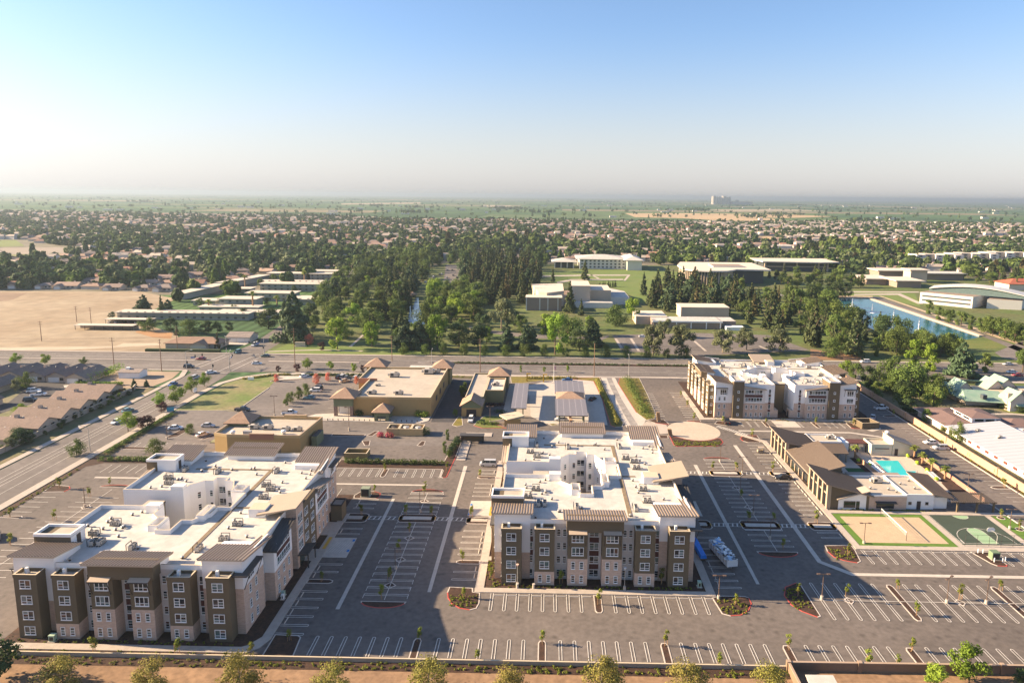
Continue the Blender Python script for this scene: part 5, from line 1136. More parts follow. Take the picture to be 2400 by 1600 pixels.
MB().box(-59.5, 281.1, 0, -47, 289, 6.2, ochre, roof_white).build('wall', ra); MB().box(-75, 261.4, 5.6, -67.5, 262.0, 7.6, mat('brick_red', (.35, .17, .11), .9)).build('gable_wall', ra)
def tile_tower(par, x0, y0, x1, y1, h, rh, wallm=sage, base=stone, over=1.2, open_=False, tm=None):
    mb = MB()
    if open_:
        for (a, b) in ((x0, y0), (x1-1.1, y0), (x0, y1-1.1), (x1-1.1, y1-1.1)): mb.box(a, b, 0, a+1.1, b+1.1, h*.55, base)
        mb.box(x0, y0, h*.55, x1, y1, h, wallm)
    else: mb.bands(x0, y0, x1, y1, [(0, h*.5, base), (h*.5, h, wallm)])
    mb.build('tower', par); mb = MB(); hip_roof(mb, x0, y0, x1, y1, h, rh, tm or tile, over); mb.build('roof', par)
tile_tower(ra, -77.2, 236.6, -70.2, 243.6, 7.2, 3.0, open_=True, base=stone); tile_tower(ra, -77, 281.5, -69.5, 288.5, 7.4, 3.0, wallm=olive); tile_tower(ra, -47.8, 280.8, -41.0, 287.5, 7.4, 3.0, wallm=olive, base=olive)
tile_tower(ra, -61.2, 231.8, -56, 237.7, 3.6, 2.4, wallm=sage, base=sage, over=.9, open_=True)
mb = MB(); mb.box(-76.2, 240, .1, -71.2, 240.1, 3.2, white_frame); mb.build('display_window', ra)
MB().box(-60.2, 237.66, .1, -57, 237.74, 2.6, glass_dark).build('door', ra)
for k in range(3): MB().box(-41.88, 249+k*9, 2.5, -41.8, 252+k*9, 4.5, dark_trim).build('louvre', ra)
for k, (x, y, s) in enumerate(((-66, 243, 1.0), (-56, 243, 1.0), (-63.5, 267, 1.3), (-50.5, 272.5, 1.5), (-47, 274.5, 1.0), (-66, 254, .6))): tag(inst(RTU_ME, 'rooftop_unit', None, (x, y, 6.6), 0, s), ['small box unit at the front left of the ochre store roof', 'small box unit at the front right of the ochre store roof', 'medium unit at the back left of the ochre store roof', 'largest unit at the back right of the ochre store roof', 'unit beside the largest one on the ochre store roof', 'tiny vent unit mid left on the ochre store roof'][k], 'air conditioner', 'units on the store roof')
struct(MB().prism([(-84.5, 238.6), (-87, 235.5), (-85, 232), (-53, 230.6), (-44.5, 230.4), (-42, 233), (-41.8, 237.7), (-70, 237.7), (-77.3, 240)], .02, .24, concrete_pale), 'pavement')
ra_sh = MB()
# restaurant with one tower
rs = thing('restaurant', 'low ochre restaurant with stepped parapets and one tiled tower behind the left block', 'restaurant')
mb = MB(); mb.prism([(-103.8, 201.8), (-99.2, 200.4), (-76.4, 200.4), (-75.2, 218.5), (-103.2, 218.5)], 0, 5.2, ochre, roof_cream); mb.build('wall', rs)
mb = MB(); parapet(mb, [(-103.85, 201.75), (-99.2, 200.35), (-76.35, 200.35), (-75.15, 218.55), (-103.25, 218.55)], 5.2, 6.1, .4, ochre_l, mat('cap_tan', (.55, .4, .28))); mb.build('parapet', rs)
MB().box(-92, 200.2, 4.6, -84.5, 200.9, 6.5, mat('brick_red', (.35, .17, .11), .9), mat('cap_tan', (.55, .4, .28))).build('parapet', rs); MB().box(-88, 218, 4.6, -80.5, 219, 6.7, ochre_l, mat('cap_tan', (.55, .4, .28))).build('parapet', rs)
MB().box(-103.9, 202.0, 0, -103.6, 218, 5.9, orange).build('wall', rs)
tile_tower(rs, -103.6, 210.6, -97, 217.4, 6.4, 3.0, wallm=sage, base=stone, over=1.1)
MB().box(-74.9, 206.5, 0, -73.2, 213, 3.6, sage, metal_dark).build('porch', rs); MB().box(-106, 203, 2.2, -103.9, 206.5, 2.5, sage).build('awning', rs)
for k, (x, y, s) in enumerate(((-95, 207.5, 1), (-90.4, 207.2, 1), (-84.2, 206.2, .9), (-80.4, 206.2, .9))): tag(inst(RTU_ME, 'rooftop_unit', None, (x, y, 5.2), .1, s), '%s box unit from the left on the restaurant roof' % ORD[k], 'air conditioner', 'units on the restaurant roof')
for k, (x, y) in enumerate(((-98.2, 202.4), (-82.6, 203.6))): tag(inst(FAN_ME, 'exhaust_fan', None, (x, y, 5.2), 0, 1.4), ['white domed exhaust fan on the restaurant roof front left', 'round fan between the units on the restaurant roof'][k], 'exhaust fan')
tag(MB().box(-95.4, 203.2, 5.2, -93, 204.4, 6.2, galv).build('vent_box'), 'plain grey vent box on the front of the restaurant roof', 'vent')
# triple refuse bay with flowers
rb = thing('refuse_enclosure', 'ochre three bay refuse enclosure with bougainvillea in front of the store', 'refuse enclosure')
for k in range(3):
    x = -53.4+4.1*k; mb = MB(); parapet(mb, rect(x, 217.6, x+4.05, 222.4), .1, 2.6, .35, ochre_l, cap_cream); mb.build('bay', rb); bn = MB(); bn.blob((x+2, 220.4, 1.9), 1.5, 1.4, .7, dark_trim if k == 0 else galv, 8, 4); bn.build('cover', rb)
# fuel station
gs = thing('car_wash', 'sage green car wash with gabled front, long flat roof and tiled tower', 'car wash')
mb = MB(); mb.bands(-30.8, 238.9, -23.7, 247, [(0, 3.3, ochre), (3.3, 4.5, sage)]); mb.build('wall', gs)
mb = MB(); gable_roof(mb, -30.8, 238.9, -23.7, 247, 4.5, 2.1, tile, 'y', .7, sage); mb.build('roof', gs)
MB().box(-29, 238.8, .1, -25.4, 238.95, 2.7, dark_trim).build('opening', gs)
mb = MB(); mb.box(-30.4, 247, 0, -23.6, 281.5, 4.6, olive, roof_cream); parapet(mb, rect(-30.45, 247, -23.55, 281.55), 4.6, 5.1, .3, olive, cap_cream); mb.build('wall', gs)
mb = MB(); mb.box(-23.5, 256, 0, -16.6, 274, 4.6, olive, roof_white); parapet(mb, rect(-23.45, 255.95, -16.55, 274.05), 4.6, 5.2, .35, ochre, cap_cream); mb.build('wall', gs)
tile_tower(gs, -23.4, 276, -15.8, 283.5, 5.6, 2.9, wallm=sage, base=olive, over=1.1)
tag(inst(RTU_ME, 'rooftop_unit', None, (-21, 263.5, 4.6), .3, .9), 'box unit on the small white roof beside the car wash', 'air conditioner')
struct(MB().prism([(-7.2, 281), (-6.8, 268), (-5.4, 240), (0.3, 232), (22.2, 231.6), (22.6, 262), (21, 289.6), (12, 291), (-2, 286)], .02, .13, concrete_pale), 'forecourt'); ground_sheet('forecourt', [(-16, 240), (-5.4, 240), (-6.8, 282), (-15.5, 282)], .125, concrete)
solar = mat('solar_panel', (0.2, 0.18, 0.18), .35, .05, .4, spec=.5, wave=('X', 2.2, -1.2, .95))
def solar_canopy(nm, label, x0, x1, y0, y1, z, parent=None, tilt=.5):
    o = parent or thing(nm, label, 'canopy'); mb = MB(); mb.hexa([(x0, y0, z-.3), (x1, y0, z-.3), (x1, y1, z-.3+tilt), (x0, y1, z-.3+tilt), (x0, y0, z), (x1, y0, z), (x1, y1, z+tilt), (x0, y1, z+tilt)], metal_dark, solar); mb.build('canopy_roof', o)
    for x in (x0+1.2, x1-1.5):
        for y in (y0+2, (y0+y1)/2, y1-2): MB().box(x, y, .1, x+.4, y+.4, z-.28, sage).build('post', o)
    return o
solar_canopy('solar_canopy', 'narrow solar panelled canopy beside the car wash', -12.5, -6.9, 236, 267, 4.4)
fc = solar_canopy('fuel_canopy', 'wide fuel canopy with solar panels and tiled centre roof', 3.6, 14.9, 227, 245, 4.9)
solar_canopy('fuel_canopy', '', 3.6, 15.2, 254, 270, 4.9, fc)
mb = MB(); mb.box(4.6, 245.1, 4.3, 14.0, 253.9, 5.3, sage); mb.build('centre_wall', fc); mb = MB(); hip_roof(mb, 4.6, 245.6, 14.0, 253.4, 5.3, 1.7, tile, .7); mb.build('roof', fc)
for y in (231, 238, 249, 258, 265): MB().box(8.6, y, .12, 9.6, y+1.2, 1.9, wall_tan).build('fuel_pump', fc)
vs_ = thing('vacuum_shelter', 'small pale roofed refuse shelter between the car wash and the middle block', 'shelter', (-12, 231, .1))
MB().box(-2.4, -2.4, 0, 3.2, 2.2, 2.7, ochre).build('wall', vs_); MB().hexa([(-4.4, .5, 2.75), (-1.4, -4.0, 2.75), (4.6, -.2, 2.75), (2.2, 3.9, 2.75), (-4.4, .5, 3.3), (-1.4, -4.0, 3.0), (4.6, -.2, 3.3), (2.2, 3.9, 3.6)], cap_cream).build('roof', vs_)
yel = mat('pipe_yellow', (0.65, 0.38, 0.03), .6, .05, 1)
for k, (x, y) in enumerate(((-8.2, 287.3), (-1.0, 286.2))):
    o = thing('clearance_bar', 'yellow clearance frame %s by the street' % ['beside the car wash tower', 'nearer the flagpole'][k], 'clearance bar', (x, y, .1)); MB().box(-.25, -.25, 0, .25, .25, 3.6, yel).build('post', o); MB().box(.25, -.2, 3.2, 1.6, .2, 3.6, yel).build('arm', o)
fp = thing('flagpole', 'white flagpole with a drooping flag between canopy and street', 'flagpole', (3.5, 286.6, .1)); MB().tube((0, 0, 0), (0, 0, 8.5), .11, .07, white_frame, 8).build('pole', fp)
fl = MB(); fl.hexa([(.08, 0, 5.6), (.7, .1, 5.2), (.7, .14, 5.2), (.08, .04, 5.6), (.08, 0, 7.6), (.9, .1, 7.0), (.9, .14, 7.0), (.08, .04, 7.6)], mat('flag_cloth', (.55, .3, .33), .9, .3, 2)); fl.build('flag', fp)
# planting round the station
st_pl = mat('station_shrub_floor', (0.12, 0.11, 0.035), .95, .5, .5, col2=(.22, .17, .03))
bed([(22.2, 296), (24.2, 294.5), (26.6, 250), (28.2, 234), (27.2, 229.8), (24.6, 229.4), (23.2, 231.5), (22.9, 250), (22.8, 264), (20.9, 289), (12, 291.6), (12, 294), (20, 294.5)], fill=st_pl, red=lambda x, y: x < 24.5)
bed([(33.2, 296), (42, 295.5), (42, 270), (41.5, 245), (40.5, 240), (36.8, 237.4), (34.2, 246), (33, 262), (31.4, 285)], fill=st_pl, red=lambda x, y: x < 34.5)
ground_sheet('driveway', [(24.6, 296.5), (31, 296.5), (31.4, 285), (33, 262), (34.2, 246), (36.6, 237.4), (34.6, 231), (28.6, 229.5), (28.4, 234), (26.8, 250)], .12, concrete_pale)
tm_ = mat('tyre_marks', (0.16, 0.15, 0.15), .9, .4, .3, col2=(.35, .32, .29))
ground_sheet('driveway', [(27.2, 296.5), (29.4, 296.5), (29.6, 285), (30.6, 262), (32, 244), (33, 232), (30.4, 231), (29.4, 244), (28.3, 262), (27.4, 285)], .135, tm_)
bed([(-15, 284), (-10, 284), (-3, 288), (12, 291.8), (12, 295.2), (-16, 295)], fill=st_pl)
bed([(-20.5, 233), (-13.4, 226.6), (-22, 226.4), (-25.4, 229), (-24.4, 234), (-22.4, 240), (-14, 240), (-15.6, 236)], fill=grass_m, red=lambda x, y: y < 230)
bed([(-33, 229), (-31, 227.5), (-29, 229), (-30.5, 238), (-32, 238.5)], fill=st_pl)
bed([(2.4, 230), (1, 231.6), (3, 232.4), (5, 231)], fill=st_pl)
# shop parking beds
for q in ([(-60.4, 212.4), (-58.4, 208.2), (-56.8, 208.2), (-57.6, 212.8)], [(-41.6, 209), (-40.2, 208.4), (-39.2, 209.2), (-39.4, 213), (-40.8, 213)], [(-60.2, 217), (-58.6, 221.8), (-57, 221.8), (-58, 217)], [(-72, 216.6), (-60.8, 216.8), (-60.6, 218.4), (-72, 218.6)],
          [(-112.4, 211.6), (-113.6, 211), (-113, 214), (-109, 221.6), (-107.6, 221.4), (-110, 215)], [(-124.6, 222.4), (-126, 213), (-124.4, 212), (-122.2, 214), (-121.6, 222)], [(-137.6, 204.6), (-125, 204), (-125, 202), (-137.6, 202)], [(-104.6, 222.5), (-88, 222.4), (-88, 224), (-104.6, 224)], [(-119, 281), (-113, 282.4), (-101.6, 287), (-101.6, 288.6), (-112, 285), (-119, 283)]): bed(q)
ground_sheet('planting_bed', [(-137.8, 196), (-134, 196), (-134.6, 238), (-137.6, 238)], .15, mat('bed_mix', (.14, .09, .05), .95, .5, .4, col2=(.06, .08, .025)))
ground_sheet('planting_bed', [(-118, 290.6), (-33, 290.8), (-33, 295), (-110, 294.6)], .15, MATS['bed_mix'])
bed([(-96.4, 262), (-95, 262), (-94.5, 279), (-96, 279)])
for y in (255.6, 258.3, 268, 271, 274): pass
lm_ = MB()
for k in range(10): lm_.sheet(rect(-100.5, 248+2.9*k, -96, 248.14+2.9*k), .125, paint_white)
for k in range(12): lm_.sheet(rect(-82.5, 246+2.9*k, -77.8, 246.14+2.9*k), .125, paint_white)
for k in range(9): lm_.sheet(rect(-134+2.9*k, 203, -133.86+2.9*k, 208), .125, paint_white)
struct(lm_, 'parking_markings')

# ---------------------------------------------------------------- townhouses on the left
th_roof = mat('townhouse_roof', (0.27, 0.2, 0.16), .9, .25, .4, col2=(.2, .15, .125), scale2=2, rnd=.08)
th_wall = mat('townhouse_wall', (0.46, 0.38, 0.31), .9, .1, .3, rnd=.06)
garage_w = mat('garage_white', (0.68, 0.66, 0.63), .7, .05, .4)
TH = {}
def townhouse(w_, d, ridge, garage=None):
    key = (w_, d, ridge, garage)
    root = thing('townhouse', 'x', 'house')
    MB().box(-w_/2, -d/2, 0, w_/2, d/2, 2.7, th_wall).build('wall', root)
    mb = MB(); gable_roof(mb, -w_/2, -d/2, w_/2, d/2, 2.7, 2.0, th_roof, ridge, .6, th_wall); r_ = mb.build('roof', root)
    MB().box(-w_*.12, -.6, 3.2, -w_*.12+1.2, .5, 5.4, th_wall, dark_trim).build('chimney', root)
    for k in range(3): inst(VENT_ME, 'roof_vent', root, (-w_*.3+k*w_*.25, d*.2, 3.7), 0, .9)
    if garage == 's':
        MB().box(-w_*.4, -d/2-.08, .1, -w_*.4+4.6, -d/2-.01, 2.2, garage_w).build('garage_door', root); MB().box(w_*.15, -d/2-.06, .9, w_*.15+1.5, -d/2-.01, 2.1, glass_dark).build('window', root)
    if garage == 'e':
        for y in (-d*.25, d*.15): MB().box(w_/2+.01, y, .9, w_/2+.07, y+1.5, 2.1, glass_dark).build('window', root)
    return root
A = townhouse(17.5, 9.4, 'x', 'e'); Bt = townhouse(9, 15, 'y', 's')
rows = [(A, -180.2, 258.6, 'the back one'), (A, -178.6, 248.6, 'second from the back'), (A, -178, 238.6, 'third from the back'), (A, -177.4, 228.4, 'fourth from the back'), (A, -177.6, 218, 'fifth from the back'), (A, -180, 207.6, 'the nearest one, half out of frame')]
for k, (p, x, y, s) in enumerate(rows):
    o = p if k == 0 else copy_tree(p); o.location = (x, y, 0.04); o['label'] = 'brown roofed townhouse along the side street wall, %s' % s; o['group'] = 'townhouses along the side street'
rows = [(-198.4, 281.4, 'rightmost, beside the tall hedge'), (-207.6, 283, 'second from the hedge'), (-217.4, 283.6, 'third from the hedge'), (-227.6, 283.4, 'fourth from the hedge'), (-238, 283.2, 'fifth from the hedge')]
for k, (x, y, s) in enumerate(rows):
    o = Bt if k == 0 else copy_tree(Bt); o.location = (x, y, .04); o['label'] = 'townhouse with white garage facing the dead end road, %s' % s; o['group'] = 'townhouses facing the dead end'
o = copy_tree(A, (-224, 262, .04), R(90), label='brown roofed townhouse at the far left behind the parked cars', group='townhouses facing the dead end'); o = copy_tree(A, (-213, 238, .04), R(80), label='townhouse at the left edge in front of the parked cars', group='townhouses facing the dead end')
wall_run('boundary_wall', 'long tan garden wall between townhouses and the side street', [(-168.2, 150), (-168.2, 264), (-170, 269)], 1.7, .3, wall_grey, cap_cream, 15)
hut = thing('pump_house', 'small white hut with grey roof on bare ground by the street', 'hut', (-181.5, 286, .05))
MB().box(-4.6, -2.6, 0, 4.6, 3.2, 2.9, white_stucco).build('wall', hut); mb = MB(); gable_roof(mb, -4.6, -2.6, 4.6, 3.2, 2.9, .8, mat('hut_roof', (.3, .25, .22), .9, .2, .5), 'x', .4, white_stucco); mb.build('roof', hut); MB().box(-2.6, -.6, 3.5, -1.0, .7, 4.3, white_frame).build('cooler', hut)
# ---------------------------------------------------------------- houses at the field corner, north of the street
h1 = thing('bungalow', 'tan roofed bungalow behind a clipped hedge at the street corner', 'house', (-184, 346, .05))
MB().box(-14, -5, 0, 14, 6, 2.9, th_wall).build('wall', h1); mb = MB(); hip_roof(mb, -14, -5, 14, 6, 2.9, 2.4, mat('corner_roof', (.32, .21, .15), .9, .2, .4), .8); mb.build('roof', h1); mb = MB(); gable_roof(mb, 0, -8, 9, 0, 2.6, 2.0, MATS['corner_roof'], 'y', .6, th_wall); mb.build('porch_roof', h1); MB().box(.4, -7.6, 0, 8.6, -5, 2.6, beige_stucco).build('porch_wall', h1)
h2 = thing('garage_building', 'low garage with two white doors by the northern street leg', 'garage', (-167.5, 362, .05))
MB().box(-6, -5, 0, 6.5, 6, 3.2, grey_stucco).build('wall', h2); mb = MB(); gable_roof(mb, -6, -5, 6.5, 6, 3.2, 1.8, MATS['hut_roof'], 'x', .5, grey_stucco); mb.build('roof', h2)
for x in (-4.6, -.2): MB().box(x, -5.1, .1, x+3.6, -5.02, 2.5, garage_w).build('garage_door', h2)
ground_sheet('driveway', [(-175, 352), (-161, 351), (-161, 357), (-174, 357)], .09, concrete_pale)
tag(MB().box(-204, 332.9, .05, -166, 335, 1.5, mat('hedge_dark', (.03, .05, .018), .95, .5, 2, col2=(.06, .08, .03), bump=.6)).build('hedge'), 'clipped dark hedge along the street before the bungalow', 'hedge')
# ---------------------------------------------------------------- flat roofed apartments
apt_wall = mat('apt_wall', (0.38, 0.36, 0.31), .9, .1, .2); apt_roof = mat('apt_roof', (0.58, 0.52, 0.43), .85, .15, .1); apt_win = mat('apt_win', (.12, .12, .12), .4)
def flats(x0, y0, x1, y1, h, label):
    o = thing('flat_roofed_apartments', label, 'apartment building', group='flat roofed apartments left of the park')
    MB().box(x0, y0, 0, x1, y1, h, apt_wall).build('wall', o); MB().box(x0-1, y0-1.2, h, x1+1, y1+1.2, h+.45, apt_roof).build('roof', o)
    n = max(2, int((x1-x0)/5)); fl = 1 if h < 4 else 2
    for f in range(fl):
        for k in range(n):
            if n*fl > 40 and k % 2: continue
            xx = x0+(k+.3)*(x1-x0)/n; MB().box(xx, y0-.06, .9+2.8*f, xx+1.7, y0-.01, 2.2+2.8*f, apt_win).build('window', o)
    if fl == 2: MB().box(x0, y0-1.0, 2.75, x1, y0, 2.95, apt_wall).build('balcony', o)
    return o
for q in ((-274, 421, -190, 430, 4.2, 'longest low flat roofed apartment block, nearest the field and carports'), (-236, 450, -196, 458, 3.4, 'low flat roofed block second from the front'), (-232, 470, -206, 482, 5.8, 'taller flat roofed block right of the palms'), (-254, 476, -238, 486, 3.4, 'small flat roofed block left of the tall palm'),
          (-226, 500, -190, 512, 5.8, 'flat roofed block at the park edge, mid depth'), (-188, 484, -170, 500, 4, 'flat roofed block half hidden by park cedars'), (-262, 538, -240, 548, 3.4, 'short flat roofed block in the third row'), (-238, 553, -176, 565, 5.8, 'wide flat roofed block in the fourth row'),
          (-250, 582, -196, 592, 4, 'flat roofed block in the fifth row'), (-262, 626, -226, 638, 5.8, 'pale flat roofed block, left of the back row pair'), (-222, 626, -172, 638, 5.8, 'pale flat roofed block, right of the back row pair'), (-236, 655, -170, 668, 5, 'farthest flat roofed block before the suburb'), (-215, 432, -172, 441, 3.2, 'low block beside the garage building')): flats(*q)
# long slanted wing along the field edge
for k, (a, b, s) in enumerate((((-285, 501), (-279, 560), 'nearer'), ((-282, 565), (-270, 625), 'farther'))):
    o = thing('flat_roofed_apartments', '%s long flat roofed wing along the field edge' % s, 'apartment building', (0, 0, 0), group='flat roofed apartments left of the park')
    for nm, w_, z0, z1, m in (('wall', 9, 0, 4.6, apt_wall), ('roof', 12, 4.6, 5.0, apt_roof)):
        MB().prism(ccw([(a[0]-w_/2+6, a[1]), (a[0]+w_/2+6, a[1]), (b[0]+w_/2+6, b[1]), (b[0]-w_/2+6, b[1])]), z0, z1, m).build(nm, o)
for k, (x0, x1, y) in enumerate(((-277, -242, 388), (-272, -243, 408))):
    o = thing('carport', ['nearer long white roofed carport on the bare field', 'farther white roofed carport with cars under it'][k], 'carport')
    MB().box(x0, y-3, 2.6, x1, y+3, 2.85, apt_roof).build('roof', o); MB().box(x0, y+2.6, 0, x1, y+2.8, 2.6, wall_grey).build('wall', o)
    for j in range(7): MB().box(x0+.5+(x1-x0-1.2)*j/6, y-2.6, 0, x0+.7+(x1-x0-1.2)*j/6, y-2.4, 2.6, dark_trim).build('post', o)

# ---------------------------------------------------------------- campus buildings
pale = mat('campus_pale', (0.52, 0.43, 0.33), .9, .08, .1); pale_w = mat('campus_white', (0.62, 0.6, 0.55), .85, .06, .1); pale_roof = mat('campus_roof', (0.66, 0.57, 0.46), .85, .1, .08); panel = mat('campus_panel', (0.28, 0.22, 0.18), .9, .1, .2); band = mat('campus_glass', (.07, .08, .085), .25)
def bld(nm, label, cat='building', group=None): return thing(nm, label, cat, group=group)
th = bld('theatre', 'pale theatre with tall fly tower among pines', 'theatre')
MB().box(-14.5, 472, 0, 10.5, 484, 9.2, panel).build('wall', th)
for x in (-14.7, -5.2, .5, 7.6): MB().box(x, 471.8, 0, x+.7, 472.2, 9.4, pale_w).build('pilaster', th)
MB().box(-15, 471.4, 9.2, 11, 484, 9.6, pale_roof).build('roof', th)
MB().prism([(-6, 484.1), (0, 480.5), (12.5, 492), (12.5, 534), (-12, 528)], 0, 11.6, pale, pale_roof).build('auditorium', th)
MB().box(18, 494, 0, 32, 524, 15.2, pale, pale_roof).build('fly_tower', th); MB().box(32.1, 502, 0, 48, 532, 11, pale, pale_roof).build('wing', th)
MB().prism([(48.1, 503), (62, 503), (62, 536), (48.1, 560)], 0, 5.6, pale_w, roof_white).build('annex', th); MB().box(18, 486, 0, 48, 493.8, 4, pale_w, roof_white).build('annex', th); MB().box(12.6, 495, 0, 17.9, 520, 8, pale, pale_roof).build('wing', th)
gy = bld('workshop_hall', 'long white flat roofed hall with tall pale box behind it', 'building')
MB().box(66, 412, 0, 108, 428, 4.8, panel, roof_white).build('wall', gy); MB().box(65.4, 411.4, 4.0, 108.6, 412, 5.0, white_stucco).build('fascia', gy)
for x in (80, 89, 98.4, 107): MB().box(x, 411.5, 0, x+.6, 412.05, 4, white_stucco).build('pilaster', gy)
MB().box(90, 448, 0, 122, 464, 7.4, pale, pale_roof).build('hall', gy); MB().box(108.7, 416, 0, 118, 430, 4.4, panel, roof_white).build('annex', gy); MB().box(57, 425, 0, 77, 447, 5.2, pale, pale_roof).build('annex', gy); MB().box(89.6, 447.6, 7.4, 122.4, 464.4, 7.8, pale_roof).build('roof', gy)
MB().box(110, 408, 0, 121, 413.5, 2.2, white_stucco).build('low_wall', gy)
li = bld('library', 'round fronted pale library with wide overhanging roof behind tall pines', 'library')
pts = [(131, 634), (138, 628), (150, 624), (163, 626), (171, 632), (176, 640), (205, 640), (205, 700), (140, 700), (132, 668)]
MB().prism(pts, 0, 12.6, band).build('wall', li)
for k in range(24):
    f = k/24*5; i = int(f); g_ = f-i; a, b = pts[i], pts[i+1]; x, y = a[0]+(b[0]-a[0])*g_, a[1]+(b[1]-a[1])*g_; MB().box(x-.6, y-.7, 0, x+.6, y+.5, 12.6, pale).build('fin', li)
for y in (640, 648, 656, 664): MB().box(130.4, y, 0, 132, y+4, 12.6, pale).build('fin', li)
ro = [(128, 634), (136, 624), (150, 619.5), (165, 621), (174, 630), (178, 636), (210, 634), (212, 703), (138, 703), (129, 670)]
MB().prism(ro, 12.6, 13.8, pale_w, pale_roof, bottom=True).build('roof', li); MB().box(160, 652, 13.8, 190, 672, 15, pale_w, panel).build('plant_room', li)
b2_ = bld('classroom_block', 'long pale roofed classroom block with dark glass, right of the library', 'building')
MB().box(240, 752, 0, 312, 785, 10.2, band).build('wall', b2_); MB().prism([(234, 768), (238, 748), (300, 742), (322, 748), (320, 790), (236, 790)], 10.2, 11.2, pale_w, pale_roof, bottom=True).build('roof', b2_)
for x in (241, 262, 276, 300, 310): MB().box(x, 750.6, 0, x+1.6, 752.2, 10.2, pale).build('pillar', b2_)
MB().box(240, 751.6, 4.8, 312, 752.1, 5.6, pale).build('sill_band', b2_)
hl = bld('hall_of_residence', 'pale hall with long white hipped roof beyond the amphitheatre lawn', 'building')
MB().box(36, 752, 0, 88, 796, 11, pale_w).build('wall', hl); MB().box(88.1, 742, 0, 104, 790, 11, pale_w).build('wall', hl)
mb = MB(); hip_roof(mb, 34, 752, 88, 796, 11.2, 3.6, roof_white, 2, white_stucco); hip_roof(mb, 86, 741, 104, 790, 11.3, 3.8, roof_white, 2, white_stucco); mb.build('roof', hl)
for fl in range(3):
    for k in range(11): MB().box(38+k*4.6, 751.9, 1.5+3.4*fl, 40.2+k*4.6, 751.99, 3.2+3.4*fl, band).build('window', hl)
st = bld('glass_pavilion', 'small white roofed pavilion beside the long hall', 'building'); MB().box(8, 760, 0, 30, 782, 7, band).build('wall', st); mb = MB(); hip_roof(mb, 7, 758, 31, 784, 7.2, 3.4, roof_white, 2.5, white_stucco); mb.build('roof', st)
for x in (8, 15, 22, 29): MB().box(x, 758.6, 0, x+1.2, 760.05, 7, pale_w).build('pillar', st)
cv = bld('science_building', 'white building with curved arched metal roof beside the lake', 'building')
q = [(293, 530), (319, 505.5), (353, 533), (327, 558)]
MB().prism(q, 0, 8.6, pale_w, panel).build('wall', cv)
def along(a, b, f): return (a[0]+(b[0]-a[0])*f, a[1]+(b[1]-a[1])*f)
for z0 in (2.2, 5.4):
    a, b = q[0], q[1]; MB().prism(ccw([(a[0]+1, a[1]-1.25), (b[0]-1, b[1]+.75), (b[0]-.8, b[1]+1.0), (a[0]+1.2, a[1]-1)]), z0, z0+1.2, band).build('window', cv)
mb = MB(); n = 14; A0, A1 = (303, 536), (352, 497); wv_ = (13, 16)
arch = lambda f: 10.2+4.6*math.sin(math.pi*(.08+.86*f))
for k in range(n):
    f0, f1 = k/n, (k+1)/n; p0, p1 = along(A0, A1, f0), along(A0, A1, f1); z0, z1 = arch(f0), arch(f1)
    mb.hexa([(p0[0], p0[1], z0-.5), (p1[0], p1[1], z1-.5), (p1[0]+wv_[0], p1[1]+wv_[1], z1-.5), (p0[0]+wv_[0], p0[1]+wv_[1], z0-.5), (p0[0], p0[1], z0), (p1[0], p1[1], z1), (p1[0]+wv_[0], p1[1]+wv_[1], z1), (p0[0]+wv_[0], p0[1]+wv_[1], z0)], mat('arch_metal', (.55, .54, .51), .45, .06, .2))
mb.build('arched_roof', cv)
mb = MB()
for k in range(n):
    f0, f1 = k/n, (k+1)/n; p0, p1 = along(A0, A1, f0), along(A0, A1, f1); p0 = (p0[0]+1, p0[1]+1.3); p1 = (p1[0]+1, p1[1]+1.3); mb.face([(*p0, 8.5), (*p1, 8.5), (*p1, max(8.5, arch(f1)-.5)), (*p0, max(8.5, arch(f0)-.5))], mat('arch_glass', (.12, .17, .17), .2, .2, .5))
mb.build('clerestory', cv); MB().prism([(330, 506), (352, 500), (395, 548), (372, 562), (354, 533)], 0, 7, pale_w, panel).build('wing', cv)
un = bld('student_union', 'low spread of pale roofed union buildings behind the lake', 'building')
for (x0, y0, x1, y1, h, z) in ((303, 640, 326, 668, 5.4, pale_roof), (322, 622, 344, 650, 6.0, pale_roof), (338, 690, 372, 712, 8, pale_roof), (380, 684, 420, 700, 6.4, roof_white)):
    MB().box(x0, y0, 0, x1, y1, h, panel).build('wall', un); MB().box(x0-2.5, y0-2.5, h, x1+2.5, y1+2.5, h+.8, pale_roof if z is pale_roof else roof_white).build('roof', un)
MB().box(354, 660, 0, 370, 674, 12, pale).build('tower', un); MB().box(352, 658, 12, 372, 676, 12.9, pale_roof).build('roof', un)
for k in range(3):
    o = bld('apartment_row', ['pale stepped apartment row far right, nearest part', 'pale stepped apartment row far right, middle part', 'pale stepped apartment row far right, end part'][k], 'apartment building', 'stepped apartment row')
    x0 = 468+60*k; y0 = 862+24*k
    for j in range(5): MB().box(x0+12*j, y0+3*(j % 2), 0, x0+11*(1)+12*j, y0+22, 11+.6*(j % 2), [pale_w, pale][j % 2], pale_roof).build('block', o)
    for fl in range(3):
        for j in range(5): MB().box(x0+12*j+3, y0+3*(j % 2)-.1, 1.6+3.4*fl, x0+12*j+7, y0+3*(j % 2)-.01, 3.2+3.4*fl, band).build('window', o)
rd = bld('red_roofed_house', 'large house with red tiled roof at the right edge beyond the lake', 'house'); MB().box(416, 610, 0, 452, 630, 6, beige_stucco).build('wall', rd); mb = MB(); hip_roof(mb, 416, 610, 452, 630, 6, 4, mat('red_tile', (.4, .12, .07), .9, .2, .4), 1.2); mb.build('roof', rd)
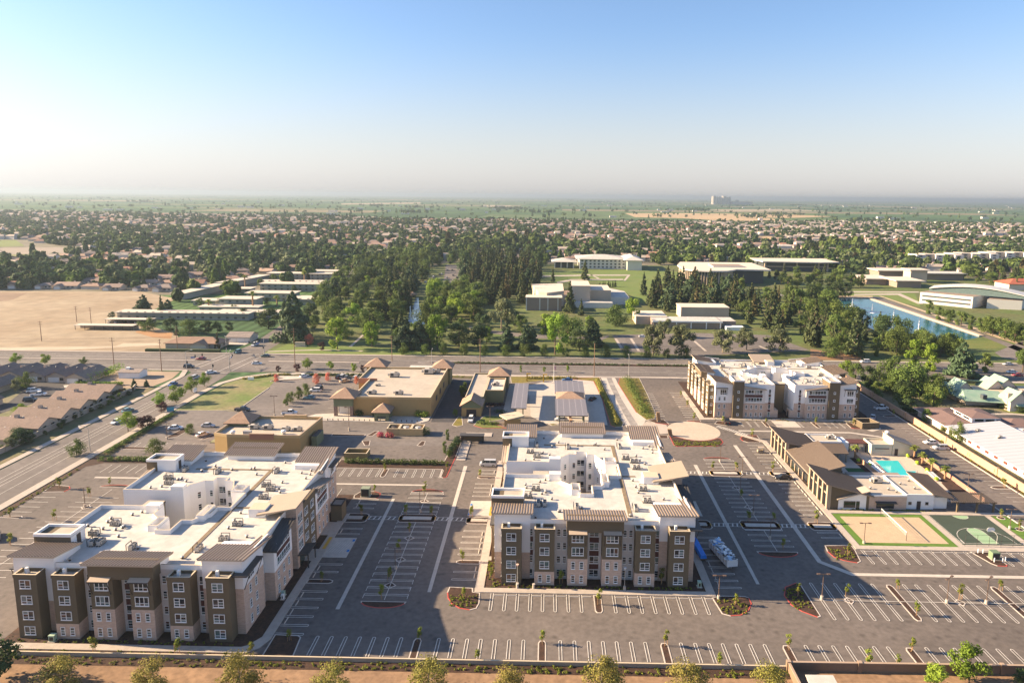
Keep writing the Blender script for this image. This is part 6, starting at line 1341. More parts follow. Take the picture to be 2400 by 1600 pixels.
for k, (x, y, l) in enumerate(((384, 978, 'white shed roof by the tan patch in the suburb'), (470, 985, 'small white roof left of the stepped apartment row'), (376, 1098, 'pale long shed beyond the classroom block'))):
    o = bld('shed', l, 'shed'); MB().box(x-16, y-6, 0, x+16, y+6, 4.5, pale_w).build('wall', o); mb = MB(); gable_roof(mb, x-16, y-6, x+16, y+6, 4.5, 1.6, roof_white, 'x', .8, pale_w); mb.build('roof', o)
si = bld('grain_silos', 'distant cluster of pale concrete silos on the horizon', 'silo')
for k in range(4): MB().tube((1845+55*k, 7640, 0), (1845+55*k, 7640, 92-8*(k % 2)), 24, 24, concrete_pale, 12).build('silo', si)
MB().box(2040, 7610, 0, 2270, 7680, 34, concrete_pale).build('shed', si); MB().box(2090, 7620, 34, 2120, 7650, 52, concrete_pale).build('tower', si)
# campus lake and pond
lw = mat('lake_water', (0.02, 0.13, 0.18), .12, .25, .02, spec=.5, col2=(0.015, .085, .1))
ground_sheet('lake', [(233.6, 548.2), (262.9, 548.2), (260.3, 399.1), (245.3, 390.0), (204.4, 385.5), (203.6, 439.5)], .09, lw)
strip('lake_wall', [(229.2, 553.5), (263.7, 549.9), (259.9, 400.0)], 3.0, 0, mat('lake_rim', (.5, .41, .31), .9, .1, .3), .7)
ground_sheet('street', [(272.0, 562.6), (276.2, 561.3), (266.0, 397.4), (261.1, 357.7), (253.1, 350.6), (259.8, 397.0), (264.7, 544.5)], .1, asphalt_old)
ground_sheet('path', [(277.9, 564.7), (280.4, 564.9), (271.9, 401.1), (270.1, 370.5), (267.5, 366.8), (266.9, 397.5)], .1, mat('path_tan', (.5, .38, .26), .9, .15, .2)); ground_sheet('path', [(225.5, 563.8), (272.8, 564.3), (269.6, 557.5), (228.3, 552.6)], .1, MATS['path_tan'])
ground_sheet('path', [(257.0, 592.5), (327.1, 595.7), (326.1, 589.3), (253.1, 583.2)], .09, concrete); ground_sheet('path', [(262.0, 575.2), (305.4, 583.2), (293.3, 524.5), (288.7, 524.1), (297.8, 573.0), (258.9, 568.2)], .095, concrete)
ground_sheet('street', [(239.6, 356.6), (259.5, 373.6), (278.2, 390.1), (257.0, 359.3), (240.6, 338.9), (235.8, 344.9)], .1, asphalt_old)
ground_sheet('pond', [(-87.7, 419.0), (-81.3, 411.7), (-76.1, 415.9), (-82.1, 441.1), (-91.0, 475.6), (-100.6, 523.2), (-103.6, 526.8), (-97.6, 488.0), (-98.2, 475.0)], .08, mat('pond_water', (0.12, 0.19, 0.25), .15, .3, .05, spec=.6))
ft_m = mat('water_spray', (0.75, 0.8, 0.84), .6, .1, 1)
def fountain(x, y, h, label):
    o = thing('fountain', label, 'fountain', (x, y, .1)); mb = MB(); rr = random.Random(int(x))
    for k in range(60):
        a = rr.uniform(0, 6.28); f = rr.random(); r = .25+1.1*(1-f)**2*rr.random(); z = h*f
        mb.face([(r*math.cos(a)-.18, r*math.sin(a), z), (r*math.cos(a)+.18, r*math.sin(a), z), (r*math.cos(a)+.1, r*math.sin(a)+.1, z+.7), (r*math.cos(a)-.1, r*math.sin(a)+.1, z+.7)], ft_m)
    mb.tube((0, 0, 0), (0, 0, h), .35, .12, ft_m, 6); mb.tube((0, 0, 0), (0, 0, .35), 2.2, 1.2, ft_m, 10); tag(mb.build('spray', o), kind='stuff')
    MB().tube((0, 0, -.05), (0, 0, .3), .5, .5, concrete, 8).build('nozzle', o)
for k, (p, h, l) in enumerate((((230.5, 507.2), 6, 'farthest of the four lake fountain jets'), ((232.2, 479.3), 6.5, 'second farthest lake fountain jet'), ((230.2, 445.4), 8, 'tall lake fountain jet, second nearest'), ((230.7, 415.2), 7.5, 'nearest lake fountain jet by the trees'), ((-87.6, 427.6), 9, 'white fountain jet in the small park pond'))): fountain(p[0], p[1], h, l)
gz = thing('gazebo', 'small thatch coloured gazebo by the park pond', 'gazebo', (-105, 523, 0)); MB().tube((0, 0, 3), (0, 0, 5), 4, .2, tile, 8).build('roof', gz)
for k in range(4): MB().tube((2.5*math.cos(k*1.57), 2.5*math.sin(k*1.57), 0), (2.5*math.cos(k*1.57), 2.5*math.sin(k*1.57), 3), .2, .2, dark_trim, 6).build('post', gz)
hu = thing('lake_shelter', 'small white shelter among pines before the lake', 'shelter', (177, 428, 0)); MB().box(-4, -3, 2.6, 4, 3, 3.1, white_stucco).build('roof', hu)
for x in (-3, 3): MB().box(x-.3, -2, 0, x+.3, 2, 2.6, panel).build('wall', hu)
pv = thing('picnic_shelter', 'grey roofed picnic shelter between pines near the lake', 'shelter', (190, 541, 0)); MB().box(-6, -5, 3, 6, 5, 3.5, mat('grey_roof', (.3, .28, .27), .8)).build('roof', pv)
for x in (-5, 4.6): MB().box(x, -4, 0, x+.4, -3.6, 3, dark_trim).build('post', pv)
sg = thing('entrance_sign', 'low tan sign wall on the lawn at the park corner', 'sign', (-130.4, 349, 0)); MB().box(-2.6, -.4, 0, 2.6, .4, 2.6, pale).build('panel', sg); MB().box(-3, -.7, 0, 3, .7, .5, concrete).build('base', sg)
# ---------------------------------------------------------------- school and green roofed centre at the right edge
sc_ = bld('school', 'school with quilted white metal roof and maroon hipped wings behind the long wall', 'school')
wr = mat('white_quilt', (0.43, 0.44, 0.47), .55, .06, .3, wave=('Y', 2.4, .18, .82))
MB().box(140.6, 140, 0, 175, 226, 3.0, white_stucco).build('wall', sc_)
mb = MB(); mb.hexa([(138.4, 139, 3.0), (157, 139, 5.0), (157, 227, 5.0), (138.4, 227, 3.0), (138.4, 139, 3.25), (157, 139, 5.25), (157, 227, 5.25), (138.4, 227, 3.25)], wr); mb.hexa([(157.01, 139, 5.0), (176, 139, 3), (176, 218, 3), (157.01, 218, 5), (157.01, 139, 5.25), (176, 139, 3.25), (176, 218, 3.25), (157.01, 218, 5.25)], wr); mb.build('white_roof', sc_)
for k in range(18): MB().box(140.5, 145+4.4*k, .9, 140.58, 146.8+4.4*k, 2.2, mat('red_window', (.16, .06, .05), .4)).build('window', sc_)
mar = mat('maroon_roof', (0.2, 0.135, 0.12), .85, .15, .3)
MB().box(140, 227.1, 0, 151, 247, 3.0, beige_stucco).build('wall', sc_); mb = MB(); hip_roof(mb, 140, 227.1, 151, 247, 3.05, 1.3, mar, 1.6, white_stucco); mb.build('hip_roof', sc_)
MB().box(149, 229.5, 0, 157.5, 240, 5.4, white_stucco).build('wall', sc_); mb = MB(); hip_roof(mb, 149, 229.5, 157.5, 240, 5.45, .9, mar, .9, white_stucco); mb.build('hip_roof', sc_)
for x in (150, 153.8): MB().box(x, 229.4, 4.1, x+3, 229.48, 4.9, glass_dark).build('window', sc_)
for y in (231, 235.5): MB().box(148.92, y, 4.1, 148.98, y+3.4, 4.9, glass_dark).build('window', sc_)
for (x0, y0, x1, y1) in ((161, 228, 172, 236), (164, 214, 190, 224)): MB().box(x0, y0, 0, x1, y1, 3, beige_stucco).build('wall', sc_); mb = MB(); hip_roof(mb, x0, y0, x1, y1, 3.05, 1.5, mar, 1, white_stucco); mb.build('hip_roof', sc_)
inst(RTU_ME, 'roof_vent', sc_, (144.5, 219, 3.8), .3, .6); inst(RTU_ME, 'roof_vent', sc_, (147, 212, 4.1), .3, .6); inst(RTU_ME, 'roof_vent', sc_, (158.5, 205, 5.2), .8, .8)
gr = bld('green_roofed_centre', 'sprawling centre with weathered green metal roofs and chimneys', 'building'); gm = mat('green_metal', (0.19, 0.31, 0.24), .6, .2, .4, col2=(.27, .36, .29))
MB().box(167, 262, 0, 205, 276, 4.2, beige_stucco, cap_cream).build('wall', gr)
def groof(P): MB().hexa([(p[0], p[1], p[2]-.25) for p in P]+P, gm).build('green_roof', gr)
groof([(165, 259, 2.6), (180, 256.5, 2.6), (180, 263, 5.6), (167, 265, 5.6)]); groof([(181, 253, 2.6), (208, 249, 2.6), (208, 256, 5.6), (181, 260, 5.6)]); groof([(165, 259.1, 2.6), (167.0, 265.1, 5.6), (167, 277, 5.6), (164, 279, 2.6)]); groof([(167, 276, 7), (182, 276, 6.2), (182, 282, 3.4), (167, 282, 4.2)])
for (x, y, s) in ((169.5, 271, 3.5), (184, 274, 3.5), (190, 277, 4), (182, 257, 3.4)):
    mb = MB(); gable_roof(mb, x-s, y-s, x+s, y+s, 4.6, 3.4, gm, 'y', .5, beige_stucco); mb.build('green_gable', gr); MB().box(x-s+.3, y-s+.3, 0, x+s-.3, y+s-.3, 4.5, beige_stucco).build('wall', gr)
for (x, y) in ((179.4, 256.2), (200, 262)): MB().box(x-.7, y-.7, 0, x+.7, y+.7, 6.8, tan_brick).build('chimney', gr)
MB().box(171, 258.2, 3.6, 172.6, 260, 5.2, band).build('skylight', gr)
for (x, y) in ((186, 266), (190, 264), (195, 268), (185, 270)): inst(RTU_ME, 'rooftop_unit', gr, (x, y, 4.2), .4, .8)
ground_sheet('street', [(134.5, 250), (150, 249), (166, 254), (178, 250), (200, 243), (210, 240), (210, 234), (160, 247), (148, 243), (134.5, 241)], .07, asphalt_dark); ground_sheet('pavement', [(150, 250), (178, 252), (210, 243.5), (210, 242), (178, 250), (150, 248.6)], .11, concrete)
ground_sheet('grass_strip', [(176, 257), (210, 247), (210, 243.5), (178, 252)], .1, grass_m); ground_sheet('grass_strip', [(134.5, 296), (260, 297), (260, 282), (134.5, 284)], .06, MATS['campus_lawn']); ground_sheet('school_ground', [(134.2, 139), (230, 139), (230, 284), (134.2, 284)], .04, MATS['yard'])

# ---------------------------------------------------------------- trees
def leaf_mat(n, c, c2, tr=.25, rnd=.22):
    c, c2 = tuple(1.6*q for q in c), tuple(1.5*q for q in c2)
    return mat(n, c, .75, .3, .55, spec=.15, col2=c2, rnd=rnd, trans=tr, scale2=2.2)
LF = {'green': leaf_mat('leaf_green', (0.085, 0.115, 0.028), (0.055, 0.085, 0.022)), 'bright': leaf_mat('leaf_bright', (0.14, 0.2, 0.025), (0.095, 0.15, 0.02)), 'dark': leaf_mat('leaf_dark', (0.05, 0.075, 0.026), (0.03, 0.05, 0.02)),
      'conifer': leaf_mat('leaf_conifer', (0.066, 0.08, 0.03), (0.04, 0.058, 0.025), .12), 'rust': leaf_mat('leaf_rust', (0.095, 0.078, 0.034), (0.055, 0.058, 0.026), .12), 'olive': leaf_mat('leaf_olive', (0.22, 0.19, 0.045), (0.11, 0.11, 0.03)), 'grey': leaf_mat('leaf_grey', (0.11, 0.12, 0.06), (0.075, 0.09, 0.045)),
      'plum': leaf_mat('leaf_plum', (0.075, 0.035, 0.035), (0.04, 0.02, 0.022)), 'pink': leaf_mat('leaf_pink', (0.42, 0.14, 0.11), (0.3, 0.11, 0.07)), 'young': leaf_mat('leaf_young', (0.13, 0.16, 0.02), (0.09, 0.1, 0.02)), 'cedar': leaf_mat('leaf_cedar', (0.055, 0.085, 0.04), (0.035, 0.055, 0.03), .12), 'magenta': leaf_mat('leaf_magenta', (.5, .03, .13), (.1, .12, .03))}
bark = mat('bark', (0.14, 0.1, 0.07), .95, .3, 2); bark_pale = mat('bark_pale', (0.3, 0.24, 0.18), .95, .3, 2); stake = mat('stake', (0.38, 0.22, 0.1), .9)
def leaves(centres, radii, n_each, size, seed, flat=1.0, droop=0.0):
    """leaf-sized quads scattered in clumps; faces lean outwards from each clump centre"""
    rg = np.random.default_rng(seed); V = []
    for c, r, n in zip(centres, radii, n_each):
        d = rg.normal(size=(n, 3)); d /= np.linalg.norm(d, axis=1)[:, None]; rad = r*(rg.random(n)**.35)[:, None]
        p = np.array(c)+d*rad*np.array([1, 1, flat]); nrm = d*np.array([1, 1, 1.0])+rg.normal(size=(n, 3))*.45+np.array([0, 0, .25]); nrm /= np.linalg.norm(nrm, axis=1)[:, None]
        a = np.cross(nrm, rg.normal(size=(n, 3))); a /= np.linalg.norm(a, axis=1)[:, None]; b = np.cross(nrm, a)
        s = (size*(.6+.8*rg.random(n)))[:, None]
        q = np.stack([p-a*s-b*s*.6, p+a*s-b*s*.6, p+a*s*.7+b*s*.7, p-a*s*.7+b*s*.7], 1)
        if droop: q[:, 2:, 2] -= droop*s
        V.append(q)
    return np.concatenate(V)            # (N,4,3)
def quads_mesh(name, Q, m, extra=None):
    v = Q.reshape(-1, 3); nq = len(Q); me = bpy.data.meshes.new(name)
    ev, ef, em = ([], [], [])
    if extra: ev, ef, em = extra.v, extra.f, extra.mats
    allv = v.tolist()+list(ev); f = [tuple(range(4*i, 4*i+4)) for i in range(nq)]+[tuple(j+4*nq for j in t) for t in ef]
    me.from_pydata(allv, [], f); me.materials.append(m)
    for x in em: me.materials.append(x)
    if extra: me.polygons.foreach_set('material_index', [0]*nq+[1+k for k in extra.m])
    me.update(); return me
def trunk_mb(h, r, m, limbs=4, seed=0, spread=.25, top=.7):
    rg = random.Random(seed); mb = MB(); mb.tube((0, 0, -.1), (0, 0, h*.35), r, r*.75, m, 6, False); mb.tube((0, 0, h*.35), (rg.uniform(-.1, .1)*h*.2, 0, h*top), r*.75, r*.3, m, 5, False)
    for k in range(limbs):
        a = 6.28*k/limbs+rg.uniform(-.4, .4); z0 = h*rg.uniform(.25, .5); mb.tube((0, 0, z0), (math.cos(a)*h*spread, math.sin(a)*h*spread, z0+h*rg.uniform(.15, .3)), r*.45, r*.15, m, 4, False)
    return mb
# all prototypes are 1 m... scaled: built at a nominal height of 10 m
def crown_round(seed, n, size, wide=.36, low=.25, clumps=16):
    rg = random.Random(seed); C, Rr = [], []
    for k in range(clumps):
        a = rg.uniform(0, 6.28); z = rg.uniform(low, .93); e = math.sin(math.pi*min(1, max(0.05, (z-low+.06)/(1.02-low))))**.6; rr = wide*e*rg.uniform(.35, 1.0)*10
        C.append((rr*math.cos(a), rr*math.sin(a), z*10-.6)); Rr.append(rg.uniform(1.0, 1.9)*wide/.36)
    return leaves(C, Rr, [n//clumps]*clumps, size, seed)
def crown_multi(seed, n, size):           # eucalyptus-like: separate high clumps
    rg = random.Random(seed); C, Rr = [], []
    for k in range(22):
        a = rg.uniform(0, 6.28); z = rg.uniform(.26, .95); rr = 3.7*rg.uniform(.2, 1)*(1.2-abs(z-.6)); C.append((rr*math.cos(a), rr*math.sin(a), z*10-.6)); Rr.append(rg.uniform(1.0, 1.7))
    return leaves(C, Rr, [n//22]*22, size, seed, .9, .4)
def crown_cone(seed, n, size, wide=.2, low=.08, power=.9, layers=16):
    rg = random.Random(seed); C, Rr, N_ = [], [], []
    for k in range(layers):
        z = low+(1-low)*(k+.5)/layers; r0 = wide*10*((1-z)**power+.03)
        m_ = 4 if k < layers*.6 else 3 if k < layers*.85 else 1
        for j in range(m_):
            a = rg.uniform(0, 6.28); rr = r0*rg.uniform(.45, .95) if m_ > 1 else 0
            C.append((rr*math.cos(a), rr*math.sin(a), z*10-.2)); Rr.append(max(.3, r0*rg.uniform(.38, .6))); N_.append(max(6, int(n*(r0+.4)/(layers*4*1.1))))
    return leaves(C, Rr, N_, size, seed, .6, .9)
KINDS = {}
def kind(key, name, Qs, leafm, tm, trunk=None):
    KINDS[key] = (name, [(quads_mesh('crown', Q, LF[leafm]), (trunk or trunk_mb(10, .22, tm, 4, i)).mesh('trunk')) for i, Q in enumerate(Qs)], leafm)
    KINDS[key+'_one'] = (name, [quads_mesh('tree', Q, LF[leafm], (trunk or trunk_mb(10, .22, tm, 4, i))) for i, Q in enumerate(Qs)], leafm)
QR = [crown_round(s, 2600, .2) for s in (1, 2, 3)]; QW = [crown_round(s, 3000, .2, .5, .18, 20) for s in (5, 6, 7)]; QM = [crown_multi(s, 3900, .19) for s in (11, 12)]
QC = [crown_cone(s, 2600, .2) for s in (21, 22, 23)]; QD = [crown_cone(s, 3000, .22, .36, .06, .75, 13) for s in (31, 32)]; QN = [crown_cone(s, 1600, .16, .1, .03, .55, 14) for s in (41,)]; QP = [crown_round(s, 2400, .19, .27, .12, 18) for s in (51, 52)]
kind('broad', 'broadleaf_tree', QR+QP, 'green', bark); kind('wide', 'spreading_tree', QW, 'green', bark); kind('bright', 'broadleaf_tree', QR[:2]+QP, 'bright', bark); kind('dark', 'broadleaf_tree', QR[1:]+QW[:1], 'dark', bark); kind('euc', 'eucalyptus_tree', QM, 'grey', bark_pale)
kind('conifer', 'conifer_tree', QC, 'conifer', bark); kind('rust', 'conifer_tree', QC[:2], 'rust', bark); kind('cedar', 'cedar_tree', QD, 'cedar', bark); kind('column', 'cypress_tree', QN, 'dark', bark)
QO = [crown_round(s, 6000, .13, .4, .14, 26) for s in (61, 62, 63)]
kind('olive', 'street_tree', QO, 'olive', bark_pale); kind('plum', 'plum_tree', QR[:1], 'plum', bark); kind('pink', 'flowering_tree', QW[:1], 'pink', bark); kind('lolli', 'street_tree', [crown_round(s, 2600, .2, .42, .3, 20) for s in (71, 72)], 'bright', bark)
TREES = {}
def tree(key, x, y, h, label=None, group=None, parts=True, wide=1.0, nm=None):
    name, var, _ = KINDS[key if parts else key+'_one']; v = random.choice(var); s = h/10; rz = random.uniform(0, 6.28); nm = nm or name
    if parts:
        o = thing(nm, label, 'tree', (x, y, .05), rz, group); o.scale = (s*wide, s*wide, s); inst(v[0], 'crown', o); inst(v[1], 'trunk', o)
    else:
        o = inst(v, nm, None, (x, y, .05), rz, (s*wide, s*wide, s)); tag(o, label, 'tree', group)
    return o
# saplings with stakes (built once, copied)
sp = MB(); sp.tube((0, 0, 0), (0, 0, 1.9), .04, .03, bark_pale, 5, False)
SAP = []
for s_ in (81, 82, 83):
    rg = random.Random(s_); C = [(rg.uniform(-.22, .22), rg.uniform(-.22, .22), rg.uniform(1.1, 2.7)) for _ in range(7)]
    SAP.append(quads_mesh('crown', leaves(C, [.34]*7, [34]*7, .085, s_), LF['young']))
st_ = MB(); st_.tube((.28, 0, 0), (.28, 0, 1.7), .035, .035, stake, 5); st_.tube((-.28, 0, 0), (-.28, 0, 1.7), .035, .035, stake, 5); st_.box(-.28, -.02, 1.5, .28, .02, 1.56, stake)
SPT, SPS = sp.mesh('trunk'), st_.mesh('stake')
def sapling(x, y, label, h=1.0, group='young staked trees in the car parks'):
    o = thing('young_tree', label, 'tree', (x, y, .12), random.uniform(0, 3), group); o.scale = (h*1.15, h*1.15, h); inst(random.choice(SAP), 'crown', o); inst(SPT, 'trunk', o); inst(SPS, 'stake', o)
SP = {
 'on the centre line of the shaded left lot, {} from the front': [(-32.6, 125.0), (-32.4, 131.3), (-33, 142.8), (-32.5, 152.5), (-32.6, 172.7), (-32.8, 176)],
 'at the crossing island of the shaded left lot, {}': [(-35.2, 161), (-28.7, 160.9)],
 'in the bed along the left block side walk, {} from the front': [(-46.1, 111.6), (-46.5, 130.7), (-46.4, 160.8), (-46.3, 173.6)],
 'along the left walk of the middle block, {} from the front': [(-16, 125.8), (-18, 139.2), (-18.4, 160), (-18.7, 184.7)],
 'in the narrow beds of the front parking row, {} from the left': [(-22.5, 112), (-.1, 112.2), (22.4, 112.2), (44.4, 111.9), (66.6, 112), (88.2, 111.8)],
 'along the front wall below the parking row, {} from the left': [(-79, 107.2), (-64.2, 107.1), (-51.3, 107.6), (-11.3, 106.9), (30.7, 106.9), (56.6, 107.4), (61.8, 107.5)],
 'in front of the middle block, {} from the left': [(-11.1, 132.6), (3.7, 131.4), (11.2, 124.4), (24.9, 132.1), (38.5, 125.2)],
 'in the angled rows at lower right, {} from the left': [(52.2, 128.6), (62.2, 128.6), (73.2, 122.8), (74.0, 131.6), (85, 128.3), (95.4, 131.8)],
 'in the red kerbed bed by the sand court, {}': [(69.8, 145.4), (68.3, 160.4)],
 'in the lot between the middle block and clubhouse, {} from the front': [(55.5, 147.4), (51.5, 160.6), (57.8, 160.6), (53.2, 173.6), (57.1, 192.2), (50, 192)],
 'in the bed along the clubhouse walk, {} from the front': [(67.7, 191.8), (70, 220), (64, 235)],
 'on the grass right of the basketball court, {}': [(117, 164.6), (117.6, 158.6)],
 'in the row along the long peach wall, {} from the front': [(130.2, 183.4), (130.4, 214.2), (130.4, 246)],
 'in the row in front of the farther block, {} from the left': [(79.4, 234.9), (97.2, 234.9), (110.6, 235)],
 'in the lot left of the farther block, {} from the front': [(54, 237), (55, 254), (55, 267)],
 'in the sunlit lot left of the left block, {}': [(-133.2, 156.5), (-120.7, 154.8), (-132.6, 173), (-120.1, 175.2), (-121.2, 168.4), (-122.4, 143), (-128, 131)],
 'by the hedge row north of the left block, {}': [(-46.8, 187.6), (-28.8, 189.6)]}
for place, pts in SP.items():
    for k, (x, y) in enumerate(pts):
        sapling(x, y, 'young staked tree '+place.format(ORD[k] if 'from the' in place else ['nearer one', 'farther one', 'third one', 'fourth one', 'fifth one', 'sixth one', 'seventh one'][k]), random.uniform(.85, 1.25))
# foreground trees along the bottom edge
for k, (x, y, h, w_, l) in enumerate(((-90.5, 99, 9.4, 1.3, 'big dark leafed tree in the bottom left corner'), (-77.5, 97.6, 6.2, 1.35, 'second bottom edge tree from the left corner'), (-62.8, 97.6, 6.2, 1.35, 'third bottom edge tree, below the left block'), (-48.8, 97.8, 7.4, 1.2, 'fourth bottom edge tree, taller and yellowish, by the curved walk'), (-33.4, 97.8, 6.0, 1.4, 'fifth bottom edge tree, below the shaded lot'),
        (-18.2, 98.0, 6.8, 1.3, 'sixth bottom edge tree, left of centre'), (-5.0, 98.2, 6.1, 1.35, 'seventh bottom edge tree, at the centre'), (9.6, 98.4, 7.6, 1.25, 'eighth bottom edge tree, tall and loose, below the middle block'), (23.4, 98.8, 6.8, 1.4, 'ninth bottom edge tree, wide, right of the tall loose one'), (36.6, 99.2, 6.6, 1.2, 'tenth bottom edge tree, just left of the brown wall'))):
    tree('olive' if k else 'dark', x, y, h, l, 'trees along the bottom edge', wide=w_)
tree('bright', 72, 104.2, 7.4, 'bright green tree poking up at the lower right before the wall', 'trees along the bottom edge'); tree('bright', 65.4, 102.2, 4.8, 'low bright bush tree left of the bright green tree', 'trees along the bottom edge', wide=1.5); tree('dark', 80.6, 103.5, 3.4, 'dark small tree in the lower right corner', 'trees along the bottom edge', wide=1.4)
# palms
pf = MB(); rg = random.Random(5); pm_ = leaf_mat('palm_leaf', (0.16, 0.19, 0.04), (0.1, 0.13, 0.03)); pt_ = mat('palm_trunk', (0.36, 0.22, 0.12), .95, .3, 3)
for k in range(34):
    a = 6.28*k/17+rg.uniform(-.15, .15); e = rg.uniform(-.35, 1.25); L_ = rg.uniform(.9, 1.25); up = math.sin(e); out = math.cos(e)
    b0 = Vector((0, 0, 0)); b1 = Vector((math.cos(a)*out*L_*.6, math.sin(a)*out*L_*.6, up*L_*.6)); b2 = Vector((math.cos(a)*out*L_*1.15, math.sin(a)*out*L_*1.15, up*L_*.9-.3)); sd_ = Vector((-math.sin(a), math.cos(a), 0))*.17
    pf.face([b0-sd_*.2, b0+sd_*.2, b1+sd_*1.5, b1-sd_*1.5], pm_); pf.face([b1-sd_*1.5, b1+sd_*1.5, b2+sd_*.3, b2-sd_*.3], pm_)
PF = pf.mesh('fronds'); pt = MB(); pt.tube((0, 0, 0), (0, 0, 1), .2, .17, pt_, 8, False); PT = pt.mesh('trunk')
def palm(x, y, h, label, s=1.0):
    o = thing('palm_tree', label, 'palm tree', (x, y, .1), random.uniform(0, 6), 'palm trees'); inst(PF, 'fronds', o, (0, 0, h), 0, s*1.2); t = inst(PT, 'trunk', o); t.scale = (s*1.3, s*1.3, h)
for k, (x, y) in enumerate(((116.8, 189), (116, 194.5), (116, 199.7), (116.6, 205.4))): palm(x, y, 3.0, '%s palm from the front beside the pool' % ORD[k], 1.15)
palm(97.6, 204.6, 3.1, 'single palm at the corner of the tan pool wall', 1.15)
for k, (p, h) in enumerate((((-202.1, 456.4), 12), ((-255.6, 564.1), 10), ((-232.6, 456.0), 6), ((-219.9, 606.0), 9), ((-237.4, 599.2), 8), ((-193.9, 477.4), 6), ((-495.2, 746.0), 12), ((-223.6, 616.1), 8), ((-237.3, 599.3), 8))): palm(p[0], p[1], h, ['tall fan palm among the flat roofs, nearest', 'fan palm by the second row of flat roofs', 'short thick palm left of the tall one', 'palm before the back flat roofs', 'small palm left of the back flat roofs', 'low palm by the taller flat roofed block', 'lone tall palm in the left suburb', 'palm in front of the far flat roofs', 'palm left of the far flat roofs'][k], 2.2)

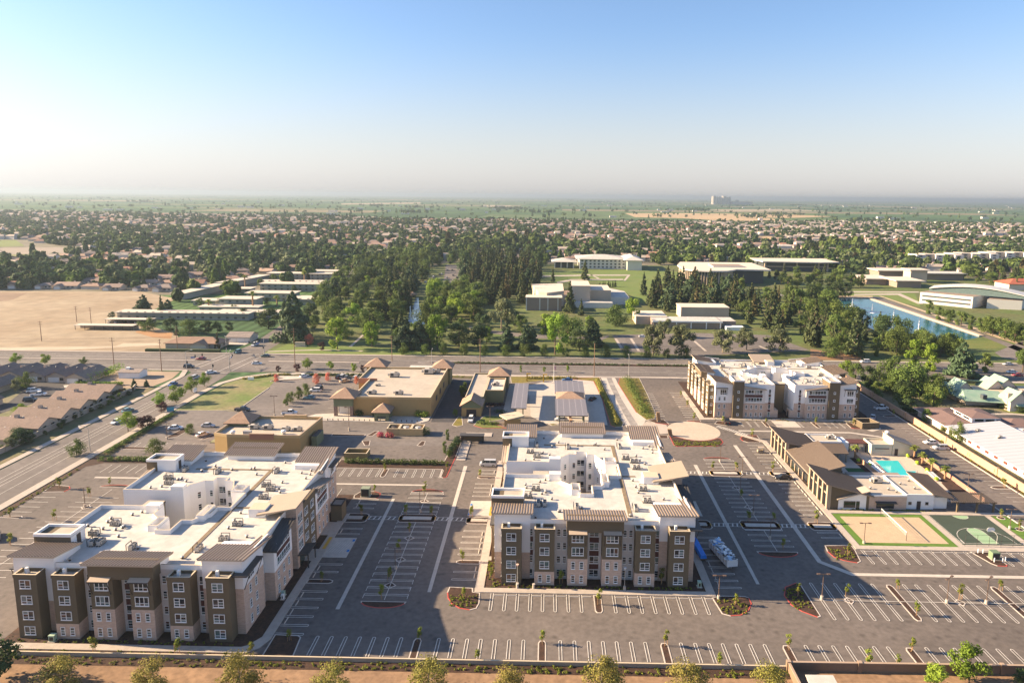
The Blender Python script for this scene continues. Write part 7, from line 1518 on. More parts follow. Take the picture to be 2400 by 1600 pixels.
# ---------------------------------------------------------------- hand placed trees
HT = [ # kind, base, height, width, label
 ('wide', (-144.3, 196.6), 5.2, 1.0, 'round green street tree by the side street, nearest one'), ('lolli', (-141.6, 218.1), 7.2, 1.0, 'large round green tree beside the white car on the side street'), ('plum', (-139.0, 221.7), 4.6, 1.3, 'dark plum tree right of the large round street tree'), ('plum', (-137.5, 222.6), 4.4, 1.3, 'second dark plum tree further right by the street corner bed'),
 ('wide', (-121.5, 199.2), 4.6, 1.3, 'low spreading grey green tree in the shop lot')]
HT += [('plum', (-141.9, 238.8), 4.2, 1.2, 'plum tree on the verge between green street trees'), ('lolli', (-146.6, 245.6), 6, .95, 'first green street tree past the plum along the lawn'), ('lolli', (-142.8, 250.3), 7, 1.2, 'second green street tree along the lawn, the widest'), ('lolli', (-144.5, 264.9), 6.4, 1.0, 'third green street tree along the lawn'), ('lolli', (-143.1, 272.8), 6, .95, 'last yellow green street tree before the crossing'),
 ('wide', (-119.6, 216.6), 3.6, 1.0, 'thin young tree in the shop lot bed'), ('plum', (-121.5, 297.1), 3.4, 1.0, 'small plum tree left on the arterial pavement'), ('plum', (-113.2, 298.1), 4.2, 1.1, 'larger plum tree beside the utility pole'), ('lolli', (-110.5, 303.4), 5.6, .95, 'round bright tree on the arterial pavement'), ('lolli', (-99.8, 302.7), 4.2, 1.0, 'small round pavement tree, second'), ('lolli', (-87.9, 298.9), 4.4, .9, 'small round pavement tree, third'), ('plum', (-83.7, 299.1), 3.6, 1.0, 'plum tree beside the store corner'),
 ('pink', (-116.3, 281.6), 3.4, .7, 'small pink flowering tree at the plaza'), ('pink', (-98.1, 279.1), 4.4, .8, 'large pink flowering tree in the shop lot'), ('pink', (-94.7, 283.8), 3.8, .7, 'pink flowering tree beside the larger pink one'), ('pink', (-81.3, 279.9), 3.4, .6, 'orange pink tree at the store side'),
 ('wide', (-96.5, 262.1), 5, .75, 'upper tree in the line of shop lot trees'), ('wide', (-97.6, 257.2), 5.2, .7, 'second tree in the line of shop lot trees'), ('wide', (-99.2, 252.4), 4.6, .8, 'third tree in the line of shop lot trees'), ('broad', (-99.2, 247.8), 3, 1, 'lowest tree in the line of shop lot trees'),
 ('lolli', (-249.4, 306.3), 5, 1.25, 'wide tree on the street edge behind townhouses, left'), ('lolli', (-235.2, 305.7), 5, 1.2, 'wide tree on the street edge behind townhouses, middle'), ('wide', (-217.6, 306.6), 3.6, 1.0, 'flat tree on the street edge behind townhouses, right'), ('wide', (-214.4, 266.7), 7, .85, 'dark tree in the townhouse court'), ('euc', (-214.0, 261.5), 5.6, .9, 'pale tree left of the dark court tree'), ('lolli', (-188.7, 231.7), 5, 1.2, 'bright bushy tree between townhouses'), ('dark', (-169.5, 205.8), 5, 1.5, 'dark spreading tree at the left edge by the wall'), ('euc', (-168.8, 200.8), 4, 1.4, 'pale grey bush tree in the left corner by the wall'),
 ('cedar', (-171.8, 271.0), 3.6, .9, 'small blue green conifer on the bare corner, left'), ('cedar', (-166.7, 271.2), 3.4, .9, 'small blue green conifer on the bare corner, right'),
 ('cedar', (-138.0, 361.0), 29, .9, 'huge cedar at the street corner by the lawn'), ('dark', (-166.7, 396.0), 13, 1.5, 'big round dark oak above the garage building'), ('cedar', (-274.4, 450.0), 12, 1.3, 'flat topped cedar on the field edge'), ('conifer', (-250.3, 429.4), 15, .8, 'tall narrow conifer before the long low flats'), ('cedar', (-256.6, 448.4), 9, 1.4, 'dark cedar behind the tall narrow conifer'), ('column', (-381.1, 612.1), 18, 1.4, 'tall dark cypress in the left suburb'),
 ('wide', (-233.2, 385.1), 8, 1.3, 'brown green tree left before the long flats'), ('dark', (-217.7, 381.8), 9, 1.2, 'dark tree before the long flats'), ('wide', (-203.8, 376.5), 9, 1.4, 'big brownish tree before the long flats'), ('dark', (-195.9, 379.0), 8, 1.3, 'dark tree right of the big brownish one'), ('dark', (-190.4, 381.5), 7, 1.3, 'dark tree near the bungalow'), ('dark', (-185.7, 386.0), 6, 1.2, 'small dark tree near the garage'), ('rust', (-170.9, 341.3), 9, .8, 'rusty tree with bare trunk in front of the bungalow'), ('rust', (-210.0, 374.0), 5, 1.6, 'orange tinted bush tree at the field corner'), ('dark', (-280.1, 424.7), 4, 1.4, 'lone bush tree at the field corner of the flats'),
 ('pink', (-127.3, 354.3), 6, .8, 'brownish pink crape tree on the corner lawn'), ('plum', (-116.3, 341.1), 5, 1, 'dark small tree on the corner lawn'),
 ('cedar', (-74.1, 347.0), 18, .9, 'dark cedar pair front of the pond, left'), ('cedar', (-66.5, 347.4), 16, 1.1, 'dark cedar pair front of the pond, right'), ('bright', (-109.5, 344.9), 19, .95, 'big pale green tree behind the corner lawn'), ('bright', (-92.8, 351.1), 15, .8, 'green tree left of the pond path'), ('bright', (-57.4, 347.9), 20, .75, 'tall pale green tree right of the pond'), ('dark', (-46.4, 352.0), 14, 1.2, 'dense dark grove tree left of the oval road'), ('dark', (-36.4, 352.6), 13, 1.3, 'dense dark grove tree at the oval road'),
 ('euc', (-27.5, 405.0), 20, 1.0, 'tall airy eucalyptus before the theatre'), ('cedar', (-20.5, 346.7), 12, 1.0, 'thin cedar by the oval road'), ('cedar', (-10.0, 350.7), 14, 1.1, 'spreading cedar in front of the theatre'), ('bright', (4.5, 338.3), 24, .8, 'largest bright green tree in front of the theatre'), ('wide', (11.9, 362.6), 18, .9, 'green tree right of the largest bright one'), ('dark', (17.7, 348.9), 12, 1.2, 'dark tree under the bright group'), ('cedar', (26.1, 359.8), 15, 1, 'cedar right of the bright group'),
 ('conifer', (16.0, 465.1), 23, 1.0, 'big brown conifer before the fly tower'), ('conifer', (23.5, 454.1), 12, .9, 'dark conifer right of the fly tower front'), ('conifer', (36.6, 651.5), 20, 1.0, 'round topped conifer alone on the amphitheatre lawn'), ('conifer', (5.5, 631.9), 14, .8, 'narrow conifer left on the amphitheatre lawn'), ('conifer', (79.8, 553.6), 20, .8, 'lone pine on the lawn right of the theatre'), ('bright', (55.7, 434.7), 17, 1, 'bright tree right of the theatre annex'), ('wide', (43.7, 419.0), 14, 1.1, 'dark green tree left of the bright annex tree'),
 ('euc', (54.6, 337.9), 17, .95, 'tall eucalyptus at the campus parking, left'), ('euc', (69.1, 338.7), 17, 1.1, 'tall brownish eucalyptus at the campus parking, centre'), ('euc', (92.6, 348.2), 13, 1.3, 'grey eucalyptus behind the farther block, left'), ('euc', (106.8, 354.0), 12, 1.2, 'grey eucalyptus behind the farther block, middle'), ('euc', (123.2, 349.9), 13, 1.4, 'grey eucalyptus behind the farther block, right'), ('euc', (68.1, 385.3), 11, 1.0, 'smaller eucalyptus behind the parking'),
 ('bright', (177.6, 320.9), 15, .95, 'tall bright green poplar like tree, left of pair'), ('bright', (182.4, 315.7), 14, .95, 'tall bright green poplar like tree, right of pair'), ('wide', (151.0, 274.0), 15, 1.0, 'huge round olive green tree behind the grey wall'), ('wide', (151.9, 291.6), 13, .9, 'dark green tree left of the huge round one'), ('cedar', (191.5, 305.7), 17, 1.1, 'big dark cedar above the green roofs'), ('broad', (207.5, 314.3), 10, 1.0, 'green tree right of the big dark cedar'), ('broad', (139.5, 298.1), 8, 1.3, 'round tree at the back corner of the farther block'), ('lolli', (137.7, 303.0), 8, 1.0, 'bright tree touching the farther block roof'), ('broad', (225.9, 315.3), 12, 1.1, 'tree at the right edge above the green roofs'), ('broad', (270.8, 477.4), 11, 1.0, 'lone round tree before the curved roof building'),
 ('conifer', (143.8, 430.5), 22, 1.05, 'rusty big conifer at the lake lawn'), ('conifer', (147.2, 367.0), 27, .9, 'very tall conifer left of the lake'), ('conifer', (156.2, 431.4), 16, .8, 'thin conifer by the picnic shelter'), ('conifer', (159.2, 343.8), 24, 1.0, 'tall dark conifer before the lake'), ('conifer', (195.5, 393.1), 16, .9, 'pointed conifer at the lake edge'), ('conifer', (155.6, 360.3), 16, .9, 'shorter conifer right of the very tall one'),
 ('broad', (139.0, 239.5), 5.5, .9, 'small tree between the peach wall and maroon roof'), ('wide', (138.9, 220.3), 7, .75, 'olive tree between the peach wall and white roof'), ('broad', (139.9, 229.6), 3.4, 1.2, 'bushy tree along the peach wall'), ('broad', (166.8, 272.3), 4, 1.2, 'dark round bush tree at the green roofs'), ('dark', (138.4, 249.5), 6, 1.4, 'dark tree behind the grey part of the long wall')]
for (k_, p, h, w_, l) in HT: tree(k_, p[0], p[1], h, l, None, True, w_)
for k, (x, y) in enumerate(((178.1, 258.4), (179.2, 256.6), (181.2, 255.4), (182.5, 253.6), (184.4, 252.8))): tag(tree('dark', x, y, 2.6, None, 'clipped round shrubs', True, 1.6, 'round_shrub'), 'clipped round shrub %s from the left by the green roofs' % ORD[k], 'shrub')
# rows
def row(key, pts, h, place, group, parts=True, wide=1.0, nm=None, cat=None):
    for k, (x, y) in enumerate(pts):
        o = tree(key, x+random.uniform(-.5, .5), y+random.uniform(-.4, .4), h*random.uniform(.85, 1.15), place.format(ORD[k]), group, parts, wide*random.uniform(.9, 1.15), nm)
        if cat: o['category'] = cat
row('wide', [(-72+10.2*k, 334.6) for k in range(15)], 6.2, 'small dark round tree along the far side of the arterial street, {} from the left', 'row of trees beyond the arterial street', True, .8)
row('bright', [(-11.2, 302.9), (-1.2, 303.4), (9.6, 304.0)], 3.2, 'young bright tree {} from the left in the strip behind the fuel station', 'trees behind the fuel station', True, .8)
row('column', [(47.6, 602.9), (50.0, 603.1), (52.4, 603.3), (54.7, 603.5), (57.1, 603.7), (59.4, 603.9), (61.8, 604.1)], 5.5, 'dark clipped cypress {} from the left in the row by the theatre', 'row of cypresses', False, 1.6)
row('broad', [(219.1, 614.9), (228.9, 615.7), (238.7, 616.6), (248.5, 617.4), (258.4, 618.3), (268.3, 619.2), (278.2, 620.0), (288.1, 620.9)], 13, 'round dark tree {} from the left in the row before the classroom block', 'row of round campus trees', False, 1.0)
row('broad', [(264.9, 454.3), (265.4, 442.7), (266.0, 431.7), (266.5, 421.3), (267.1, 411.3), (267.5, 401.8), (268.0, 392.7), (268.5, 384.0), (268.9, 375.6)], 11, 'round tree {} from the left in the belt right of the lake road', 'belt right of the lake road', False, 1.1)
row('broad', [(269.1, 406.2), (270.4, 400.3), (271.8, 394.5), (273.1, 389.0), (274.4, 383.6)], 12, 'round tree {} from the left in the thick belt at the right edge', 'belt right of the lake road', False, 1.2)
row('dark', [(211.8, 540.5), (220.2, 544.2), (228.8, 548.0), (237.4, 551.9), (246.2, 555.8)], 12, 'dark tree {} from the left beside the upper lake lawn', 'trees by the upper lake lawn', False, 1.1)
row('wide', [(184.4, 358.5), (188.5, 356.0), (192.6, 353.5), (196.6, 351.1), (200.6, 348.7), (204.6, 346.3), (208.4, 344.0)], 12, 'olive tree {} from the left along the near lake shore', 'trees along the near lake shore', False, .9)
# ---------------------------------------------------------------- groves filled at random, labelled by their place
def inside(p, poly):
    x, y = p; c = False; n = len(poly)
    for i in range(n):
        (x1, y1), (x2, y2) = poly[i], poly[(i+1) % n]
        if (y1 > y) != (y2 > y) and x < (x2-x1)*(y-y1)/(y2-y1)+x1: c = not c
    return c
BLOCKED = [rect(-16, 470, 63, 562), rect(64, 410, 124, 466), rect(126, 618, 214, 704), rect(232, 742, 324, 792), rect(4, 740, 106, 800), rect(300, 616, 422, 714)] + [ccw([(-87.4, 415.1), (-74.8, 411.2), (-98.3, 523.4), (-104.7, 526.7)]), ccw([(38.7, 389.6), (131.7, 395.4), (141.5, 356.0), (39.4, 348.5)])]
GRN = {'conifer': 'brownish conifer', 'rust': 'rusty conifer', 'cedar': 'dark cedar', 'broad': 'green tree', 'wide': 'spreading tree', 'dark': 'dark tree', 'euc': 'airy tree', 'bright': 'bright tree', 'column': 'slim cypress'}
G_ALL = []
ALLT = [(o[1][0], o[1][1]) for o in HT]
def grove(place, poly, spacing, mix, h0, h1, seed, wide=1.0, cap=400):
    rg = random.Random(seed); xs = [p[0] for p in poly]; ys = [p[1] for p in poly]; pts = []; tries = 0
    while tries < 5000 and len(pts) < cap:
        tries += 1; p = (rg.uniform(min(xs), max(xs)), rg.uniform(min(ys), max(ys)))
        if not inside(p, poly) or any(inside(p, b) for b in BLOCKED): continue
        if any((p[0]-q[0])**2+(p[1]-q[1])**2 < spacing**2 for q in pts): continue
        if any((p[0]-q[0])**2+(p[1]-q[1])**2 < (spacing*.7)**2 for q in ALLT): continue
        pts.append(p)
    cx = [sorted(p[0] for p in pts)[int(len(pts)*f)] for f in (.25, .5, .75)] if len(pts) > 3 else [0, 0, 0]; cy = [sorted(p[1] for p in pts)[int(len(pts)*f)] for f in (.25, .5, .75)] if len(pts) > 3 else [0, 0, 0]
    keys = [k for k, w_ in mix for _ in range(w_)]
    for p in pts:
        k_ = rg.choice(keys); h = rg.uniform(h0, h1); f = (h-h0)/max(.1, h1-h0)
        size = 'low' if f < .33 else 'tall' if f > .67 else 'medium'
        dep = 'front' if p[1] < cy[0] else 'nearer' if p[1] < cy[1] else 'farther' if p[1] < cy[2] else 'back'
        sd2 = 'left' if p[0] < cx[0] else 'middle left' if p[0] < cx[1] else 'middle right' if p[0] < cx[2] else 'right'
        G_ALL.append((math.hypot(*p), k_, p, h, '%s %s, %s %s in %s' % (size, GRN[k_], dep, sd2, place), wide*rg.uniform(.85, 1.2))); ALLT.append(p)
grove('the corner park left of the pond', [(-147.5, 371.9), (-87.2, 360.3), (-89.2, 415.0), (-108.0, 493.9), (-167.2, 673.7), (-186.5, 593.8), (-169.1, 489.2)], 14, [('wide', 3), ('dark', 2), ('broad', 3), ('cedar', 1), ('conifer', 2), ('bright', 1)], 10, 17, 1)
grove('the park strip behind the street', [(-86.6, 351.4), (-4.0, 365.3), (29.3, 382.9), (31.1, 408.8), (-40.3, 418.3), (-70.8, 393.3)], 14, [('dark', 2), ('broad', 3), ('cedar', 2), ('euc', 2), ('bright', 1)], 7, 13, 2)
grove('the leafy mound right of the pond', [(-73.0, 411.3), (-40.3, 418.3), (-50.2, 498.3), (-69.4, 566.7), (-94.2, 539.4)], 11, [('broad', 3), ('bright', 2), ('wide', 3)], 11, 16, 3, 1.15)
grove('the redwood belt beside the pond', [(-102.9, 419.0), (-93.2, 429.7), (-109.7, 546.3), (-123.7, 630.8), (-155.8, 650.5)], 10.5, [('conifer', 5), ('cedar', 1)], 15, 23, 4, 1.0)
grove('the redwood grove left of the theatre', [(-53.8, 491.3), (-15.6, 501.0), (-6.5, 664.9), (-19.4, 845.2), (-99.0, 782.3), (-73.9, 603.9)], 12, [('conifer', 6), ('rust', 1), ('dark', 1), ('cedar', 1)], 15, 23, 5, 1.0)
grove('the left campus woods', [(-166.9, 541.3), (-111.6, 600.4), (-124.2, 779.2), (-177.9, 1009.2), (-198.0, 770.9), (-202.2, 657.6)], 15, [('broad', 3), ('dark', 2), ('conifer', 2), ('wide', 3)], 10, 18, 6)
grove('the woods behind the amphitheatre lawn', [(-124.2, 779.2), (-14.4, 759.1), (0.3, 793.1), (-2.0, 980.0), (-33.3, 1193.9), (-170.4, 1101.4)], 20, [('broad', 3), ('dark', 2), ('conifer', 3)], 10, 19, 7)
grove('the tall pines before the library', [(71.2, 463.2), (137.7, 467.9), (167.8, 569.3), (131.7, 632.8), (96.7, 609.2)], 12.5, [('conifer', 6), ('rust', 1), ('cedar', 1)], 13, 21, 8, 1.0)
grove('the pine stand left of the lake', [(126.8, 429.4), (154.0, 360.2), (192.6, 433.8), (221.4, 541.2), (193.1, 546.7), (150.8, 513.7)], 13, [('conifer', 4), ('rust', 2), ('broad', 2), ('wide', 2)], 11, 19, 9, 1.0)
grove('the dark stand on the near lake shore', [(144.1, 339.8), (174.5, 344.7), (197.4, 362.8), (206.9, 393.8), (197.1, 429.2), (170.3, 391.6)], 11, [('conifer', 3), ('dark', 2), ('broad', 2), ('wide', 1)], 9, 16, 10)
grove('the strip between lake and street', [(174.5, 344.7), (212.7, 343.6), (225.0, 364.4), (201.3, 370.2)], 9, [('wide', 3), ('broad', 2), ('rust', 1)], 9, 14, 11)
grove('the trees behind the long peach wall', [(134.5, 284), (134.5, 252), (150, 252), (166, 282), (166, 292)], 7.5, [('broad', 3), ('dark', 2), ('wide', 2)], 7, 12, 12)
grove('the trees round the library', [(139.0, 691.0), (104.3, 503.1), (146.7, 499.6), (202.3, 628.5), (299.0, 637.2), (359.2, 768.2), (233.8, 700.3)], 17, [('conifer', 2), ('dark', 2), ('broad', 4)], 8, 13, 13)
grove('the woods behind the library', [(134.3, 808.1), (237.1, 770.6), (289.8, 945.4), (195.9, 981.0), (153.8, 928.2)], 19, [('broad', 4), ('dark', 2), ('conifer', 2)], 9, 15, 14)
grove('the woods right of the union buildings', [(403.0, 668.4), (426.0, 608.7), (561.2, 789.3), (481.0, 781.0)], 17, [('broad', 3), ('conifer', 3), ('dark', 1)], 9, 15, 15)
grove('the woods before the stepped apartments', [(302.5, 707.0), (426.6, 775.3), (564.0, 1029.5), (495.8, 1168.2), (372.4, 1030.4), (369.4, 871.2)], 20, [('broad', 3), ('conifer', 4), ('dark', 2)], 9, 17, 16)
grove('the flat roofed apartment gardens', [(-280.1, 449.6), (-189.5, 428.3), (-172.7, 489.0), (-219.5, 644.3), (-293.7, 594.1), (-278.0, 494.6)], 27, [('broad', 2), ('dark', 2), ('cedar', 1), ('wide', 1)], 5, 8.5, 17)
grove('the hedgerow by the dead end wall', [(-171, 262), (-166, 262), (-166, 205), (-169, 205)], 3.6, [('dark', 3), ('broad', 2)], 1.8, 3.2, 18, 1.3)
# the largest of each kind stand on their own; the smallest, farthest ones go into one mass (built with the suburb)
REST, seen_k = [], {}
for o_ in bpy.data.objects:
    if o_.get('category') == 'tree': n_ = o_.name.split('.')[0]; seen_k[n_] = seen_k.get(n_, 0)+1
for (d_, k_, p, h, l, w_) in sorted(G_ALL, key=lambda q: q[0]/q[3]**.5):
    n_ = KINDS[k_][0]; seen_k[n_] = seen_k.get(n_, 0)+1
    if seen_k[n_] <= 285 or h < 4: tree(k_, p[0], p[1], h, l, 'trees in '+l.split(' in ', 1)[1], False, w_)
    else: REST.append((k_, p, h))
# hedges and shrubs
def hedge(label, pts, w_, h, lm, dens, seed, nm='hedge'):
    rg = random.Random(seed); C, Rr = [], []
    for (a, b) in zip(pts[:-1], pts[1:]):
        l = math.hypot(b[0]-a[0], b[1]-a[1]); n = max(2, int(l/(w_*.45)))
        for k in range(n):
            f = (k+rg.random())/n; C.append((a[0]+(b[0]-a[0])*f+rg.uniform(-.2, .2)*w_, a[1]+(b[1]-a[1])*f+rg.uniform(-.2, .2)*w_, h*.5)); Rr.append(max(w_, h)*.55)
    Q = leaves(C, Rr, [dens]*len(C), .17, seed, h/max(w_, h)); Q[..., 2] = np.maximum(Q[..., 2], .03)
    o = bpy.data.objects.new(nm, quads_mesh(nm, Q, LF[lm])); COL.objects.link(o); return tag(o, label, 'hedge')
hedge('long clipped hedge behind the north parking row of the left lot', [(-60.5, 194), (-31, 193.6)], 1.6, 1.7, 'green', 60, 1); hedge('tall bright hedge beside the townhouse bare lot', [(-195.6, 275.4), (-193.5, 284.3), (-194.4, 297.3)], 3.4, 3.6, 'bright', 130, 2); hedge('low hedge along the back of the bare lot', [(-197.9, 273.1), (-177.4, 273.1)], 1.5, 1.6, 'bright', 60, 3)
hedge('hedge along the kerb north of the left parking lot', [(-134, 192.6), (-112.5, 193.4)], 1.8, 1.6, 'green', 60, 4); hedge('ivy hedge behind the long peach wall', [(134.9, 150), (134.9, 232)], 1.3, 1.8, 'dark', 60, 5); hedge('shrubs along the gate wall left of the middle block', [(-30, 200), (-28.6, 214)], 1.6, 2.2, 'dark', 60, 6)
hedge('bright planting along the driveway bed left side', [(25.6, 232), (25.2, 250), (23.4, 268), (22.6, 290)], 2.0, 1.5, 'olive', 70, 7); hedge('green planting in the driveway bed right side', [(37.6, 240), (37.4, 256), (36.6, 274), (36.6, 292)], 4.2, 2.0, 'green', 120, 8); hedge('yellow planting behind the clearance frames', [(-8, 292), (14, 293)], 2.6, 1.2, 'olive', 80, 9); hedge('shrubs in the arterial median', [(-44, 318), (40, 318)], 2.2, 1.0, 'dark', 40, 10); hedge('shrubs in the arterial median, right end', [(44, 318), (118, 318)], 2.2, 1.0, 'dark', 40, 11)
hedge('shrub strip around the corner plaza', [(-132, 284), (-122, 291), (-114, 292.4)], 1.6, 1.0, 'olive', 50, 12); hedge('shrub strip along the shop lot by the street', [(-108, 292.6), (-80, 293)], 1.8, 1.2, 'dark', 50, 13); hedge('shrubs along the bed beside the side street', [(-136, 198), (-136.4, 236)], 1.8, 1.2, 'green', 50, 14); hedge('shrubs at the car wash entrance bed', [(-24, 231.5), (-17, 230.5)], 2.6, 1.2, 'green', 80, 15); hedge('red leaf shrubs beside the car wash', [(-22.5, 251.5), (-16.5, 252)], 2, 1.4, 'plum', 70, 16); hedge('dark shrubs in the car wash garden', [(-19.5, 244), (-14.8, 244)], 4, .9, 'dark', 90, 17)
for k, (x, y, lm, l) in enumerate(((-55, 216.6, 'magenta', 'left bougainvillea mound before the refuse bays'), (-51.6, 216.2, 'magenta', 'second bougainvillea mound before the refuse bays'), (-40.4, 219, 'green', 'green shrub right of the refuse bays'), (-62, 236.6, 'dark', 'shrub beside the store porch'), (-44.4, 237, 'bright', 'climbing shrub on the store front right'), (-46.6, 237.2, 'bright', 'climbing shrub left of the front right one'), (-68.6, 237, 'dark', 'dark shrub beside the store tower'))):
    hedge(l, [(x-.6, y), (x+.6, y)], 2.0, 1.8 if lm == 'magenta' else 2.6, lm, 150, 30+k, 'shrub')['category'] = 'shrub'
for k, (x, y, h) in enumerate(((-33.4, 262, 5.5), (-33.4, 268, 5.0), (-33, 238, 3.4), (-32.4, 214.5, 4), (-31.6, 203, 4.2), (-29.4, 199, 3))): tree('broad', x, y, h, ['slim tree by the car wash wall, nearer', 'slim tree by the car wash wall, farther', 'small tree left of the car wash front', 'tree at the gate wall, upper', 'tree at the gate wall, lower', 'little tree at the hedge end'][k], None, True, .7)
# ground cover plants too many to count
rg = random.Random(77); C, Rr = [], []
def scat(x0, y0, x1, y1, n, r0, r1):
    for _ in range(n): C.append((rg.uniform(x0, x1), rg.uniform(y0, y1), .22)); Rr.append(rg.uniform(r0, r1))
scat(-137, 104.3, 42, 106.1, 420, .2, .38); scat(-96, 109.7, -52, 110.8, 60, .15, .3); scat(-12, 129.5, 33, 130.8, 90, .15, .3); scat(-12.2, 131, -9.6, 140, 40, .15, .3); scat(74.2, 168.5, 76, 212, 90, .2, .4); scat(77, 167.4, 101, 168, 60, .2, .35); scat(42.6, 212, 58, 216.6, 150, .25, .4); scat(132.2, 140, 133.3, 290, 160, .15, .3); scat(-136.8, 106.8, -50, 107.8, 100, .15, .3); scat(-135.6, 156, -136.8, 186, 60, .2, .4)
scat(-18.8, 122.6, -13.4, 126.8, 50, .15, .28); scat(35.2, 122, 40.6, 127, 60, .15, .28); scat(49.8, 124, 53.6, 131.4, 60, .15, .28); scat(66, 142.8, 71, 148, 50, .15, .28); scat(-57.6, 292, -36, 294.6, 60, .3, .6); scat(60, 238, 118, 241.6, 60, .2, .35)
o = bpy.data.objects.new('ground_cover_plants', quads_mesh('ground_cover_plants', leaves(C, Rr, [16]*len(C), .1, 5, .8), LF['young'])); COL.objects.link(o); tag(o, 'low shrubs scattered over the mulch beds', 'ground cover', kind='stuff')

# ---------------------------------------------------------------- suburb: the nearest houses one by one, the rest and its trees as masses
h_roofs = [mat('sub_roof_%d' % i, c, .9, .2, .3, rnd=.12) for i, c in enumerate(((0.32, .215, .165), (.27, .2, .17), (.38, .27, .21), (.22, .18, .165), (.42, .36, .3), (.36, .2, .14)))]
h_wall = mat('sub_wall', (0.5, .44, .38), .9, .1, .3, rnd=.1); h_wall2 = mat('sub_wall_pale', (.6, .56, .52), .9, .1, .3, rnd=.08)
HOUSE = []
for i in range(6):
    w_, d = (15, 11) if i % 2 else (18, 10)
    mb = MB(); mb.box(-w_/2, -d/2, 0, w_/2, d/2, 3 if i != 4 else 5.4, h_wall if i < 4 else h_wall2); mb.box(-w_/2+1.5, -d/2-4, 0, -w_/2+7.5, -d/2, 2.8, h_wall)
    mb.box(1, -d/2-.06, 1, 3, -d/2-.01, 2.2, band); mb.box(4.6, -d/2-.06, 1, 6.4, -d/2-.01, 2.2, band); mb.box(-w_/2+2.2, -d/2-4.06, .1, -w_/2+6.8, -d/2-4.01, 2.3, garage_w)
    z = 3 if i != 4 else 5.4; rm_ = MB()
    if i % 3 == 0: hip_roof(rm_, -w_/2, -d/2, w_/2, d/2, z, 2.3, h_roofs[i], .7)
    else: gable_roof(rm_, -w_/2, -d/2, w_/2, d/2, z, 2.4, h_roofs[i], 'x', .7, h_wall)
    gable_roof(rm_, -w_/2+1.5, -d/2-4, -w_/2+7.5, 0, 2.8, 1.6, h_roofs[i], 'y', .5, h_wall); rm_.box(w_*.2, .5, z, w_*.2+1, 1.6, z+3, h_wall)
    HOUSE.append((mb.mesh('house'), rm_.mesh('roof')))
RN = ['brown hip roofed', 'grey brown gabled', 'tan gabled', 'dark hip roofed', 'pale two storey', 'reddish gabled']
KEEP = BLOCKED + [ccw([(-620, 331), (-197, 331), (-262, 415), (-282, 505), (-262, 555), (-330, 545), (-436, 540), (-620, 505)]), ccw([(-290, 410), (-280, 680), (-160, 680), (-160, 410)]), rect(-170, 331, 470, 735), ccw([(-922.3, 1103.9), (-879.5, 1111.1), (-640.3, 930.9), (-614.5, 821.4), (-646.5, 770.5)]), ccw([(-1030.1, 1652.3), (-864.3, 1737.4), (-788.1, 1576.4), (-945.3, 1526.1)]),
    ccw([(436.9, 1453.8), (479.2, 1451.0), (427.6, 1229.3), (389.4, 1215.8)]), rect(460, 850, 660, 950), rect(350, 965, 400, 1110), ccw([(-107.0, 922.3), (-25.9, 932.8), (-21.6, 782.3), (-98.4, 816.9)]), ccw([(977.8, 1563.9), (1067.6, 1580.4), (943.8, 1395.5), (878.3, 1384.6)])]
KBB = [(min(p[0] for p in k), min(p[1] for p in k), max(p[0] for p in k), max(p[1] for p in k)) for k in KEEP]
def free(p): return not any(b[0] <= p[0] <= b[2] and b[1] <= p[1] <= b[3] and inside(p, k) for k, b in zip(KEEP, KBB))
SUB = [(-1250, 700), (-620, 512), (-436, 545), (-300, 548), (-262, 640), (-160, 690), (-160, 800), (0, 830), (240, 830), (460, 740), (700, 850), (1150, 1150), (1800, 2250), (1000, 2330), (560, 2180), (280, 2150), (-100, 2230), (-500, 2150), (-760, 2420), (-1400, 2400), (-2000, 2650), (-2000, 1700)]
rg = random.Random(21); SP_ = []
yy = 520.0
while yy < 2400:                    # streets run left to right in shallow curves, a house row on each side
    xx = -2000.0
    while xx < 1800:
        p = (xx+rg.uniform(-3, 3), yy+8*math.sin(xx*.006+yy*.01)+rg.uniform(-2, 2))
        if inside(p, SUB) and free(p) and abs(p[0]+20) < p[1]*.83 and rg.random() < .93: SP_.append((p[0], p[1], rg.choice((0, 0, math.pi, math.pi))+rg.uniform(-.25, .25)))
        xx += rg.uniform(20, 25)
    yy += 33
SP_.sort(key=lambda q: math.hypot(q[0], q[1]))
def zone(x, y): # phrases a viewer can find
    a = 'left of the flats' if x < -250 and y < 700 else 'behind the flats' if x < -120 and y < 1000 else 'beyond the left woods' if x < 60 else 'beyond the long white hall' if x < 300 else 'beyond the classroom block' if x < 520 else 'near the stepped apartments'
    return a
VIS = []
for (x, y, rz) in SP_:
    v = -1
    VIS.append((x, y, rz))
NH = 290
cnt = {}
for k, (x, y, rz) in enumerate(VIS[:NH]):
    i = rg.randrange(6) if x < 350 else rg.choice((2, 4, 4, 5, 1)); wm_, rm_ = HOUSE[i]; s = rg.uniform(.85, 1.05)
    o = inst(wm_, 'house', None, (x, y, .04), rz, s); inst(rm_, 'roof', o)
    d = math.hypot(x, y); b_ = min(5, max(0, int((x/y+.8)/1.5*6)))
    ln = '%s band' % ['front', 'second', 'third', 'fourth', 'fifth', 'sixth', 'seventh', 'eighth', 'ninth'][min(8, int((d-500)/60))]
    tag(o, '%s house %s, %s, %s' % (RN[i], zone(x, y), ln, ['far left', 'left', 'centre left', 'centre right', 'right', 'far right'][b_]), 'house', 'houses %s, %s, %s, %d' % (zone(x, y), ln, RN[i], b_))
mb = MB()
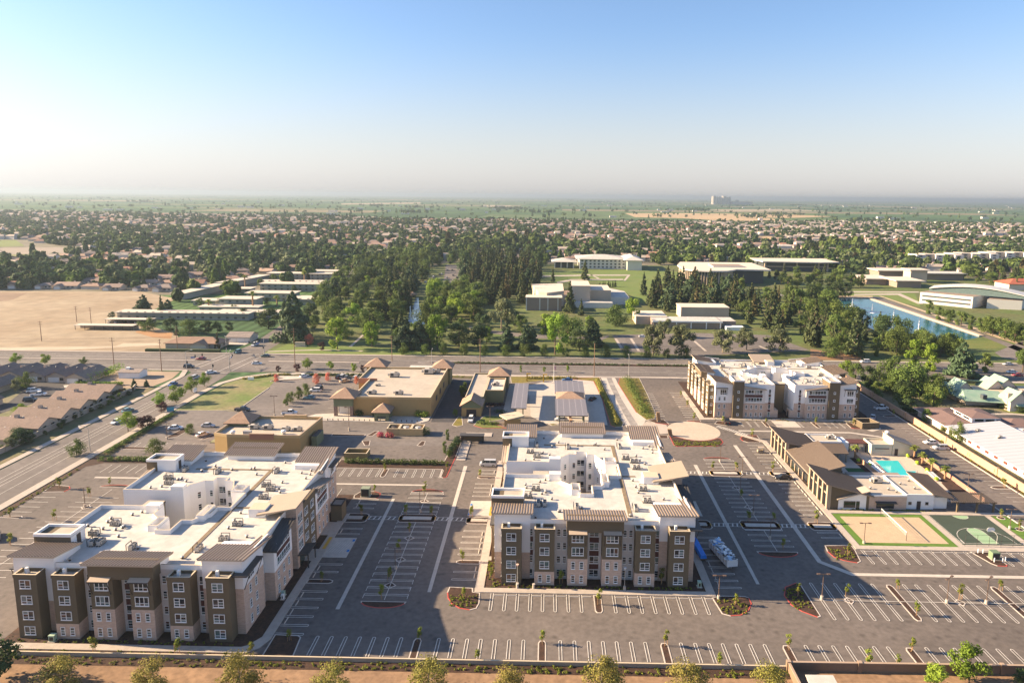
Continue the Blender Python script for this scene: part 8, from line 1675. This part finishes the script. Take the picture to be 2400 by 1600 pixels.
for (x, y, rz) in VIS[NH:]:
    i = rg.randrange(6); s = rg.uniform(.85, 1.1); c, s_ = math.cos(rz), math.sin(rz); w_, d = (15, 11) if i % 2 else (18, 10); w_ *= s/2; d *= s/2
    if x > 420: i = rg.choice((4, 4, 2, 5))
    def T(px, py, pz): return (x+px*c-py*s_, y+px*s_+py*c, pz)
    zt = 3.0 if i != 4 else 5.6; wmm = h_wall2 if i >= 4 or x > 420 else h_wall
    b4 = [(-w_, -d), (w_, -d), (w_, d), (-w_, d)]
    for j in range(4): a, b = b4[j], b4[(j+1) % 4]; mb.face([T(*a, 0), T(*b, 0), T(*b, zt), T(*a, zt)], wmm)
    r1_, r2_ = (-w_*.55, 0), (w_*.55, 0); e4 = [(q[0]*1.08, q[1]*1.1) for q in b4]; zr = zt+2.5
    mb.face([T(*e4[0], zt), T(*e4[1], zt), T(*r2_, zr), T(*r1_, zr)], h_roofs[i]); mb.face([T(*e4[2], zt), T(*e4[3], zt), T(*r1_, zr), T(*r2_, zr)], h_roofs[i]); mb.face([T(*e4[1], zt), T(*e4[2], zt), T(*r2_, zr)], h_roofs[i]); mb.face([T(*e4[3], zt), T(*e4[0], zt), T(*r1_, zr)], h_roofs[i])
tag(mb.build('distant_houses'), 'far rows of small houses among trees out to the farmland', 'houses', kind='stuff')
# tree masses: low resolution crowns of clumped faces
def low_crown(seed, n, cone):
    rg_ = np.random.default_rng(seed)
    if cone:
        z = rg_.random(n)**1.3; a = rg_.random(n)*6.283; r = 2.2*(1-z)**.8+.1; p = np.stack([r*np.cos(a), r*np.sin(a), .8+9.2*z], 1); nr = np.stack([np.cos(a), np.sin(a), np.full(n, .5)], 1)
    else:
        d = rg_.normal(size=(n, 3)); d /= np.linalg.norm(d, axis=1)[:, None]; p = d*np.array([4.2, 4.2, 3.8])*(.75+.35*rg_.random(n))[:, None]+np.array([0, 0, 5.6]); p += 1.0*np.sin(p[:, [1, 2, 0]]*1.3+seed); nr = d
    nr = nr+rg_.normal(size=(n, 3))*.35; nr /= np.linalg.norm(nr, axis=1)[:, None]; a = np.cross(nr, rg_.normal(size=(n, 3))); a /= np.linalg.norm(a, axis=1)[:, None]; b = np.cross(nr, a); s = (.75+.7*rg_.random(n))[:, None]*(1.0 if cone else 1.15)
    return np.stack([p-a*s-b*s, p+a*s-b*s, p+a*s*.8+b*s, p-a*s*.8+b*s], 1)
def mass(name, label, pts, n, mats_, cone_p, h0, h1, seed):
    rg_ = np.random.default_rng(seed); LC = [[low_crown(s+10*c, n, c) for s in range(4)] for c in (0, 1)]
    out = {m: [] for m in mats_}
    for (x, y) in pts:
        c = int(rg_.random() < cone_p); Q = LC[c][rg_.integers(4)]; h = rg_.uniform(h0, h1)*(1.25 if c else 1)/10; w_ = h*rg_.uniform(.8, 1.25); a = rg_.random()*6.28; ca, sa = math.cos(a), math.sin(a)
        V = np.empty_like(Q); V[..., 0] = (Q[..., 0]*ca-Q[..., 1]*sa)*w_+x; V[..., 1] = (Q[..., 0]*sa+Q[..., 1]*ca)*w_+y; V[..., 2] = Q[..., 2]*h; out[mats_[rg_.integers(len(mats_))]].append(V)
    V = np.concatenate([np.concatenate(v) for v in out.values() if v]); me = bpy.data.meshes.new(name); nq = len(V)
    me.vertices.add(nq*4); me.vertices.foreach_set('co', V.reshape(-1).astype(np.float32)); me.loops.add(nq*4); me.loops.foreach_set('vertex_index', np.arange(nq*4, dtype=np.int32)); me.polygons.add(nq); me.polygons.foreach_set('loop_start', np.arange(0, nq*4, 4, dtype=np.int32))
    mi = np.concatenate([np.full(sum(len(q) for q in v), i, np.int32) for i, (m, v) in enumerate(out.items()) if v])
    for m in mats_: me.materials.append(LF[m])
    me.polygons.foreach_set('material_index', mi); me.update(calc_edges=True)
    o = bpy.data.objects.new(name, me); COL.objects.link(o); return tag(o, label, 'trees', kind='stuff')
HB = {}
for (x, y, rz) in VIS: HB.setdefault((int(x//20), int(y//20)), []).append((x, y))
def near_house(p, r=9.5):
    i, j = int(p[0]//20), int(p[1]//20)
    return any((p[0]-q[0])**2+(p[1]-q[1])**2 < r*r for a in (-1, 0, 1) for b in (-1, 0, 1) for q in HB.get((i+a, j+b), ()))
T1, T2 = [], []
SUBX = [min(p[0] for p in SUB), max(p[0] for p in SUB)]
tries = 0
while len(T1)+len(T2) < 9500 and tries < 90000:
    tries += 1; y = 500+1950*rg.random()**1.0; x = rg.uniform(-.86, .80)*y
    p = (x, y)
    dens = .55+.45*math.sin(x*.011+1.3)*math.sin(y*.013+.4)
    if rg.random() > dens or not inside(p, SUB) or not free(p) or near_house(p): continue
    (T1 if y < 1150 else T2).append(p)
mass('suburb_trees', 'mass of garden trees among the nearer suburb houses', T1, 190, ['green', 'dark', 'conifer', 'grey', 'dark'], .25, 5, 13, 1)
mass('distant_trees', 'far tree cover of the suburb out to the farmland', T2, 60, ['green', 'dark', 'dark', 'grey'], .2, 5, 12, 2)
REST_ = {}
for (k_, p, h) in REST: REST_.setdefault(k_ in ('conifer', 'rust', 'cedar'), []).append((p, h))
for cone, L_ in REST_.items():
    for hh, nm_ in ((0, 'shorter'), (1, 'taller')):
        q = [p for p, h in L_ if (h > 15) == bool(hh)]
        if q: mass('campus_woods', 'mass of %s %s in the deeper campus woods' % (nm_, 'conifers' if cone else 'leafy trees'), q, 320, ['conifer', 'conifer', 'rust', 'cedar'] if cone else ['green', 'dark', 'green', 'bright'], 1.0 if cone else 0.0, 15 if hh else 9, 20 if hh else 14, 5+hh)
# farmland: hedgerows, farm groves and orchard blocks
F = []
for _ in range(1100):
    y = 2300*math.exp(rg.random()*1.9); x = rg.uniform(-.86, .80)*y
    if rg.random() < .75: y = round(y/410)*410+205+rg.uniform(-14, 14)
    elif rg.random() < .6: x = round(x/820)*820+rg.uniform(-20, 20)
    if not inside((x, y), SUB): F.append((x, y))
for _ in range(26):
    y = 2400*math.exp(rg.random()*1.7); x = rg.uniform(-.85, .8)*y
    for _ in range(26): F.append((x+rg.gauss(0, 50), y+rg.gauss(0, 25)))
mass('farmland_trees', 'tree lines and farm groves across the far plain', F, 34, ['dark', 'green', 'dark'], .15, 8, 17, 3)
fh = MB()
for _ in range(110):
    y = 2400*math.exp(rg.random()*1.8); x = rg.uniform(-.85, .8)*y; w_ = rg.uniform(10, 45); fh.box(x, y, 0, x+w_, y+14, rg.uniform(5, 9), h_wall2, rg.choice((roof_white, h_roofs[4], h_roofs[2])))
tag(fh.build('distant_farm_buildings'), 'tiny pale farm buildings scattered over the far plain', 'farm buildings', kind='stuff')

# ---------------------------------------------------------------- vehicles
tyre = mat('tyre', (.02, .02, .02), .9); cglass = mat('car_glass', (.02, .025, .03), .08, spec=.6); lampm = mat('headlamp', (.7, .7, .65), .2); taill = mat('tail_lamp', (.4, .02, .02), .3); hub = mat('hub', (.45, .45, .45), .35, metal=.6)
PAINT = {n: mat('car_'+n, c, .28, spec=.55, var=.02) for n, c in {'white': (.72, .72, .71), 'silver': (.45, .46, .47), 'black': (.02, .02, .024), 'red': (.3, .03, .035), 'blue': (.05, .12, .28), 'grey': (.14, .15, .16), 'green': (.05, .09, .08), 'tan': (.45, .36, .26), 'teal': (.1, .22, .25)}.items()}
def loft(mb, secs, m, close=True):
    n = len(secs[0])
    for a, b in zip(secs[:-1], secs[1:]):
        for k in range(n-1): mb.face([a[k], b[k], b[k+1], a[k+1]], m)
    if close: mb.face(list(reversed(secs[0])), m); mb.face(secs[-1], m)
CARK = {}
def car_meshes(kind_, col):
    if (kind_, col) in CARK: return CARK[(kind_, col)]
    L_, W_, H = {'sedan': (4.7, .9, 1.45), 'suv': (4.8, .95, 1.75), 'pickup': (5.6, .98, 1.8), 'van': (5.1, .98, 1.95), 'cart': (2.6, .6, 1.8)}[kind_]
    pm_ = PAINT[col]; hl_ = L_/2; mb = MB(); belt = .62*H if kind_ != 'sedan' else .9
    def sec(x, z0, z1, w0, w1): return [(x, -w0, z0), (x, -w0*1.0, z0+(z1-z0)*.55), (x, -w1, z1), (x, w1, z1), (x, w0, z0+(z1-z0)*.55), (x, w0, z0)]
    hood = .78*belt if kind_ == 'sedan' else .9*belt
    prof = [(-hl_, .35, belt*.82, .85), (-hl_+.15, .25, belt*.97, .97), (-hl_+.9, .22, belt, 1), (0, .22, belt, 1), (hl_*.42, .22, belt*.99, 1), (hl_-.5, .25, hood, .97), (hl_-.12, .28, hood*.9, .9), (hl_, .35, hood*.72, .8)]
    if kind_ != 'cart': loft(mb, [sec(x, z0, z1, W_*w_, W_*w_*.9) for x, z0, z1, w_ in prof], pm_)
    cab = {'sedan': (-hl_+.55, -hl_+1.25, .35, 1.15), 'suv': (-hl_+.12, -hl_+.5, .55, 1.3), 'pickup': (-.55, -.35, 1.0, 1.75), 'van': (-hl_+.1, -hl_+.3, 1.1, 1.9), 'cart': (-.9, -.9, .5, .6)}[kind_]
    gl_ = MB()
    if kind_ != 'cart':
        a, b, c, d = cab; zt = H; w0, w1 = W_*.88, W_*.7
        P = lambda x, z, w_: [(x, -w_, z), (x, w_, z)]
        base = [(a, belt-.02), (b, zt-.02), (c, zt), (d, belt-.05)]
        # glasshouse faces, then the painted roof
        A_, B_, C_, D_ = [[(x, s*(w0 if i in (0, 3) else w1), z) for s in (-1, 1)] for i, (x, z) in enumerate(base)]
        gl_.face([A_[1], A_[0], B_[0], B_[1]], cglass); gl_.face([D_[0], D_[1], C_[1], C_[0]], cglass)
        for s in (0, 1): gl_.face([A_[s], D_[s], C_[s], B_[s]], cglass)
        mb.hexa([(b-.05, -w1-.02, zt-.04), (c+.05, -w1-.02, zt-.02), (c+.05, w1+.02, zt-.02), (b-.05, w1+.02, zt-.04), (b, -w1, zt+.02), (c, -w1, zt+.03), (c, w1, zt+.03), (b, w1, zt+.02)], pm_)
        xm = (b+c)/2
        for s in (-1, 1): mb.hexa([(xm-.05, s*(w0+.005)-.01, belt-.04), (xm+.05, s*(w0+.005)-.01, belt-.04), (xm+.05, s*(w0+.005)+.01, belt-.04), (xm-.05, s*(w0+.005)+.01, belt-.04), (xm-.05, s*(w1+.005)-.01, zt), (xm+.05, s*(w1+.005)-.01, zt), (xm+.05, s*(w1+.005)+.01, zt), (xm-.05, s*(w1+.005)+.01, zt)], pm_)
        if kind_ == 'pickup': mb.box(-hl_+.1, -W_*.75, belt+.005, -.65, W_*.75, belt+.02, dark_trim)
        for s in (-1, 1): mb.box(.75 if kind_ != 'pickup' else 1.35, s*(W_*.95)-.09, belt+.02, .95 if kind_ != 'pickup' else 1.55, s*(W_*.95)+.09, belt+.17, pm_)
    else:
        mb.box(-1.1, -.55, .3, 1.1, .55, .55, pm_); mb.box(-.5, -.5, .55, .3, .5, .85, brown_stucco); mb.box(-.6, -.5, .85, -.45, .5, 1.2, brown_stucco); mb.box(.8, -.5, .55, 1.1, .5, .95, pm_)
        for x in (-.8, .75):
            for y in (-.5, .46): gl_.box(x, y, .55, x+.05, y+.04, 1.75, dark_trim)
        mb.box(-1.0, -.6, 1.75, .9, .6, 1.83, PAINT['tan'])
    wh = MB(); r_ = .33 if kind_ == 'sedan' else .38 if kind_ != 'cart' else .24
    wh.tube((0, -.11, 0), (0, .11, 0), r_, r_, tyre, 12); wh.tube((0, -.125, 0), (0, .125, 0), r_*.6, r_*.6, hub, 10)
    lp, tl = MB(), MB()
    if kind_ != 'cart':
        lp.box(hl_-.16, -.18, 0, hl_+.0, .18, .14, lampm); tl.box(-hl_-.02, -.15, 0, -hl_+.1, .15, .2, taill)
    ms = (mb.mesh('body'), gl_.mesh('windows'), wh.mesh('wheel'), lp.mesh('headlight'), tl.mesh('tail_light'), (L_, W_, r_, belt, hood)); CARK[(kind_, col)] = ms; return ms
def car(kind_, col, x, y, deg, label, z=.1, group=None):
    b, g_, w_, lp, tl, (L_, W_, r_, belt, hood) = car_meshes(kind_, col); o = thing({'sedan': 'car', 'suv': 'car', 'pickup': 'pickup_truck', 'van': 'van', 'cart': 'golf_cart'}[kind_], label, {'sedan': 'car', 'suv': 'car', 'pickup': 'pickup truck', 'van': 'van', 'cart': 'golf cart'}[kind_], (x, y, z), R(deg), group)
    inst(b, 'body', o); inst(g_, 'windows' if kind_ != 'cart' else 'roof_posts', o)
    for sx in (-1, 1):
        for sy in (-1, 1): inst(w_, 'wheel', o, (sx*L_*.31, sy*(W_-.1), r_))
    if kind_ != 'cart':
        for sy in (-1, 1): inst(lp, 'headlight', o, (0, sy*W_*.6, hood*.72)); inst(tl, 'tail_light', o, (0, sy*W_*.7, belt*.7))
    return o
CARS = [('van', 'silver', -17, 193.4, 180, 'silver minivan parked at the left walk of the middle block'), ('sedan', 'black', 69, 187, 180, 'black car parked by the clubhouse walk'), ('cart', 'tan', 69, 207.4, 180, 'tan golf cart parked along the clubhouse walk'),
 ('pickup', 'black', 65.6, 235.6, 80, 'dark truck with open bed in the row before the farther block'), ('suv', 'silver', 129, 212.6, 180, 'silver car by the long peach wall, front one'), ('sedan', 'white', 128.6, 217.6, 180, 'white car behind the tiny tree by the long peach wall'), ('pickup', 'white', 130, 254.6, 10, 'white pickup in the shade by the grey part of the long wall'), ('sedan', 'silver', 121.6, 243.4, 60, 'silver car in the shade beside the farther block'),
 ('suv', 'grey', -128.4, 146.2, 130, 'grey car half hidden behind the left block'), ('sedan', 'white', -150.8, 226.3, -95, 'white car on the side street beside the round tree'), ('sedan', 'teal', -154.6, 238.8, 75, 'blue green car on the side street, oncoming'), ('sedan', 'blue', -157, 273.5, -100, 'dark blue car on the side street near the crossing'),
 ('sedan', 'white', -150.6, 293.4, 40, 'white car turning at the crossing'), ('suv', 'silver', -153.2, 284.6, 85, 'silver car behind the last green street tree'), ('sedan', 'red', -167.6, 318, 180, 'red car waiting on the arterial street'), ('suv', 'black', -165.4, 302.6, 0, 'black car at the lower left of the crossing'), ('sedan', 'white', -137.2, 310.6, 5, 'white sports car on the arterial street right of the crossing'), ('sedan', 'green', -139.4, 325.6, 180, 'dark green car at the far right of the crossing'), ('suv', 'teal', -156.6, 333, -100, 'teal car entering the crossing from the north'), ('van', 'white', -155, 349.6, -95, 'white van on the northern street leg'), ('suv', 'grey', -150.6, 362, -95, 'grey car behind the white van'), ('sedan', 'black', -145, 366, -95, 'black car by the lawn on the northern leg'),
 ('sedan', 'silver', -117, 223.6, 0, 'dark silver car entering the shop lot from the side street') , ('sedan', 'white', -127, 221, 15, 'white car hidden behind the dark plum trees'), ('pickup', 'black', -113, 241.4, -5, 'black pickup at the lawn edge in the shop lot'), ('pickup', 'white', -94.2, 238.4, 5, 'white pickup with black bed in front of the store lot'), ('suv', 'white', -94.6, 267.4, 180, 'white car in the middle of the shop lot'), ('suv', 'black', -94.8, 270.4, 180, 'black car behind the white one in the shop lot'), ('sedan', 'teal', -93.6, 257.6, 180, 'teal car alone in the shop lot'), ('sedan', 'silver', -114.5, 215, 60, 'silver car parked by the restaurant bed'),
 ('sedan', 'white', -107.2, 289.6, 60, 'white car at the plaza kerb'), ('suv', 'black', -91, 288, 80, 'black car parked by the street hedge, left'), ('sedan', 'grey', -87.6, 288, 80, 'grey car parked by the street hedge, middle'), ('suv', 'silver', (-89.6, 288.8)[0], (-89.6, 288.8)[1], 80, 'silver car parked by the street hedge, right'), ('sedan', 'tan', (-86.9, 282.4)[0], (-86.9, 282.4)[1], 40, 'tan car parked before the pink trees'), ('suv', 'silver', (-83.2, 286.8)[0], (-83.2, 286.8)[1], 80, 'silver car behind the orange pink tree'),
 ('suv', 'white', (-26.8, 233.9)[0], (-26.8, 233.9)[1], -90, 'white car leaving the car wash'), ('sedan', 'silver', (5.7, 235.8)[0], (5.7, 235.8)[1], 180, 'silver car at the near end of the fuel canopy'), ('sedan', 'black', (18.8, 261.4)[0], (18.8, 261.4)[1], 60, 'black car right of the fuel canopy'), ('sedan', 'blue', (9.4, 289.0)[0], (9.4, 289.0)[1], 180, 'blue car at the far end of the fuel canopy'),
 ('suv', 'white', (158.6, 329.9)[0], (158.6, 329.9)[1], 180, 'white car on the arterial street behind the farther block'), ('sedan', 'white', (219.6, 313.6)[0], (219.6, 313.6)[1], 180, 'white car on the street above the green roofs'), ('sedan', 'red', (218.2, 307.6)[0], (218.2, 307.6)[1], 180, 'red car beside the white one above the green roofs'), ('sedan', 'silver', (228.0, 328.7)[0], (228.0, 328.7)[1], 180, 'silver car on the far street lane at right'),
 ('suv', 'white', (-206.9, 261.4)[0], (-206.9, 261.4)[1], 20, 'white car in the dead end, back one'), ('pickup', 'white', (-201.3, 256.6)[0], (-201.3, 256.6)[1], 15, 'white pickup in the dead end, middle one'), ('suv', 'black', (-199.1, 249.4)[0], (-199.1, 249.4)[1], 15, 'black car in the dead end, front one'), ('sedan', 'white', (55.8, 384.5)[0], (55.8, 384.5)[1], 0, 'white car in the shade on the campus parking')]
for c in CARS: car(*c)
for k in range(7): car('suv' if k % 2 else 'sedan', ['white', 'silver', 'black', 'grey', 'white', 'black', 'silver'][k], -270+4.2*k, 408, 90, '%s car from the left under the farther carport' % ORD[k], .05, 'cars under the carport')
rg = random.Random(9)
for k in range(16):
    p = ((-102.4, 720.1)[0]+rg.uniform(-10, 22), (-95.0, 668.1)[1]+rg.uniform(-60, 60)); car(rg.choice(['sedan', 'suv']), rg.choice(['white', 'silver', 'black', 'grey']), p[0], p[1], 90, 'small parked car in the campus lot amid the left woods', .1, 'cars in the campus lot amid the left woods')
# ---------------------------------------------------------------- lamps, poles, signals
pole_m = mat('pole_bronze', (.12, .08, .06), .6); wood_p = mat('pole_wood', (.24, .15, .1), .95, .2, 1); lens = mat('lamp_lens', (.7, .7, .68), .4)
def mesh_of(f): mb = MB(); f(mb); return mb
lm = MB(); lm.tube((0, 0, 0), (0, 0, .8), .32, .3, concrete, 10); LB = lm.mesh('base')
lm = MB(); lm.tube((0, 0, .8), (0, 0, 5.4), .085, .07, pole_m, 8, False); lm.box(-.7, -.05, 5.35, .7, .05, 5.45, pole_m); LP = lm.mesh('pole')
lm = MB(); lm.box(-.35, -.2, 0, .35, .2, .14, pole_m); lm.box(-.3, -.17, -.03, .3, .17, 0, lens); LH = lm.mesh('lamp_head')
def lamp(x, y, label, rz=0.0, h=1.0, twin=True, group='parking lamps on concrete bases'):
    o = thing('parking_lamp', label, 'street lamp', (x, y, .1), rz, group); o.scale = (1, 1, h); inst(LB, 'base', o); inst(LP, 'pole', o)
    for s in ((-1, 1) if twin else (1,)): inst(LH, 'lamp_head', o, (s*1.0, 0, 5.36))
for k, (x, y, rz, h, l) in enumerate(((-32.2, 136, 0, .9, 'in the shaded left lot, nearest one'), (-31.8, 162.6, 0, 1.05, 'in the shaded left lot at the crossing island'), (-118.3, 162.4, .6, .97, 'in the sunlit lot left of the left block'), (54, 199.2, 0, 1, 'at the far end of the lot beside the clubhouse'), (54.2, 178.1, 0, .9, 'in the shaded lot beside the clubhouse, middle one'), (53.9, 151.7, 0, .95, 'in the shaded lot beside the clubhouse, nearest one'), (53.8, 164.6, 0, .95, 'in the shaded lot beside the clubhouse, second one'), (-124.4, 211.3, 0, 1, 'in the shop lot near the plum trees'),
   (56.6, 127.5, 0, 1.02, 'left one in the angled rows at lower right'), (81.5, 127, .6, 1.02, 'middle one in the angled rows at lower right'), (89.4, 127, .6, 1.02, 'right one in the angled rows at lower right'), (35.6, 127.1, 0, .93, 'at the right end of the middle block front row'), (75.6, 150.4, 0, .95, 'at the corner of the sand court'), (115.4, 158.9, 0, .95, 'on the grass right of the basketball court'), (118.5, 181, 0, .9, 'at the fence right of the pool garden'), (58.3, 190.6, 0, .95, 'at the farther crossing island'), (-19.7, 231.6, 0, 1.15, 'in the garden beside the car wash'))):
    lamp(x, y, 'twin headed bronze lamp '+l, rz, h)
for k, (x, y, h, l) in enumerate(((-67.3, 221.7, 1.55, 'tall slim lamp in front of the store'), (-98.3, 235, 1.45, 'tall lamp beside the white pickup in the shop lot'))): lamp(x, y, l, 0, h)
gl2 = mat('globe_pink', (.75, .5, .42), .4)
for k, (x, y, l) in enumerate(((-5.4, 130.1, 'post lamp with reddish head left in front of the middle block'), (16.8, 129.5, 'post lamp with white head right in front of the middle block'))):
    o = thing('post_lamp', l, 'street lamp', (x, y, .1)); MB().tube((0, 0, 0), (0, 0, .9), .3, .27, concrete, 10).build('base', o); MB().tube((0, 0, .9), (0, 0, 4.6), .06, .05, galv, 8, False).build('pole', o); MB().tube((0, 0, 4.6), (0, 0, 5.0), .12, .3, gl2 if k == 0 else lens, 8).build('lamp_head', o)
for k, (x, y, h, d, l) in enumerate(((-142.4, 200, 7.5, 180, 'grey street lamp arching over the side street'), (37.4, 297.4, 9, 90, 'tall white street lamp by the driveway mouth'), (-55.1, 316.8, 6, 90, 'curved street lamp in the median behind the store'), ((158.8, 343.8)[0], (158.8, 343.8)[1], 9, -90, 'white street lamp behind the farther block'))):
    o = thing('street_lamp', l, 'street lamp', (x, y, .1), R(d)); MB().tube((0, 0, 0), (0, 0, h), .13, .08, galv, 8, False).build('pole', o); mb = MB(); mb.tube((0, 0, h), (1.2, 0, h+.6), .06, .05, galv, 6, False); mb.tube((1.2, 0, h+.6), (2.4, 0, h+.7), .05, .05, galv, 6, False); mb.build('arm', o); MB().box(2.2, -.15, h+.6, 3.0, .15, h+.76, lens).build('lamp_head', o)
# utility poles with wires
PL = [(-273.4, 354.7, 11), (-200.1, 302.1, 14), (-174.2, 295.6, 15), (-119.7, 312.5, 17.4), (-75.2, 320.9, 12.5), (-30.2, 302, 15.7), (21.8, 297.2, 15.4), ((-291.7, 408.7)[0], (-291.7, 408.7)[1], 10), ((-280.0, 404.7)[0], (-280.0, 404.7)[1], 10), (-189, 336, 13)]
PLL = ['lone wood pole leaning over the dry field', 'wood utility pole by the townhouse street edge', 'wood utility pole on the bare corner lot', 'tall wood utility pole right of the crossing', 'wood utility pole behind the store back tower', 'reddish wood utility pole by the car wash tower', 'reddish wood utility pole at the driveway', 'thin pole on the field by the carports, left', 'thin pole on the field by the carports, right', 'wood pole in front of the bungalow hedge']
for (x, y, h), l in zip(PL, PLL):
    o = thing('utility_pole', l, 'utility pole', (x, y, 0)); MB().tube((0, 0, 0), (0, 0, h), .2, .13, wood_p, 8, True).build('pole', o)
    for z in (h-.5, h-1.8): MB().box(-.06 if y < 299 and x > -200 else -1.2, -1.2 if y < 299 and x > -200 else -.06, z, .06 if y < 299 and x > -200 else 1.2, 1.2 if y < 299 and x > -200 else .06, z+.14, wood_p).build('crossarm', o)
wire_m = mat('wire', (.04, .04, .04), .6)
line = [(-430, 303.5, 14), (-315, 303, 14), (-200.1, 302.1, 14), (-119.7, 312.5, 17.2), (-75.2, 320.9, 12.4), (-30.2, 302, 15.6), (21.8, 297.2, 15.3), (140, 297, 15.3), (260, 297, 15.3)]
for k, (dx, dz) in enumerate(((-1.0, -.3), (1.0, -.3), (0, -1.6), (-.8, -4.2))):
    mb = MB()
    for (a, b) in zip(line[:-1], line[1:]):
        pr = None
        for j in range(9):
            f = j/8; p = (a[0]+(b[0]-a[0])*f, a[1]+(b[1]-a[1])*f+dx*.8, a[2]+(b[2]-a[2])*f+dz-1.6*4*f*(1-f)*.6)
            if pr: mb.tube(pr, p, .025, .025, wire_m, 3, False)
            pr = p
    tag(mb.build('overhead_wire'), '%s overhead wire strung between the poles along the arterial street' % ['left upper', 'right upper', 'middle', 'lowest'][k], 'wire')
# traffic signals
sig_c = mat('signal_black', (.03, .03, .03), .6)
def signal(x, y, deg, arm, label):
    o = thing('traffic_signal', label, 'traffic light', (x, y, .1), R(deg)); MB().tube((0, 0, 0), (0, 0, 8.6 if arm > 3 else 4), .16, .1, galv, 8).build('pole', o)
    def head(px, pz): 
        hd = MB(); hd.box(px-.22, -.2, pz, px+.22, .2, pz+1.2, sig_c).build('signal_head', o)
    head(.4, 2.8)
    if arm > 3:
        mb = MB(); mb.tube((0, 0, 5.6), (arm, 0, 6.4), .12, .06, galv, 6); mb.build('arm', o); head(arm*.55, 5.5); head(arm*.97, 5.9)
        mb = MB(); mb.tube((0, 0, 8.4), (2.2, 0, 9.2), .05, .05, galv, 6); mb.build('lamp_arm', o); MB().box(2, -.15, 9.1, 2.9, .15, 9.25, lens).build('lamp_head', o)
        MB().box(arm*.28, -.04, 5.3, arm*.28+1.8, .04, 5.8, mat('street_sign_blue', (.02, .12, .45), .5)).build('street_sign', o)
signal(-144.2, 298, 100, 9, 'traffic signal with long mast arm at the near right crossing corner'); signal(-164.6, 299, 20, 7, 'traffic signal with mast arm at the near left crossing corner'); signal(-162, 332.4, -70, 9, 'traffic signal with mast arm at the far left crossing corner'); signal(-142.4, 331.6, 200, 7, 'traffic signal with mast arm at the far right crossing corner'); signal(-150.2, 294, 0, 1, 'short traffic signal post on the near crossing island')
# bollards along the store front
for k in range(18): tag(MB().tube((-78+1.9*k, 231.9-.03*k, .24), (-78+1.9*k, 231.9-.03*k, .9), .16, .16, dark_trim, 6).build('bollard'), 'low dark bollard along the store front walk, %s from the left' % ORD[k], 'bollard', 'bollards along the store front')
# sail of a monument sign and playground bits by the street
o = thing('monument_sign', 'small blue and green sign board at the lawn end by the side street', 'sign', (-139, 239.5, .1), R(20)); MB().box(-1.2, -.12, .2, 1.2, .12, 1.6, mat('sign_teal', (.05, .3, .42), .5)).build('panel', o); MB().box(-.9, -.1, 0, .9, .1, .2, concrete).build('base', o)
o = thing('directional_sign', 'small white sign on the lawn by the corner plaza', 'sign', (-128, 283, .1)); MB().box(-1.3, -.2, .2, 1.3, .2, 1.4, white_frame).build('panel', o); MB().box(-1, -.15, 0, 1, .15, .2, concrete).build('base', o)
o = thing('banner_sign', 'pale banner sign on the lawn beside the street trees', 'sign', (-141.4, 262, .1), R(80)); MB().box(-1, -.05, .8, 1, .05, 2.4, white_frame).build('panel', o)
for s in (-.95, .95): MB().tube((s, 0, 0), (s, 0, 2.5), .05, .05, dark_trim, 6).build('post', o)
# patio heaters, tables and planters round the pool
lime = mat('lime_plant', (.3, .45, .03), .7, .2, 3)
for k, (x, y) in enumerate(((96.9, 200.6), (98.6, 197), (114.4, 205), (114.2, 199.3), (114.2, 193.6), (113.4, 187.4))): tag(MB().blob((x, y, .75), .6, .6, .6, lime, 8, 5, .2).tube((x, y, .1), (x, y, .5), .4, .5, concrete, 8).build('planter'), 'lime green potted shrub, %s' % ['at the tan pool wall, back', 'at the tan pool wall, front', 'by the first palm from the back', 'by the second palm from the back', 'by the third palm from the back', 'by the nearest palm'][k], 'planter')

# ---------------------------------------------------------------- look-alikes that share a label are told apart by distance where few
by_l = {}
for o_ in bpy.data.objects:
    if o_.get('label') and o_.get('category') in ('tree', 'house'): by_l.setdefault(o_['label'], []).append(o_)
for l, os_ in by_l.items():
    if 2 <= len(os_) <= 4:
        os_.sort(key=lambda q: q.location.length)
        for k, o_ in enumerate(os_): o_['label'] = l+', '+{2: ['nearer one', 'farther one'], 3: ['nearest one', 'middle one', 'farthest one'], 4: ['nearest one', 'second nearest', 'third nearest', 'farthest one']}[len(os_)][k]

# ---------------------------------------------------------------- haze over the plain
hm = bpy.data.materials.new('haze'); hm.use_nodes = True; N = hm.node_tree.nodes
N.remove(N['Principled BSDF']); pv_ = N.new('ShaderNodeVolumePrincipled'); pv_.inputs['Color'].default_value = (.37, .46, .55, 1); pv_.inputs['Density'].default_value = 0.00011; pv_.inputs['Anisotropy'].default_value = 0.3
hm.node_tree.links.new(pv_.outputs[0], N['Material Output'].inputs['Volume'])
o = MB().box(-26500, -700, -1, 26500, 26500, 105, hm).build('haze'); tag(o, kind='stuff')
